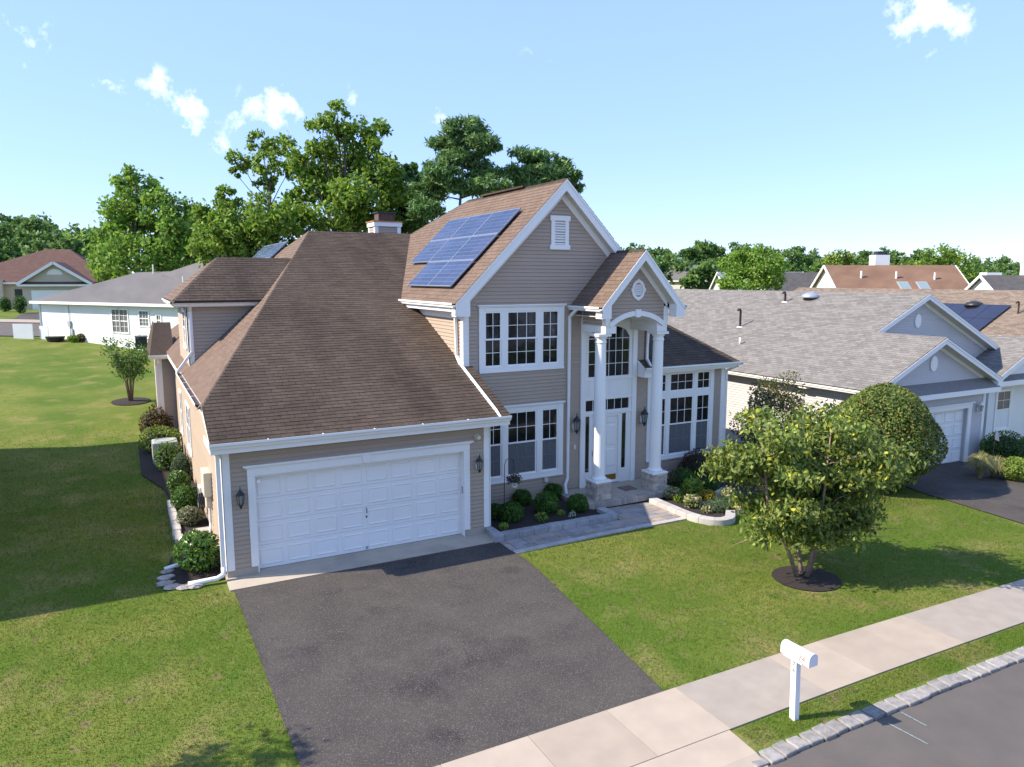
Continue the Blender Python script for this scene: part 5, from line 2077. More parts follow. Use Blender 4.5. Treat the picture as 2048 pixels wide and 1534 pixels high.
SOL3 = thing('solar_array', 'black solar panels on the tan roof behind the grey house', 'solar panels', (42, 22, 4.2))


def s3(px, py, off=.1):
    d = view_dir(px, py)
    t = (z3 + off - SL * x3 - 6.45) / (d[2] - SL * d[0])
    return Vector((0, 0, 6.45)) + Vector(d) * t


pa, pb = s3(2027, 611), s3(1958, 660)
V3 = Vector((1, 0, SL)).normalized()
n3_ = Vector((0, -1, 0)).cross(V3)
yR = (pa.y + pb.y) / 2
vtop = (pa.x - 37.5) * kS
rowh = 1.72
for row, (n_, ) in enumerate(((4,), (3,), (2,), (2,))):
    for c_ in range(n_):
        v1 = vtop - row * (rowh + .03) + (rowh if row == -1 else 0)
        yy = yR + (c_ + 1) * 1.06 + (.0 if row else 0)
        o_ = Vector((37.5, yy, z3 - SL * 8.5)) + V3 * (v1 - rowh) + n3_ * .1
        P = [o_, o_ + Vector((0, -1.04, 0)), o_ + Vector((0, -1.04, 0)) + V3 * rowh, o_ + V3 * rowh]
        q = MB().slab(P, n3_ * .035)
        q.build('solar_panel', M_BLKCELL, SOL3)
d_ = s3(1948, 612, 0)
MB().lathe(d_, [(.5, 0), (.52, .08), (.4, .2), (.1, .3)], 14).build('attic_fan', M_BLACK, H3, smooth=True)
q_ = s3(2036, 628, 0)
MB().tube([q_, q_ + Vector((0, 0, .6)), q_ + Vector((-.1, 0, .68)), q_ + Vector((-.25, 0, .6))], .05, 6).build('flue_pipe', M_PIPE, H3)
q_ = s3(1998, 690, 0)
MB().tube([q_, q_ + Vector((0, 0, .5))], .07, 6).build('vent_pipe', M_WHITE, H3)


# ---------------------------------------------------------------- houses farther off: generic builder in local axes
def far_house(label, px, py, depth, ang, L, Wd, wall_h, rise, m_wall, m_roof, hip=0.0, name='house', over=.35, extras=None, zbase=None):
    """ridge runs along local x. (px,py,depth) is the near ridge end's sight line; ang turns the ridge about z"""
    top = Vector((0, 0, 6.45)) + Vector(view_dir(px, py)) * depth
    zr = top.z
    zb = zr - rise - wall_h
    o = thing(name, label, 'house', (top.x, top.y, zb))
    c, s = math.cos(ang), math.sin(ang)
    def T(x, y, z):
        return (top.x + c * x - s * y, top.y + s * x + c * y, zb + z)
    b = MB()
    hw = Wd / 2
    P = [(-L, -hw), (0, -hw), (0, hw), (-L, hw)]
    b.slab([T(x, y, -1.5) for x, y in P], (0, 0, wall_h + 1.5))
    for x in ((0, -.15), (-L, .15)):
        if hip:
            continue
        b.slab([T(x[0], -hw, wall_h), T(x[0], hw, wall_h), T(x[0], 0, wall_h + rise)], Vector(T(x[0] + x[1], 0, 0)) - Vector(T(x[0], 0, 0)))
    b.build('walls', m_wall, o)
    b = MB()
    e = over
    ez = wall_h - rise / hw * e
    h_ = hip
    A = [T(e, -hw - e, ez), T(-L - e, -hw - e, ez), T(-L - e + h_ + (e if hip else 0), 0, wall_h + rise), T(e - h_ - (e if hip else 0), 0, wall_h + rise)]
    B = [T(e, hw + e, ez), T(-L - e, hw + e, ez), A[2], A[3]]
    b.slab(A, (0, 0, .08))
    b.slab(B, (0, 0, .08))
    if hip:
        b.slab([A[0], A[3], B[0]], (0, 0, .08))
        b.slab([A[1], A[2], B[1]], (0, 0, .08))
    b.build('roof', m_roof, o)
    b = MB()
    for y in (-hw - e, hw + e):
        b.bar(T(e, y, ez - .03), T(-L - e, y, ez - .03), .1, .16)
    if not hip:
        for x in (e, -L - e):
            for y in (-hw - e, hw + e):
                b.bar(T(x, y, ez), T(x, 0, wall_h + rise), .08, .2)
    b.build('fascia', M_WHITE, o)
    return o, T, (top, zb)


# white house at the back left: long eave wall facing us
def at(px, py, d):
    return Vector((0, 0, 6.45)) + Vector(view_dir(px, py)) * d


WH = thing('house', 'white house behind the back lawn with streaked grey roof', 'house', (-2, 58, 2.1))
A_, B_ = at(85, 672, 54), at(400, 693, 46.5)
A_.z = B_.z = 2.1
ax_ = (B_ - A_).normalized()
nrm = Vector((ax_.y, -ax_.x, 0))           # towards us
if nrm.dot(Vector((0, -1, 0))) < 0:
    nrm = -nrm
Lw = (B_ - A_).length + 4


def wp(u, d, z):
    """u along the wall, d behind the wall, z above its base"""
    return tuple(A_ + ax_ * u - nrm * d + Vector((0, 0, z)))


b = MB().slab([wp(0, 0, -1), wp(Lw, 0, -1), wp(Lw, 10, -1), wp(0, 10, -1)], (0, 0, 3.75))
whw = b.build('walls', M_WALLWHITE, WH)
b = MB()
b.slab([wp(-.4, -.4, 2.68), wp(Lw, -.4, 2.68), wp(Lw, 5, 5.0), wp(4.2, 5, 4.75)], (0, 0, .06))
b.slab([wp(-.4, -.4, 2.68), wp(4.2, 5, 4.75), wp(-.4, 10.4, 2.68)], (0, 0, .06))
b.slab([wp(4.2, 5, 4.75), wp(Lw, 5, 5.0), wp(Lw, 10.4, 2.68), wp(-.4, 10.4, 2.68)], (0, 0, .06))
# higher cross roof to the right
b.slab([wp(8.0, 4.2, 4.6), wp(Lw, -.3, 2.75), wp(Lw, 6, 6.4), wp(13.2, 6.5, 6.35)], (0, 0, .06))
b.slab([wp(8.0, 4.2, 4.6), wp(13.2, 6.5, 6.35), wp(9, 9, 4.6)], (0, 0, .06))
b.build('roof', M_GREYROOF, WH)
b = MB()
b.bar(wp(-.42, -.45, 2.64), wp(Lw, -.45, 2.64), .1, .18)
b.bar(wp(-.42, -.45, 2.64), wp(-.42, 10.4, 2.64), .1, .18)
b.bar(wp(.0, -.03, 0), wp(.0, -.03, 2.6), .14, .1, (1, 0, 0))
b.build('gutter', M_WHITE, WH)


def wh_window(u0, u1, z0, z1, cols, rows):
    q = MB()
    def qb(a, c, e, f, d0, d1):
        P = [wp(a, -d0, e), wp(c, -d0, e), wp(c, -d1, e), wp(a, -d1, e)]
        q.slab(P, (0, 0, f - e))
    qb(u0 - .1, u0, z0 - .1, z1 + .1, 0, .05)
    qb(u1, u1 + .1, z0 - .1, z1 + .1, 0, .05)
    qb(u0, u1, z0 - .1, z0, 0, .05)
    qb(u0, u1, z1, z1 + .1, 0, .05)
    zm = (z0 + z1) / 2
    qb(u0, u1, zm - .03, zm + .03, 0, .03)
    for i in range(1, cols):
        x = u0 + (u1 - u0) * i / cols
        qb(x - .015, x + .015, z0, z1, .004, .02)
    for i in range(1, rows):
        z = z0 + (z1 - z0) * i / rows
        qb(u0, u1, z - .012, z + .012, .005, .019)
    wo_ = q.build('window', M_WHITE, WH)
    MB().add([wp(u0, -.006, z0), wp(u1, -.006, z0), wp(u1, -.006, z1), wp(u0, -.006, z1)], [(0, 1, 2, 3)]).build('pane', M_GLASS_DARK, wo_)


ulen = (B_ - A_).length
def uof(px):
    """wall coordinate seen at a photo column"""
    best = min(range(0, 400), key=lambda k: abs(_colpx(wp(k * Lw / 400, 0, 1.2)) - px))
    return best * Lw / 400


def _colpx(p):
    d = np.array(p) - np.array([0, 0, 6.45])
    return 1024 + 1470.7 * (d @ RGT) / (d @ FWD)


wh_window(uof(226), uof(240), .75, 2.25, 2, 4)
wh_window(uof(242), uof(257), .75, 2.25, 2, 4)
wh_window(uof(281), uof(299), 1.25, 2.2, 3, 4)
wh_window(uof(315), uof(323), 1.35, 1.95, 2, 2)
b = MB()
u_ = uof(141)
for (z0, z1, w, d) in ((.95, 1.35, .30, .12), (.55, .8, .16, .1), (.25, .55, .2, .12)):
    b.slab([wp(u_ - w / 2 + (.25 if z0 < .9 else 0), 0, z0), wp(u_ + w / 2 + (.25 if z0 < .9 else 0), 0, z0), wp(u_ + w / 2 + (.25 if z0 < .9 else 0), -d, z0), wp(u_ - w / 2 + (.25 if z0 < .9 else 0), -d, z0)], (0, 0, z1 - z0))
b.tube([wp(u_, -.05, 1.35), wp(u_, -.05, 2.45)], .025, 6)
b.tube([wp(u_, -.05, 0), wp(u_, -.05, .95)], .03, 6)
b.build('electric_meter', M_GREYPL, WH)
for (px, d_) in ((276, 2.6), (360, 3.2), (150, 4.6)):
    q_ = Vector(wp(uof(px) + d_ * .55, d_, 2.85 + d_ * .43))
    MB().tube([q_ - Vector((0, 0, .2)), q_ + Vector((0, 0, .55))], .06, 6).build('vent_pipe', M_WHITE, WH)
# white screen panels by its corner
SCR = thing('screen_panel', 'white vinyl screen panels standing by the white house corner', 'screen', wp(-.6, -1.0, 0))
MB().slab([wp(-.2, -1.9, -.2), wp(1.1, -1.3, -.2), wp(1.1, -1.24, -.2), wp(-.2, -1.84, -.2)], (0, 0, 1.35)).build('panel', M_WALLWHITE, SCR)
MB().slab([wp(1.4, -1.0, -.2), wp(2.1, -.8, -.2), wp(2.1, -.76, -.2), wp(1.4, -.96, -.2)], (0, 0, 1.2)).build('panel', M_WALLWHITE, SCR)

# far-left brown-roofed house with garage gable, across its own street
FB = thing('house', 'cream house with red-brown hip roof at the far left', 'house', (-8, 86, 3))
O_ = at(62, 625, 78)
O_.z = 3.1
u_dir = Vector((math.cos(math.radians(-8)), math.sin(math.radians(-8)), 0))
v_dir = Vector((-u_dir.y, u_dir.x, 0))


def fp(u, v, z):
    return tuple(O_ + u_dir * u + v_dir * v + Vector((0, 0, z)))


def fbox(b, u0, u1, v0, v1, z0, z1):
    b.slab([fp(u0, v0, z0), fp(u1, v0, z0), fp(u1, v1, z0), fp(u0, v1, z0)], (0, 0, z1 - z0))


b = MB()
fbox(b, -8, 7, 2.5, 13, -.5, 2.9)
fbox(b, -.6, 5.6, 0, 2.5, -.5, 2.9)
b.slab([fp(-.6, 0, 2.9), fp(5.6, 0, 2.9), fp(2.5, 0, 4.9)], tuple(v_dir * .2))
fbox(b, -4.2, -2.8, 1.6, 2.5, -.5, 3.2)
b.build('walls', M_STUCCO, FB)
b = MB()
b.slab([fp(-9, 2.1, 2.9), fp(7.6, 2.1, 2.9), fp(2.6, 8, 6.6), fp(.2, 8, 6.6)], (0, 0, .08))
b.slab([fp(7.6, 2.1, 2.9), fp(7.6, 13.5, 2.9), fp(2.6, 8, 6.6)], (0, 0, .08))
b.slab([fp(-9, 2.1, 2.9), fp(.2, 8, 6.6), fp(-9, 13.5, 2.9)], (0, 0, .08))
b.slab([fp(-9, 13.5, 2.9), fp(.2, 8, 6.6), fp(2.6, 8, 6.6), fp(7.6, 13.5, 2.9)], (0, 0, .08))
b.slab([fp(-1.0, -.4, 2.75), fp(2.5, -.4, 5.05), fp(2.5, 6, 5.05), fp(-1.0, 6, 2.75)], (0, 0, .06))
b.slab([fp(6.0, -.4, 2.75), fp(2.5, -.4, 5.05), fp(2.5, 6, 5.05), fp(6.0, 6, 2.75)], (0, 0, .06))
b.slab([fp(-.8, -.35, 2.7), fp(5.8, -.35, 2.7), fp(5.6, .0, 2.95), fp(-.6, .0, 2.95)], (0, 0, .05))
b.build('roof', M_BROWNROOF, FB)
b = MB()
b.bar(fp(-1.0, -.45, 2.7), fp(2.5, -.45, 5.0), .1, .28)
b.bar(fp(6.0, -.45, 2.7), fp(2.5, -.45, 5.0), .1, .28)
b.bar(fp(-.9, -.42, 2.62), fp(5.9, -.42, 2.62), .1, .2)
b.bar(fp(-9, 2.05, 2.85), fp(-.6, 2.05, 2.85), .1, .2)
b.build('fascia', M_WHITE, FB)
b = MB()
for i in range(8):
    t0, t1 = math.pi * i / 8, math.pi * (i + 1) / 8
    b.slab([fp(2.5, -.04, 3.75), fp(2.5 + .75 * math.cos(t0), -.04, 3.75 + .6 * math.sin(t0)), fp(2.5 + .75 * math.cos(t1), -.04, 3.75 + .6 * math.sin(t1))], tuple(v_dir * .04))
b.build('fan_vent', M_WHITE, FB)
b = MB()
fbox(b, 0.2, 5.0, -.05, 0, -.3, 2.1)
b.build('garage_door', M_WHITE2, FB)
b = MB()
fbox(b, -1.9, -.8, 2.4, 2.48, -.3, 2.2)
b.build('front_door', M_BLACK, FB)

# distant houses on the right skyline
o, T, _ = far_house('rust-brown roofed house with white gable end and white chimney on the skyline', 1655, 532, 70, math.radians(180 - 27.8), 11.8, 7.0, 2.8, 2.6, M_WALLWHITE, M_RUSTROOF)
q = MB()
cb = [T(-4.6, -.2, 4.2), T(-6.0, -.2, 4.2), T(-6.0, -1.4, 4.2), T(-4.6, -1.4, 4.2)]
q.slab(cb, (0, 0, 2.25))
chm = q.build('chimney', M_WALLWHITE, o)


def slope_hit(T, hw, wall_h, rise, px, py):
    """sight line on the near roof slope of a far house"""
    best = None
    for s_ in (-1, 1):
        a, c, e = Vector(T(0, s_ * hw, wall_h)), Vector(T(-5, s_ * hw, wall_h)), Vector(T(0, 0, wall_h + rise))
        n = (c - a).cross(e - a).normalized()
        d = Vector(view_dir(px, py))
        t = (a - Vector((0, 0, 6.45))).dot(n) / d.dot(n)
        p = Vector((0, 0, 6.45)) + d * t
        if best is None or t < best[0]:
            best = (t, p, (c - a).normalized(), (e - a - (c - a).normalized() * (e - a).dot((c - a).normalized())).normalized(), n if n.z > 0 else -n)
    return best


for (px, py) in ((1808, 573), (1846, 573)):
    _, p, u_, v_, n_ = slope_hit(T, 3.5, 2.8, 2.6, px, py)
    q = MB().slab([p - u_ * .5 - v_ * .6, p + u_ * .5 - v_ * .6, p + u_ * .5 + v_ * .6, p - u_ * .5 + v_ * .6], n_ * .12)
    sk = q.build('skylight', M_GREYPL, o)
    MB().slab([p - u_ * .42 - v_ * .52 + n_ * .125, p + u_ * .42 - v_ * .52 + n_ * .125, p + u_ * .42 + v_ * .52 + n_ * .125, p - u_ * .42 + v_ * .52 + n_ * .125], n_ * .01).build('skylight_glass', M_SKYLIGHT, sk)
for (px, py) in ((1722, 557), (1792, 558), (1869, 560)):
    _, p, u_, v_, n_ = slope_hit(T, 3.5, 2.8, 2.6, px, py)
    MB().tube([p, p + Vector((0, 0, .7))], .09, 6).build('vent_pipe', M_WHITE, o)
MB().slab([T(-4.9, -.4, 6.45), T(-5.7, -.4, 6.45), T(-5.7, -1.2, 6.45), T(-4.9, -1.2, 6.45)], (0, 0, .35)).build('chimney_cap', M_BLACK, chm)

o, T, _ = far_house('slate-blue roofed house on the skyline right of the porch', 1440, 545, 92, math.radians(152), 10, 7, 2.8, 2.2, M_PALE, M_SLATE)
o, T, _ = far_house('small grey house with gable vent on the skyline behind the slate-blue roof', 1428, 531, 108, math.radians(-60), 9, 6, 3, 2.0, M_PALE, M_GREYROOF)
o, T, _ = far_house('dark-roofed house with white gable between the round tree and the rust-brown roof', 1638, 546, 88, math.radians(-28), 7, 6, 2.8, 2.0, M_WALLWHITE, M_DARKROOF)
o, T, _ = far_house('white gabled house with charcoal roof at the right edge', 1968, 552, 62, math.radians(152.2), 10, 6.4, 2.8, 2.1, M_WALLWHITE, M_DARKROOF)
q = MB().slab([T(-1.0, -1.2, 2.0), T(-2.3, -1.2, 2.0), T(-2.3, -2.2, 2.0), T(-1.0, -2.2, 2.0)], (0, 0, 3.2)).build('chimney', M_WALLWHITE, o)
q = MB().slab([T(-3.4, .6, 3.5), T(-4.7, .6, 3.5), T(-4.7, -.6, 3.5), T(-3.4, -.6, 3.5)], (0, 0, 2.6)).build('chimney', M_WALLWHITE, o)
MB().slab([T(-3.6, .4, 6.1), T(-4.5, .4, 6.1), T(-4.5, -.4, 6.1), T(-3.6, -.4, 6.1)], (0, 0, .3)).build('chimney_cap', M_RUSTROOF, q)

for (x, y, w, lab, mw_, mr_) in ((3, -19, 13, 'pale house across the street behind the viewpoint', M_PALE, M_BROWNROOF), (21, -20, 13, 'cream house across the street with grey roof', M_STUCCO, M_GREYROOF)):
    o = thing('house', lab, 'house', (x, y, -.3))
    MB().box(x - w / 2, x + w / 2, y - 5, y + 5, -.5, 3.0).build('walls', mw_, o)
    b = MB()
    b.slab([(x - w / 2 - .4, y + 5.4, 2.85), (x + w / 2 + .4, y + 5.4, 2.85), (x + w / 2 + .4, y, 5.4), (x - w / 2 - .4, y, 5.4)], (0, 0, .08))
    b.slab([(x - w / 2 - .4, y - 5.4, 2.85), (x + w / 2 + .4, y - 5.4, 2.85), (x + w / 2 + .4, y, 5.4), (x - w / 2 - .4, y, 5.4)], (0, 0, .08))
    b.build('roof', mr_, o)
    MB().box(x + 1, x + 5.8, y + 5.0, y + 5.06, -.3, 2.0).build('garage_door', M_WHITE2, o)
    for k in range(2):
        MB().box(x - 5 + k * 2.4, x - 3.6 + k * 2.4, y + 5.0, y + 5.05, .6, 2.1).build('window', M_GLASS_DARK, o)

o, T, _ = far_house('small cream house with grey hip roof among the trees at the far left', 150, 507, 112, math.radians(152), 2.4, 5.5, 3.2, 1.4, M_STUCCO, M_GREYROOF, hip=.9)
TB = thing('black_tub', 'black tub standing by the white house wall', 'tub', wp(3.2, -1.0, 0))
q_ = Vector(wp(3.2, -1.0, 0))
MB().lathe(q_, [(.45, -.1), (.6, .25), (.62, .32), (.55, .32)], 14).build('tub', M_BLACK, TB)
BN = thing('trash_bin', 'dark grey bin against the white house wall below the small windows', 'bin', wp(uof(300), -.6, 0))
q_ = Vector(wp(uof(300), -.7, 0))
MB().box(q_.x - .35, q_.x + .35, q_.y - .3, q_.y + .3, q_.z - .2, q_.z + .6).build('body', M_BLACK, BN, bevel=.05)
MB().box(q_.x - .38, q_.x + .38, q_.y - .33, q_.y + .33, q_.z + .6, q_.z + .68).build('lid', M_GREYPL, BN)
# =================================================================== VEGETATION
G_OAK = leafmat('oak_leaves', [(0, (0.098, 0.190, 0.025)), (.5, (0.172, 0.287, 0.034)), (1, (0.287, 0.380, 0.046))], transl=.45)
G_MAPLE = leafmat('maple_leaves', [(0, (0.109, 0.218, 0.030)), (.5, (0.178, 0.322, 0.041)), (1, (0.287, 0.402, 0.057))], transl=.45)
G_DARKTREE = leafmat('dark_tree_leaves', [(0, (0.057, 0.127, 0.025)), (.6, (0.109, 0.201, 0.040)), (1, (0.184, 0.270, 0.052))], transl=.45)
G_PINE = leafmat('pine_needles', [(0, (0.069, 0.149, 0.046)), (.6, (0.132, 0.247, 0.071)), (1, (0.230, 0.333, 0.086))], transl=.3)
G_FAR = leafmat('far_wood_leaves', [(0, (0.069, 0.149, 0.039)), (.5, (0.121, 0.230, 0.055)), (1, (0.230, 0.322, 0.071))], val=.4, transl=.45)
G_DOG = leafmat('dogwood_leaves', [(0, (0.085, 0.140, 0.028)), (.5, (0.160, 0.225, 0.045)), (.93, (0.28, 0.33, 0.075)), (.955, (0.48, 0.46, 0.04)), (1, (0.62, 0.56, 0.05))], transl=.35)
G_BURN = leafmat('burning_bush_leaves', [(0, (.075, .125, .022)), (.6, (.130, .185, .03)), (.9, (.20, .235, .04)), (1, (.26, .16, .045))])
G_BOX = leafmat('boxwood_leaves', [(0, (0.029, 0.085, 0.010)), (.6, (0.058, 0.150, 0.016)), (1, (0.111, 0.215, 0.021))])
G_LAUREL = leafmat('laurel_leaves', [(0, (0.036, 0.102, 0.012)), (.6, (0.078, 0.174, 0.017)), (1, (0.168, 0.288, 0.036))], rough=.3, spec=.6)
G_LIGHT = leafmat('lime_leaves', [(0, (0.108, 0.192, 0.024)), (.6, (0.192, 0.288, 0.036)), (1, (0.312, 0.360, 0.060))])
G_SILVER = leafmat('variegated_leaves', [(0, (.10, .12, .05)), (.6, (.20, .21, .11)), (1, (.34, .33, .20))])
G_RED = leafmat('japanese_maple_leaves', [(0, (0.025, 0.014, 0.013)), (.6, (0.056, 0.025, 0.020)), (1, (0.119, 0.056, 0.039))])
G_YEL = leafmat('yellow_flowers', [(0, (.45, .33, .01)), (.6, (.62, .46, .02)), (1, (.25, .28, .02))])
G_HOSTA = leafmat('hosta_leaves', [(0, (.10, .17, .03)), (.5, (.22, .27, .07)), (.8, (.50, .38, .25)), (1, (.62, .48, .38))])
G_JUNI = leafmat('juniper_leaves', [(0, (.040, .085, .035)), (1, (.11, .16, .07))])
G_GRASSY = leafmat('ornamental_grass_blades', [(0, (.16, .18, .06)), (.6, (.27, .27, .11)), (1, (.42, .38, .20))])
G_BRONZE = leafmat('bronze_leaves', [(0, (.06, .05, .02)), (.6, (.13, .09, .035)), (1, (.22, .13, .05))])
G_MYRTLE = leafmat('crape_myrtle_leaves', [(0, (0.046, 0.078, 0.021)), (.6, (0.091, 0.117, 0.029)), (1, (0.260, 0.156, 0.039))])
M_BARK = mat('bark', (.11, .085, .065), .95, (.07, .052, .04), 9, 1, bump=.8, bscale=25)
M_BARK_L = mat('pale_bark', (.30, .22, .16), .9, (.19, .13, .09), 10, 1, bump=.5, bscale=25)


def rand_dirs(n, rng):
    v = rng.normal(size=(n, 3))
    return v / np.linalg.norm(v, axis=1, keepdims=True)


def leaf_quads(C, length, width, rng, axis=None, axis_mix=0.0, outward=None, out_mix=0.0):
    """diamond leaves at centres C; axis_mix pulls the leaf's long axis to `axis`, out_mix turns its face to `outward`"""
    n = len(C)
    a = rand_dirs(n, rng)
    if axis is not None:
        a = a * (1 - axis_mix) + axis * axis_mix
    a /= np.linalg.norm(a, axis=1, keepdims=True) + 1e-9
    t = rand_dirs(n, rng)
    if outward is not None:
        t = t * (1 - out_mix) + outward * out_mix
    b = np.cross(a, t)
    b /= np.linalg.norm(b, axis=1, keepdims=True) + 1e-9
    L = (length * rng.uniform(.7, 1.3, n))[:, None] / 2
    Wd = (width * rng.uniform(.7, 1.3, n))[:, None] / 2
    V = np.empty((n, 4, 3))
    V[:, 0] = C - a * L
    V[:, 1] = C + b * Wd - a * L * .1
    V[:, 2] = C + a * L
    V[:, 3] = C - b * Wd - a * L * .1
    return V.reshape(-1, 3)


def leaf_obj(name, V, m, parent=None):
    me = npmesh(name, V, np.arange(len(V)).reshape(-1, 4), 4)
    return link(name, me, m, parent)


def clump_points(blob, nsub, per, rng, sub=.34, flat=1.0):
    """leaf centres gathered in sub-clumps through an ellipsoid; returns points, sub-clump centres, outward vectors"""
    c, rx, ry, rz = np.array(blob[:3]), blob[3], blob[4], blob[5]
    d = rand_dirs(nsub, rng)
    rad = rng.uniform(.35, 1.0, nsub) ** .5
    S = d * rad[:, None]
    sc = c + S * np.array([rx, ry, rz])
    rs = sub * (rx + ry + rz) / 3
    P = np.repeat(sc, per, 0) + rng.normal(size=(nsub * per, 3)) * rs * np.array([.55, .55, .45 * flat])
    return P, sc


def px_blob(px, py, rx, ry, d, dd=0.0, depth=1.0):
    p = at(px, py, d + dd)
    k = d / 1470.7
    return (p.x, p.y, p.z, rx * k, (rx + ry) / 2 * k * depth, ry * k)


def tree(name, label, blobs, m, base, leaf=.2, nsub=16, per=55, trunk=.25, seed=1, bark=None, fork=.45, flat=1.0, sub=.34, needle=False, group=None, lean=(0, 0), limbs=True):
    """tapered trunk, limbs to every clump and twigs into it, crown of leaf-sized faces"""
    rng = np.random.default_rng(seed)
    base = Vector(base)
    t = thing(name, label, 'tree', base, group)
    top = max(b[2] + b[5] * .4 for b in blobs)
    cx = sum(b[0] for b in blobs) / len(blobs)
    cy = sum(b[1] for b in blobs) / len(blobs)
    wood = MB()
    H = top - base.z
    tp = []
    for k in range(7):
        f = k / 6
        tp.append(Vector((base.x + (cx - base.x) * f ** 1.5 + rng.normal() * .02 * H * f * .4 + lean[0] * f, base.y + (cy - base.y) * f ** 1.5 + lean[1] * f, base.z - .1 + H * f * .93)))
    wood.tube(tp, [trunk * (1 - .86 * k / 6) for k in range(7)], 8)
    allP, allO = [], []
    for bl in blobs:
        n_s = max(4, int(nsub * (bl[3] * bl[5]) / np.mean([q[3] * q[5] for q in blobs]) ** 1.0))
        P, sc = clump_points(bl, n_s, per, rng, sub, flat)
        allP.append(P)
        o_ = (P - np.array(bl[:3])) / np.array(bl[3:6]) + np.array([0, 0, .45])
        allO.append(o_ / (np.linalg.norm(o_, axis=1, keepdims=True) + 1e-6))
        if not limbs:
            continue
        c = Vector(bl[:3])
        f = min(.92, max(.15, (c.z - base.z) / H * fork + .12))
        a = tp[0].lerp(tp[-1], f)
        for i in range(6):
            if tp[i].z <= a.z <= tp[i + 1].z:
                a = tp[i].lerp(tp[i + 1], (a.z - tp[i].z) / max(.01, tp[i + 1].z - tp[i].z))
        mid = a.lerp(c, .5) + Vector((rng.normal() * .1, rng.normal() * .1, -.04 * (c - a).length)) * 1.0
        r0 = trunk * (1 - .8 * f) * .6
        wood.tube([a, mid, c], [r0, r0 * .6, r0 * .3], 6)
        for s_ in sc[::2]:
            sv = Vector(s_)
            m0 = mid.lerp(c, rng.uniform(.2, 1))
            wood.tube([m0, m0.lerp(sv, .55) + Vector((0, 0, .03)), sv], [r0 * .3, r0 * .18, r0 * .07], 4)
    wood.build('trunk', bark or M_BARK, t, smooth=True)
    P, OU = np.concatenate(allP), np.concatenate(allO)
    if needle:
        V = leaf_quads(P, leaf * 1.6, leaf * .42, rng, np.array([0, 0, 1.0]), .25)
    else:
        V = leaf_quads(P, leaf, leaf * .62, rng, np.array([0, 0, -1.0]), .15, OU, .5)
    leaf_obj('crown', V, m, t)
    return t


def gbase(px, d):
    """ground under a photo column at a given distance"""
    v = Vector(view_dir(px, 640))
    p = Vector((0, 0, 0)) + Vector((v.x, v.y, 0)) * d
    return (p.x, p.y, gz(p.x, p.y) - .1)


# ---- the tall trees behind the house
D = 52
tree('oak_tree', 'tallest bright green oak rising behind the chimney', [px_blob(*q) for q in (
    (675, 235, 26, 30, D), (705, 270, 40, 34, D, 1), (640, 270, 30, 36, D, -1), (612, 320, 36, 34, D, -1), (690, 325, 58, 42, D, 1.5), (760, 290, 26, 46, D, .5), (770, 345, 36, 36, D, -.5),
    (640, 370, 55, 38, D, .5), (715, 390, 62, 40, D, -1.5), (785, 385, 34, 36, D, 1), (600, 400, 30, 26, D, 1), (660, 430, 70, 30, D, -1), (745, 440, 60, 26, D, 1))],
    G_OAK, gbase(690, D), .33, 24, 52, .30, 1)
tree('oak_tree', 'sparse oak with bare twigs left of the tallest oak', [px_blob(*q) for q in (
    (480, 320, 26, 22, 54), (520, 285, 30, 18, 54, 1), (560, 290, 28, 22, 54), (540, 330, 34, 22, 54, -1), (585, 330, 20, 26, 54), (470, 345, 16, 10, 54), (535, 370, 24, 16, 54, .5))],
    G_OAK, gbase(560, 54), .30, 12, 40, .20, 2, fork=.7)
tree('maple_tree', 'rounded broadleaf tree at the rear left of the roof', [px_blob(*q) for q in (
    (450, 400, 34, 22, 50), (430, 440, 40, 36, 50, 1), (480, 450, 50, 40, 50), (540, 430, 52, 40, 50, -1), (590, 440, 40, 32, 50, 1), (500, 490, 60, 40, 50, .5), (420, 490, 40, 40, 50, -.5), (560, 470, 60, 34, 50))],
    G_OAK, gbase(500, 50), .32, 26, 52, .24, 3)
tree('maple_tree', 'full bright green maple behind the white house', [px_blob(*q) for q in (
    (255, 355, 26, 24, 64), (275, 385, 44, 36, 64, 1), (235, 410, 34, 40, 64, -1), (300, 420, 52, 42, 64), (250, 460, 62, 46, 64, 1), (325, 465, 52, 46, 64, -1), (215, 490, 36, 40, 64), (280, 515, 80, 44, 64, -1.5), (360, 440, 34, 40, 64, 1), (350, 505, 50, 50, 64, .5), (215, 535, 34, 28, 64))],
    G_MAPLE, gbase(280, 64), .38, 28, 52, .30, 4)
tree('maple_tree', 'dark broadleaf tree between the maple and the house roof', [px_blob(*q) for q in (
    (395, 450, 36, 46, 72), (410, 500, 50, 50, 72), (360, 470, 36, 50, 72, 2), (450, 480, 40, 60, 72, 2))], G_DARKTREE, gbase(400, 72), .40, 30, 52, .26, 5)
tree('pine_tree', 'tall pine with flat-topped crown behind the gable ridge', [px_blob(*q) for q in (
    (930, 258, 44, 18, 50), (900, 290, 40, 16, 50, 1), (965, 285, 34, 16, 50, -.5), (920, 318, 50, 18, 50, .5), (880, 345, 40, 16, 50, -1), (965, 345, 40, 16, 50, 1), (985, 300, 18, 12, 50), (860, 380, 40, 20, 50, 1), (935, 375, 40, 16, 50), (990, 370, 28, 16, 50, -1), (850, 415, 36, 20, 50))],
    G_PINE, gbase(905, 50), .30, 24, 60, .26, 6, flat=.7, sub=.42, needle=True, fork=.85)
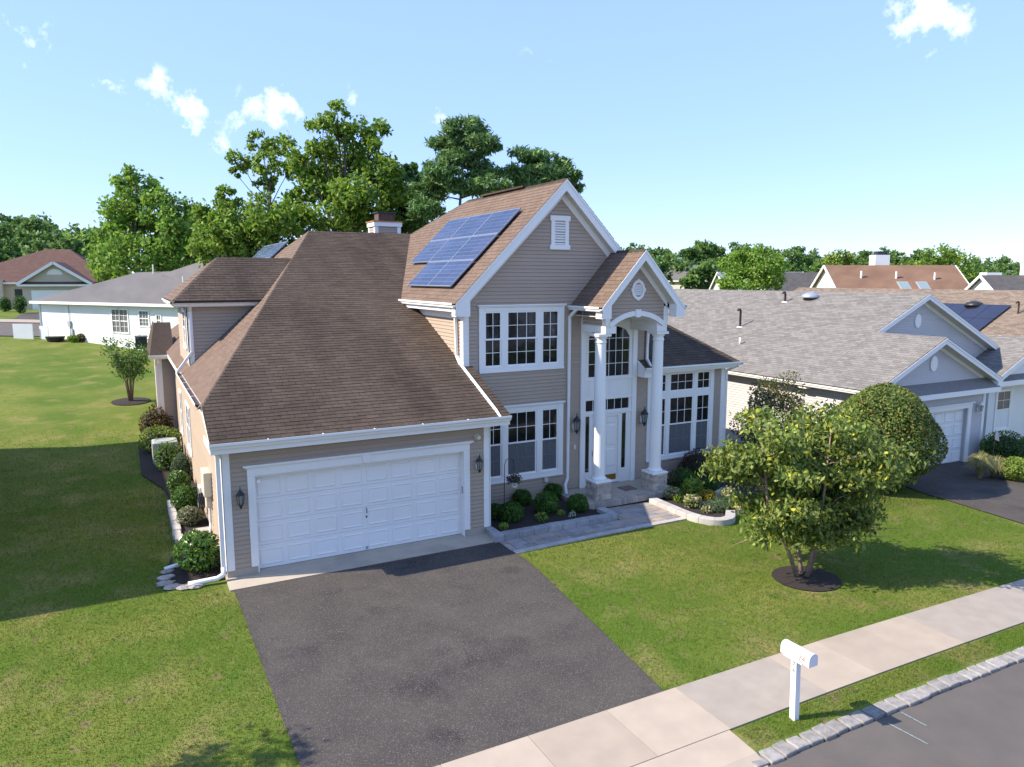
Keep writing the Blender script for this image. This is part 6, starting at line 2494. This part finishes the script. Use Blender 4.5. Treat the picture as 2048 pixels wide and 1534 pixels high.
tree('pine_tree', 'shorter pine half hidden behind the gable peak', [px_blob(*q) for q in (
    (1060, 310, 40, 15, 52), (1100, 325, 42, 15, 52, 1), (1040, 345, 32, 16, 52, -1), (1085, 350, 50, 16, 52), (1135, 350, 26, 14, 52), (1145, 375, 20, 14, 52, .5), (1060, 380, 50, 18, 52))],
    G_PINE, gbase(1085, 52), .30, 24, 60, .22, 7, flat=.7, sub=.42, needle=True, fork=.85)
tree('oak_tree', 'dark oak foliage between the tallest oak and the pine', [px_blob(*q) for q in (
    (815, 370, 30, 30, 55), (835, 410, 40, 32, 55), (800, 440, 44, 30, 55, 1), (865, 450, 44, 26, 55, -1), (820, 345, 20, 16, 55))], G_DARKTREE, gbase(825, 55), .32, 26, 52, .22, 8)
# ---- trees over the roofs on the right
tree('maple_tree', 'dense bright green round tree above the grey roof on the right', [px_blob(*q) for q in (
    (1505, 510, 34, 22, 78), (1475, 535, 36, 28, 78, 1), (1530, 535, 38, 28, 78, -1), (1500, 560, 62, 28, 78), (1455, 560, 24, 24, 78), (1548, 562, 20, 20, 78))], G_MAPLE, gbase(1500, 78), .34, 24, 55, .26, 9)
tree('maple_tree', 'yellowish green tree left of the rust-brown roof', [px_blob(*q) for q in ((1680, 515, 30, 14, 100), (1665, 530, 30, 14, 100), (1700, 530, 24, 14, 100))], G_LIGHT, gbase(1680, 100), .4, 16, 40, .25, 10)
tree('oak_tree', 'dark green tree behind the rust-brown roof ridge', [px_blob(*q) for q in ((1880, 510, 44, 16, 100), (1910, 530, 50, 20, 100), (1850, 530, 40, 16, 100), (1930, 560, 40, 20, 100))], G_OAK, gbase(1890, 100), .42, 18, 40, .25, 11)


def treeline(name, label, spec, m, seed, leaf=.6):
    """a far wood that reads as one mass"""
    rng = np.random.default_rng(seed)
    Vs = []
    for (x0, x1, top0, top1, d, step) in spec:
        px = x0
        while px < x1:
            f = (px - x0) / max(1, x1 - x0)
            tp_ = top0 + (top1 - top0) * f + rng.normal() * 7
            dd = d * rng.uniform(.9, 1.15)
            for lv in range(5):
                rx = step * rng.uniform(.7, 1.2)
                ry = rng.uniform(12, 20) * (100 / d)
                P, _ = clump_points(px_blob(px + rng.normal() * step * .5, tp_ + ry + lv * ry * .85, rx, ry, dd), 9, 26, rng, .4)
                Vs.append(leaf_quads(P, leaf, leaf * .7, rng))
            px += step
    o = leaf_obj(name, np.concatenate(Vs), m)
    o['label'] = label
    return stuff(o)


treeline('woodland', 'far wood along the left skyline', [(-30, 120, 425, 440, 110, 22), (100, 230, 455, 455, 120, 22), (-30, 220, 470, 480, 98, 26), (330, 520, 470, 470, 95, 24)], G_FAR, 21)
treeline('woodland', 'far wood along the right skyline', [(1190, 1420, 492, 488, 130, 20), (1400, 1660, 486, 502, 140, 20), (1640, 1900, 506, 512, 150, 18), (1880, 2080, 520, 528, 150, 18), (1200, 1480, 520, 525, 112, 24), (1560, 2080, 530, 538, 125, 22)], G_FAR, 22)


# ---------------------------------------------------------------- shrubs
def shrub(name, label, c, r, m, n=1500, leaf=.05, seed=1, cat='shrub', out=.55, group=None, lump=.12, asp=.6, core=True, droop=0.0, dome=False):
    """leafy shrub: leaves in a thick uneven shell around stems and a dark core painted as inner shade; stands on the ground at c"""
    rng = np.random.default_rng(seed)
    rx, ry, rz = r
    t = thing(name, label, cat, (c[0], c[1], gz(c[0], c[1])), group)
    base = Vector((c[0], c[1], gz(c[0], c[1]) + .02))
    cz = base.z + rz * (.25 if dome else .95)
    d = rand_dirs(n, rng)
    if dome:
        d[:, 2] = np.abs(d[:, 2])
    ph = rng.uniform(0, 6.28, 12)
    fr = rng.normal(size=(12, 3)) * 3.2
    bumpy = sum(np.cos(d @ fr[k] + ph[k]) for k in range(12)) / 12 * 2.2
    rad = (1 + lump * bumpy) * (1 - rng.uniform(0, 1, n) ** 2 * .45)
    P = np.array([base.x, base.y, cz]) + d * rad[:, None] * np.array([rx, ry, rz])
    P[:, 2] = np.maximum(P[:, 2], base.z + .01)
    V = leaf_quads(P, leaf, leaf * asp, rng, np.array([0, 0, -1.0]) if droop else None, droop, d, out)
    leaf_obj('foliage', V, m, t)
    w = MB()
    for k in range(7):
        a = 2 * math.pi * k / 7
        w.tube([base - Vector((0, 0, .05)), base + Vector((rx * .35 * math.cos(a), ry * .35 * math.sin(a), rz * .6)), Vector((base.x + rx * .75 * math.cos(a), base.y + ry * .75 * math.sin(a), cz + rz * .45 * (k % 3 - .5)))], [.018, .012, .005], 5)
    if core:
        w.lathe((base.x, base.y, cz - (0 if not dome else 0)), [(.01, -rz * .8 if not dome else 0), (rx * .6, -rz * .5 if not dome else 0.01), (rx * .72, 0.02), (rx * .5, rz * .5), (.01, rz * .72)], 10)  # solid dark body; the shade between the leaves is put into its colour
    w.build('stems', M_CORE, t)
    return t


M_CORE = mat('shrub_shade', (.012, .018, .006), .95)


def ground_at(px, py):
    p = ground_hit(px, py)
    return (p.x, p.y)


BOXG = 'boxwoods in the planter left of the porch'
for k, (px, py, r_, lab) in enumerate(((1022, 1046, .34, 'large round boxwood third from the garage corner'), (1092, 1030, .36, 'large round boxwood in the middle of the planter'),
                                       (1044, 1012, .27, 'boxwood against the wall under the lower window'), (1106, 1000, .28, 'boxwood against the wall right of the hanging basket'),
                                       (1155, 1026, .30, 'round boxwood beside the porch step'), (988, 1040, .25, 'dark boxwood nearest the garage corner'))):
    x, y = ground_at(px, py)
    shrub('boxwood', lab, (x, y), (r_, r_, r_ * .88), G_BOX, 2600, .055, 30 + k, group=BOXG)
for k, (px, py, r_, lab) in enumerate(((1084, 1045, .17, 'small light green plant in front of the middle boxwood'), (1008, 1062, .13, 'small lime plant at the planter front corner'), (1122, 1034, .12, 'small plant left of the white flower'))):
    x, y = ground_at(px, py)
    shrub('perennial', lab, (x, y), (r_, r_, r_ * .8), G_LIGHT, 260, .07, 40 + k, cat='plant', core=False, asp=.4)
x, y = ground_at(1145, 1040)
shrub('perennial', 'white flowering plant in the planter near the porch', (x, y), (.1, .1, .12), leafmat('white_petals', [(0, (.10, .18, .03)), (.55, (.12, .2, .04)), (.6, (.75, .75, .7)), (1, (.8, .8, .78))]), 200, .05, 44, cat='plant', core=False)
# flower bed right of the porch
FB_ = 'flower bed right of the porch'
for (nm, lab, px, py, r3, m, n, lf, sd_, cat, kw) in (
        ('boxwood', 'round dark boxwood behind the flowers by the pier', 1366, 980, (.42, .42, .36), G_BOX, 2600, .05, 51, 'shrub', {}),
        ('boxwood', 'small boxwood behind the yellow flowers', 1421, 988, (.26, .26, .25), G_BOX, 1400, .05, 52, 'shrub', {}),
        ('yellow_flowers', 'mound of yellow flowers in the bed', 1413, 1001, (.33, .28, .16), G_YEL, 1500, .035, 53, 'flowers', {}),
        ('hosta', 'pink-edged hosta by the path wall', 1344, 1000, (.27, .25, .2), G_HOSTA, 420, .11, 54, 'plant', {'core': False}),
        ('hosta', 'pink-edged hosta at the front of the bed', 1385, 1017, (.26, .24, .2), G_HOSTA, 420, .11, 55, 'plant', {'core': False}),
        ('hosta', 'pale flowering plant below the boulder', 1457, 1003, (.26, .24, .22), G_HOSTA, 420, .10, 56, 'plant', {'core': False}),
        ('lime_plant', 'lime green seedling next to the front hosta', 1358, 1007, (.16, .16, .16), G_LIGHT, 240, .09, 57, 'plant', {'core': False}),
        ('lily', 'arching lily foliage in the middle of the bed', 1384, 995, (.34, .3, .3), G_LIGHT, 420, .2, 58, 'plant', {'core': False, 'asp': .16, 'droop': .3}),
        ('lavender', 'grey-green spiky plant beside the pier', 1349, 980, (.24, .2, .32), G_SILVER, 420, .16, 59, 'plant', {'core': False, 'asp': .12}),
        ('juniper', 'spreading juniper trailing over the wall', 1452, 1020, (.75, .42, .17), G_JUNI, 2600, .075, 60, 'shrub', {'core': False, 'asp': .3, 'lump': .4}),
        ('perennial', 'small pink and yellow plants at the curve of the wall', 1416, 1028, (.22, .16, .12), G_HOSTA, 280, .07, 61, 'plant', {'core': False}),
        ('perennial', 'fine green plant left of the small boxwood', 1400, 985, (.3, .25, .24), G_JUNI, 700, .07, 62, 'plant', {'core': False, 'asp': .3})):
    x, y = ground_at(px, py)
    shrub(nm, lab, (x, y), r3, m, n, lf, sd_, cat=cat, **kw)
shrub('japanese_maple', 'dark red mounded Japanese maple under the dining window', (16.05, 17.45), (.82, .6, .62), G_RED, 5200, .07, 63, asp=.3, droop=.5, lump=.2)
# beds on the left side
for (nm, lab, px, py, r3, m, n, lf, sd_, kw) in (
        ('cherry_laurel', 'glossy green shrub at the garage corner downspout', 397, 1140, (.50, .55, .45), G_LAUREL, 1700, .11, 70, {'asp': .42}),
        ('euonymus', 'pale variegated shrub in the stone-edged side bed', 381, 1050, (.33, .36, .25), G_SILVER, 1500, .06, 71, {}),
        ('boxwood', 'dark green shrub behind the variegated one in the side bed', 372, 1020, (.38, .45, .34), G_BOX, 2200, .06, 72, {}),
        ('boxwood', 'green shrub near the hose reel', 360, 990, (.34, .42, .38), G_LAUREL, 1600, .07, 73, {}),
        ('feathery_shrub', 'upright feathery shrub between hose reel and air conditioner', 366, 965, (.34, .36, .5), G_JUNI, 1800, .10, 74, {'asp': .16}),
        ('rose_bush', 'leafy bush in front of the air conditioner', 338, 942, (.42, .4, .5), G_DARKTREE, 1500, .08, 75, {'lump': .25}),
        ('lime_shrub', 'lime green shrub behind the air conditioner', 322, 905, (.75, .6, .5), G_LIGHT, 1900, .09, 76, {}),
        ('bronze_shrub', 'reddish bronze shrub at the rear corner of the house', 316, 880, (.62, .6, .68), G_BRONZE, 2200, .09, 77, {'lump': .2})):
    x, y = ground_at(px, py)
    shrub(nm, lab, (x, y), r3, m, n, lf, sd_, **kw)
# the neighbour's planting
p_ = at(1760, 868, 23.6)
ballz = gz(p_.x, p_.y)
shrub('burning_bush', 'big clipped dome-shaped bush in front of the grey house garage', (p_.x, p_.y), (1.82, 1.7, 1.72), G_BURN, 27000, .10, 80, out=.55, lump=.15, droop=.35)
p_ = at(1548, 800, 25)
shrub('crape_myrtle', 'loose reddish-tipped bush against the grey house side wall', (p_.x, p_.y), (1.4, .9, 1.7), G_MYRTLE, 9000, .11, 81, lump=.45, core=False, asp=.45)
p_ = at(1487, 885, 24)
shrub('boxwood', 'dark round shrub beside the dining room corner', (p_.x, p_.y), (.48, .48, .45), G_DARKTREE, 2200, .07, 82)
for k, (px, py, d, r3, m, lab, kw) in enumerate(((2010, 890, 27.5, (.95, .8, .62), G_BOX, 'dark clipped shrub right of the neighbour garage', {}), (2035, 938, 25, (.55, .5, .4), G_LIGHT, 'yellow-green shrub at the right edge by the neighbour driveway', {}))):
    p_ = at(px, py, d)
    shrub('shrub', lab, (p_.x, p_.y), r3, m, 3000, .08, 83 + k, **kw)


def grass_clump(name, label, x, y, h, n, m, seed, spread=.6):
    rng = np.random.default_rng(seed)
    t = thing(name, label, 'plant', (x, y, gz(x, y)))
    q = []
    z0 = gz(x, y)
    an = rng.uniform(0, 6.28, n)
    out = rng.uniform(.15, 1, n) * spread
    hh = h * rng.uniform(.6, 1, n)
    w = .006
    for k in range(n):
        ca, sa = math.cos(an[k]), math.sin(an[k])
        b0 = np.array([x + ca * .06, y + sa * .06, z0])
        p1 = b0 + np.array([ca * out[k] * .35, sa * out[k] * .35, hh[k] * .75])
        p2 = b0 + np.array([ca * out[k], sa * out[k], hh[k] * (.95 - .5 * out[k] / spread)])
        sd = np.array([-sa, ca, 0]) * w
        q += [b0 - sd, b0 + sd, p1 + sd, p1 - sd, p1 - sd, p1 + sd, p2 + sd * .3, p2 - sd * .3]
    leaf_obj('blades', np.array(q), m, t)
    return t


p_ = at(1962, 925, 25.2)
grass_clump('ornamental_grass', 'taller pale ornamental grass by the neighbour garage', p_.x, p_.y, 1.15, 900, G_GRASSY, 5, .55)
p_ = at(1992, 922, 25.4)
grass_clump('ornamental_grass', 'arching straw ornamental grass right of the taller clump', p_.x, p_.y, .95, 900, G_GRASSY, 6, .75)
FLG = thing('garden_flag', 'small garden flag in the neighbour shrubs', 'flag', (at(1992, 890, 25.3).x, at(1992, 890, 25.3).y, -.45))
q_ = at(1990, 872, 25.3)
MB().tube([(q_.x, q_.y, -.45), (q_.x, q_.y, q_.z + .2)], .008, 5).build('pole', M_BLACK, FLG)
MB().slab([(q_.x, q_.y, q_.z + .2), (q_.x, q_.y, q_.z - .12), (q_.x + .2, q_.y - .05, q_.z - .2), (q_.x + .12, q_.y - .03, q_.z + .12)], (0, .006, 0)).build('cloth', mat('pink_flag', (.62, .36, .34), .8, (.7, .6, .58), 20, 1), FLG)

# ---------------------------------------------------------------- dogwood in the front lawn
def front_tree():
    rng = np.random.default_rng(91)
    bx_, by_ = 12.86, 10.62
    bz_ = gz(bx_, by_)
    t = thing('dogwood_tree', 'multi-stemmed dogwood with yellow-tipped leaves in the front lawn', 'tree', (bx_, by_, bz_))
    w = MB()
    tips = []
    stems = [((-.12, .05), (-.75, .35)), ((.02, -.05), (.1, -.25)), ((.16, .03), (.85, .1)), ((.05, .1), (.35, .75))]
    for (o, e) in stems:
        a = Vector((bx_ + o[0], by_ + o[1], bz_ - .05))
        m1 = a + Vector((e[0] * .35, e[1] * .35, .75))
        m2 = a + Vector((e[0] * .9, e[1] * .9, 1.6))
        c = a + Vector((e[0] * 1.2, e[1] * 1.2, 3.35))
        w.tube([a, m1, m2, c], [.05, .04, .03, .013], 8)
        for k in range(15):
            f = rng.uniform(.0, 1)
            s = m1.lerp(m2, f * 2) if f < .5 else m2.lerp(c, (f - .5) * 2)
            an = rng.uniform(0, 6.28)
            L = rng.uniform(.7, 1.75) * (1.15 - .45 * f)
            e2 = s + Vector((math.cos(an) * L, math.sin(an) * L, rng.uniform(.0, .55)))
            mid = s.lerp(e2, .5) + Vector((0, 0, .08))
            w.tube([s, mid, e2], [.022, .014, .005], 5)
            for q in range(9):
                g = rng.uniform(.25, 1.08)
                p = s.lerp(mid, g * 2) if g < .5 else mid.lerp(e2, (g - .5) * 2)
                tips.append(p + Vector((rng.normal() * .16, rng.normal() * .16, rng.normal() * .07)))
    w.build('stems', M_BARK_L, t, smooth=True)
    tips = np.array([tuple(p) for p in tips])
    # keep the broad umbrella outline
    cz = bz_ + 2.35
    rel = (tips - np.array([bx_ + .1, by_, cz])) / np.array([2.1, 2.0, 1.6])
    rr = np.linalg.norm(rel, axis=1)
    tips = np.where((rr > 1)[:, None], np.array([bx_ + .1, by_, cz]) + rel / rr[:, None] * np.array([2.1, 2.0, 1.6]) * rng.uniform(.85, 1, (len(tips), 1)), tips)
    P = np.repeat(tips, 52, 0) + rng.normal(size=(len(tips) * 52, 3)) * np.array([.17, .17, .095])
    ou = P - np.array([bx_ + .1, by_, cz - .4])
    ou /= np.linalg.norm(ou, axis=1, keepdims=True)
    V = leaf_quads(P, .135, .062, rng, np.array([0, 0, -1.0]), .45, ou, .5)
    leaf_obj('crown', V, G_DOG, t)


front_tree()
n_ = 20
ring = [(12.85 + .76 * math.cos(2 * math.pi * k / n_), 10.55 + .70 * math.sin(2 * math.pi * k / n_)) for k in range(n_)]
bed('mulch_ring', ring, .012)
# young crape myrtle on the back lawn
p_ = ground_hit(262, 803)
rng = np.random.default_rng(5)
t = thing('young_tree', 'young multi-stem tree in a mulch ring on the back lawn', 'tree', p_)
w = MB()
Ps = []
for k in range(7):
    a = 2 * math.pi * k / 7 + .3
    L = rng.uniform(.7, 1.25)
    e = p_ + Vector((math.cos(a) * L, math.sin(a) * L * .8, rng.uniform(2.1, 2.9)))
    m_ = p_ + Vector((math.cos(a) * .18, math.sin(a) * .18, 1.0))
    w.tube([p_ + Vector((math.cos(a) * .05, math.sin(a) * .05, -.05)), m_, e], [.045, .032, .008], 6)
    for q in range(70):
        f = rng.uniform(.12, 1.05)
        c = m_.lerp(e, f)
        Ps.append(tuple(c + Vector((rng.normal() * .17, rng.normal() * .17, rng.normal() * .14))))
w.build('trunk', M_BARK_L, t, smooth=True)
P = np.repeat(np.array(Ps), 6, 0) + rng.normal(size=(len(Ps) * 6, 3)) * .07
leaf_obj('crown', leaf_quads(P, .13, .06, rng), G_DARKTREE, t)
n_ = 16
bed('mulch_ring', [(p_.x + .85 * math.cos(2 * math.pi * k / n_), p_.y + .85 * math.sin(2 * math.pi * k / n_)) for k in range(n_)], .02)
# low plants along the white house
for k, (px, py, r_, m, lab) in enumerate(((165, 683, .45, G_BRONZE, 'brownish shrub below the white house meter'), (214, 686, .42, G_BRONZE, 'brownish shrub left of the white house windows'), (148, 684, .4, G_LIGHT, 'lime ground shrub beside the meter'))):
    x, y = ground_at(px, py)
    shrub('low_shrub', lab, (x, y), (r_, r_ * .8, r_ * .62), m, 700, .12, 120 + k)
x, y = ground_at(15, 628)
for k, (px, py, h, lab) in enumerate(((11, 623, 1.5, 'cone-shaped evergreen by the cream house'), (41, 627, 1.7, 'spiral evergreen by the cream house door'))):
    x, y = ground_at(px, py)
    shrub('evergreen', lab, (x, y), (.55, .55, h * .5), G_BOX, 900, .14, 130 + k)
# street and drive of the far-left house
bq = [ground_hit(*q) for q in ((-40, 672), (92, 674), (92, 648), (-40, 645))]
struct(MB().poly([p + Vector((0, 0, .05)) for p in bq]).build('far_road', M_ROAD))
bq = [ground_hit(*q) for q in ((-40, 644.5), (92, 647), (92, 641), (-40, 638.5))]
struct(MB().poly([p + Vector((0, 0, .06)) for p in bq]).build('far_sidewalk', M_WALK))
bq = [ground_hit(*q) for q in ((24, 640), (92, 640), (92, 626), (50, 626))]
struct(MB().poly([p + Vector((0, 0, .05)) for p in bq]).build('far_driveway', M_DRIVE))

# ---------------------------------------------------------------- things beside the garage wall and the beds
ac = thing('air_conditioner', 'grey-green air conditioner unit beside the left wall', 'air conditioner', (1.0, 27.8, .05))
M_AC = mat('ac_metal', (.42, .45, .42), .5, (.36, .39, .36), 3, .6, metal=.2)
b = MB()
for k in range(22):
    f = .62 + .36 * 2 * (k / 21)
b.box(.60, 1.40, 27.40, 28.20, .10, .88)
b.build('body', M_AC, ac, bevel=.05)
for k in range(18):
    z = .16 + k * .04
    q = MB()
    q.box(.595, 1.405, 27.395, 27.40, z, z + .016)
    q.box(.595, .60, 27.40, 28.2, z, z + .016)
    q.build('louvre', M_GREYPL, ac)
q = MB().lathe((1.0, 27.8, .885), [(.34, 0), (.345, .015), (.30, .02), (.29, -.02)], 20)
q.build('fan_ring', M_AC, ac)
MB().lathe((1.0, 27.8, .87), [(.29, .0), (.28, .012)], 20).build('fan_grille', M_BLACK, ac)
MB().box(.55, 1.45, 27.35, 28.25, .02, .10).build('pad', M_CONC, ac)
mt = thing('meter_box', 'tan utility box on the left wall near the garage corner', 'utility box', (1.6, 19, 1.4))
MB().box(1.44, 1.632, 18.5, 19.15, 1.25, 1.85).build('cabinet', M_IVORY, mt, bevel=.02)
MB().box(1.50, 1.632, 18.75, 19.05, .92, 1.24).build('lower_cabinet', M_IVORY, mt, bevel=.015)
MB().tube([(1.58, 18.85, .92), (1.58, 18.85, .5), (1.5, 18.6, .2), (1.5, 18.55, .0)], .03, 8).build('conduit', M_WHITE, mt)
hr = thing('hose_reel', 'coiled dark hose on a white reel by the left wall', 'hose', (1.5, 20.3, .5))
b = MB()
for k in range(4):
    b.tube([(1.5 + .04 * k - .06, 20.3 + .22 * math.cos(t_), .75 + .26 * math.sin(t_)) for t_ in [2 * math.pi * i / 18 for i in range(19)]], .018, 6)
b.build('hose', mat('dark_hose', (.03, .035, .045), .5), hr)
MB().box(1.46, 1.62, 20.1, 20.5, .95, 1.08).build('bracket', M_WHITE, hr)
# front downspout at the garage corner, with its elbow along the ground
downspout(HOUSE, [(1.56, YE + .08, 3.0), (1.56, YG - .06, 2.78), (1.56, YG - .06, .28)], .09, 'corner_downspout')
b = MB().tube([(1.56, YG - .06, .30), (1.55, YG - .1, .16), (1.42, YG - .12, .10), (1.0, YG - .1, .08), (.85, YG - .08, .07)], .055, 10)
tag(b.build('drain_pipe', M_WHITE2, None, smooth=True), 'white corrugated drain pipe lying at the garage corner', 'pipe')
b = MB().tube([(.45, 17.35, .07), (.75, 17.45, .09), (.95, 17.5, .12)], .045, 10)
tag(b.build('drain_pipe', M_WHITE2, None, smooth=True), 'short white pipe end sticking out of the corner shrub bed', 'pipe')
# shepherd's hook and hanging basket
hk = ground_at(1008, 1050)
HK = thing('shepherd_hook', 'black shepherd hook standing in the planter', 'plant hanger', (hk[0], hk[1], .05))
x0, y0 = hk
b = MB().tube([(x0, y0, .0), (x0 + .02, y0, 1.62), (x0 + .06, y0, 1.75), (x0 + .17, y0, 1.80), (x0 + .27, y0, 1.72), (x0 + .29, y0, 1.60)], .009, 6)
b.build('rod', M_BLACK, HK, smooth=True)
BK = thing('hanging_basket', 'white hanging basket of flowers below the lower window', 'planter', (x0 + .29, y0, 1.0))
MB().lathe((x0 + .30, y0, .98), [(.07, 0), (.1, .04), (.13, .15), (.135, .155), (.12, .15)], 14).build('pot', M_WHITE2, BK, smooth=True)
rng = np.random.default_rng(3)
d = rand_dirs(420, rng)
P = np.array([x0 + .30, y0, 1.2]) + d * rng.uniform(.3, 1, (420, 1)) * np.array([.23, .23, .17])
leaf_obj('flowers', leaf_quads(P, .06, .035, rng), leafmat('basket_leaves', [(0, (.03, .06, .02)), (.6, (.07, .10, .03)), (.75, (.10, .04, .07)), (1, (.22, .12, .14))]), BK)
w = MB()
for a in (0, 2.1, 4.2):
    w.tube([(x0 + .3 + .12 * math.cos(a), y0 + .12 * math.sin(a), 1.13), (x0 + .29, y0, 1.58)], .004, 4)
w.build('wires', M_BLACK, BK)
MAT_ = MB().box(12.9, 13.35, 17.2, 17.62, .177, .19)
tag(MAT_.build('doormat', mat('patterned_mat', (.10, .04, .035), .95, (.30, .22, .18), 16, 1)), 'patterned dark red doormat on the porch', 'doormat')

# ---------------------------------------------------------------- what stands left of the frame and throws its shade across the side lawn
LN = thing('house', 'two-storey house left of the picture, shading the side lawn', 'house', (-11, 24, 0))
MB().box(-16, -6.0, 18.6, 32.5, 0, 5.4).build('walls', M_SIDING_J, LN)
b = MB()
b.slab([(-16.5, 18.1, 5.4), (-5.5, 18.1, 5.4), (-8.5, 22.5, 7.0), (-13.5, 22.5, 7.0)], (0, 0, .1))
b.slab([(-5.5, 18.1, 5.4), (-5.5, 33, 5.4), (-8.5, 28.5, 7.0), (-8.5, 22.5, 7.0)], (0, 0, .1))
b.slab([(-16.5, 33, 5.4), (-13.5, 28.5, 7.0), (-8.5, 28.5, 7.0), (-5.5, 33, 5.4)], (0, 0, .1))
b.slab([(-16.5, 18.1, 5.4), (-13.5, 22.5, 7.0), (-13.5, 28.5, 7.0), (-16.5, 33, 5.4)], (0, 0, .1))
b.slab([(-13.5, 22.5, 7.0), (-8.5, 22.5, 7.0), (-8.5, 28.5, 7.0), (-13.5, 28.5, 7.0)], (0, 0, .1))
b.build('roof', M_SHINGLE, LN)
tree('street_tree', 'street tree left of the picture, shading the driveway corner', [(-5.6, 10.7, 4.6, 1.3, 1.3, 1.0), (-6.3, 10.4, 5.2, 1.3, 1.2, 1.0), (-5.2, 11.0, 5.4, 1.0, 1.0, .8)], G_MAPLE, (-5.8, 10.6, 0), .14, 20, 45, .10, 12)
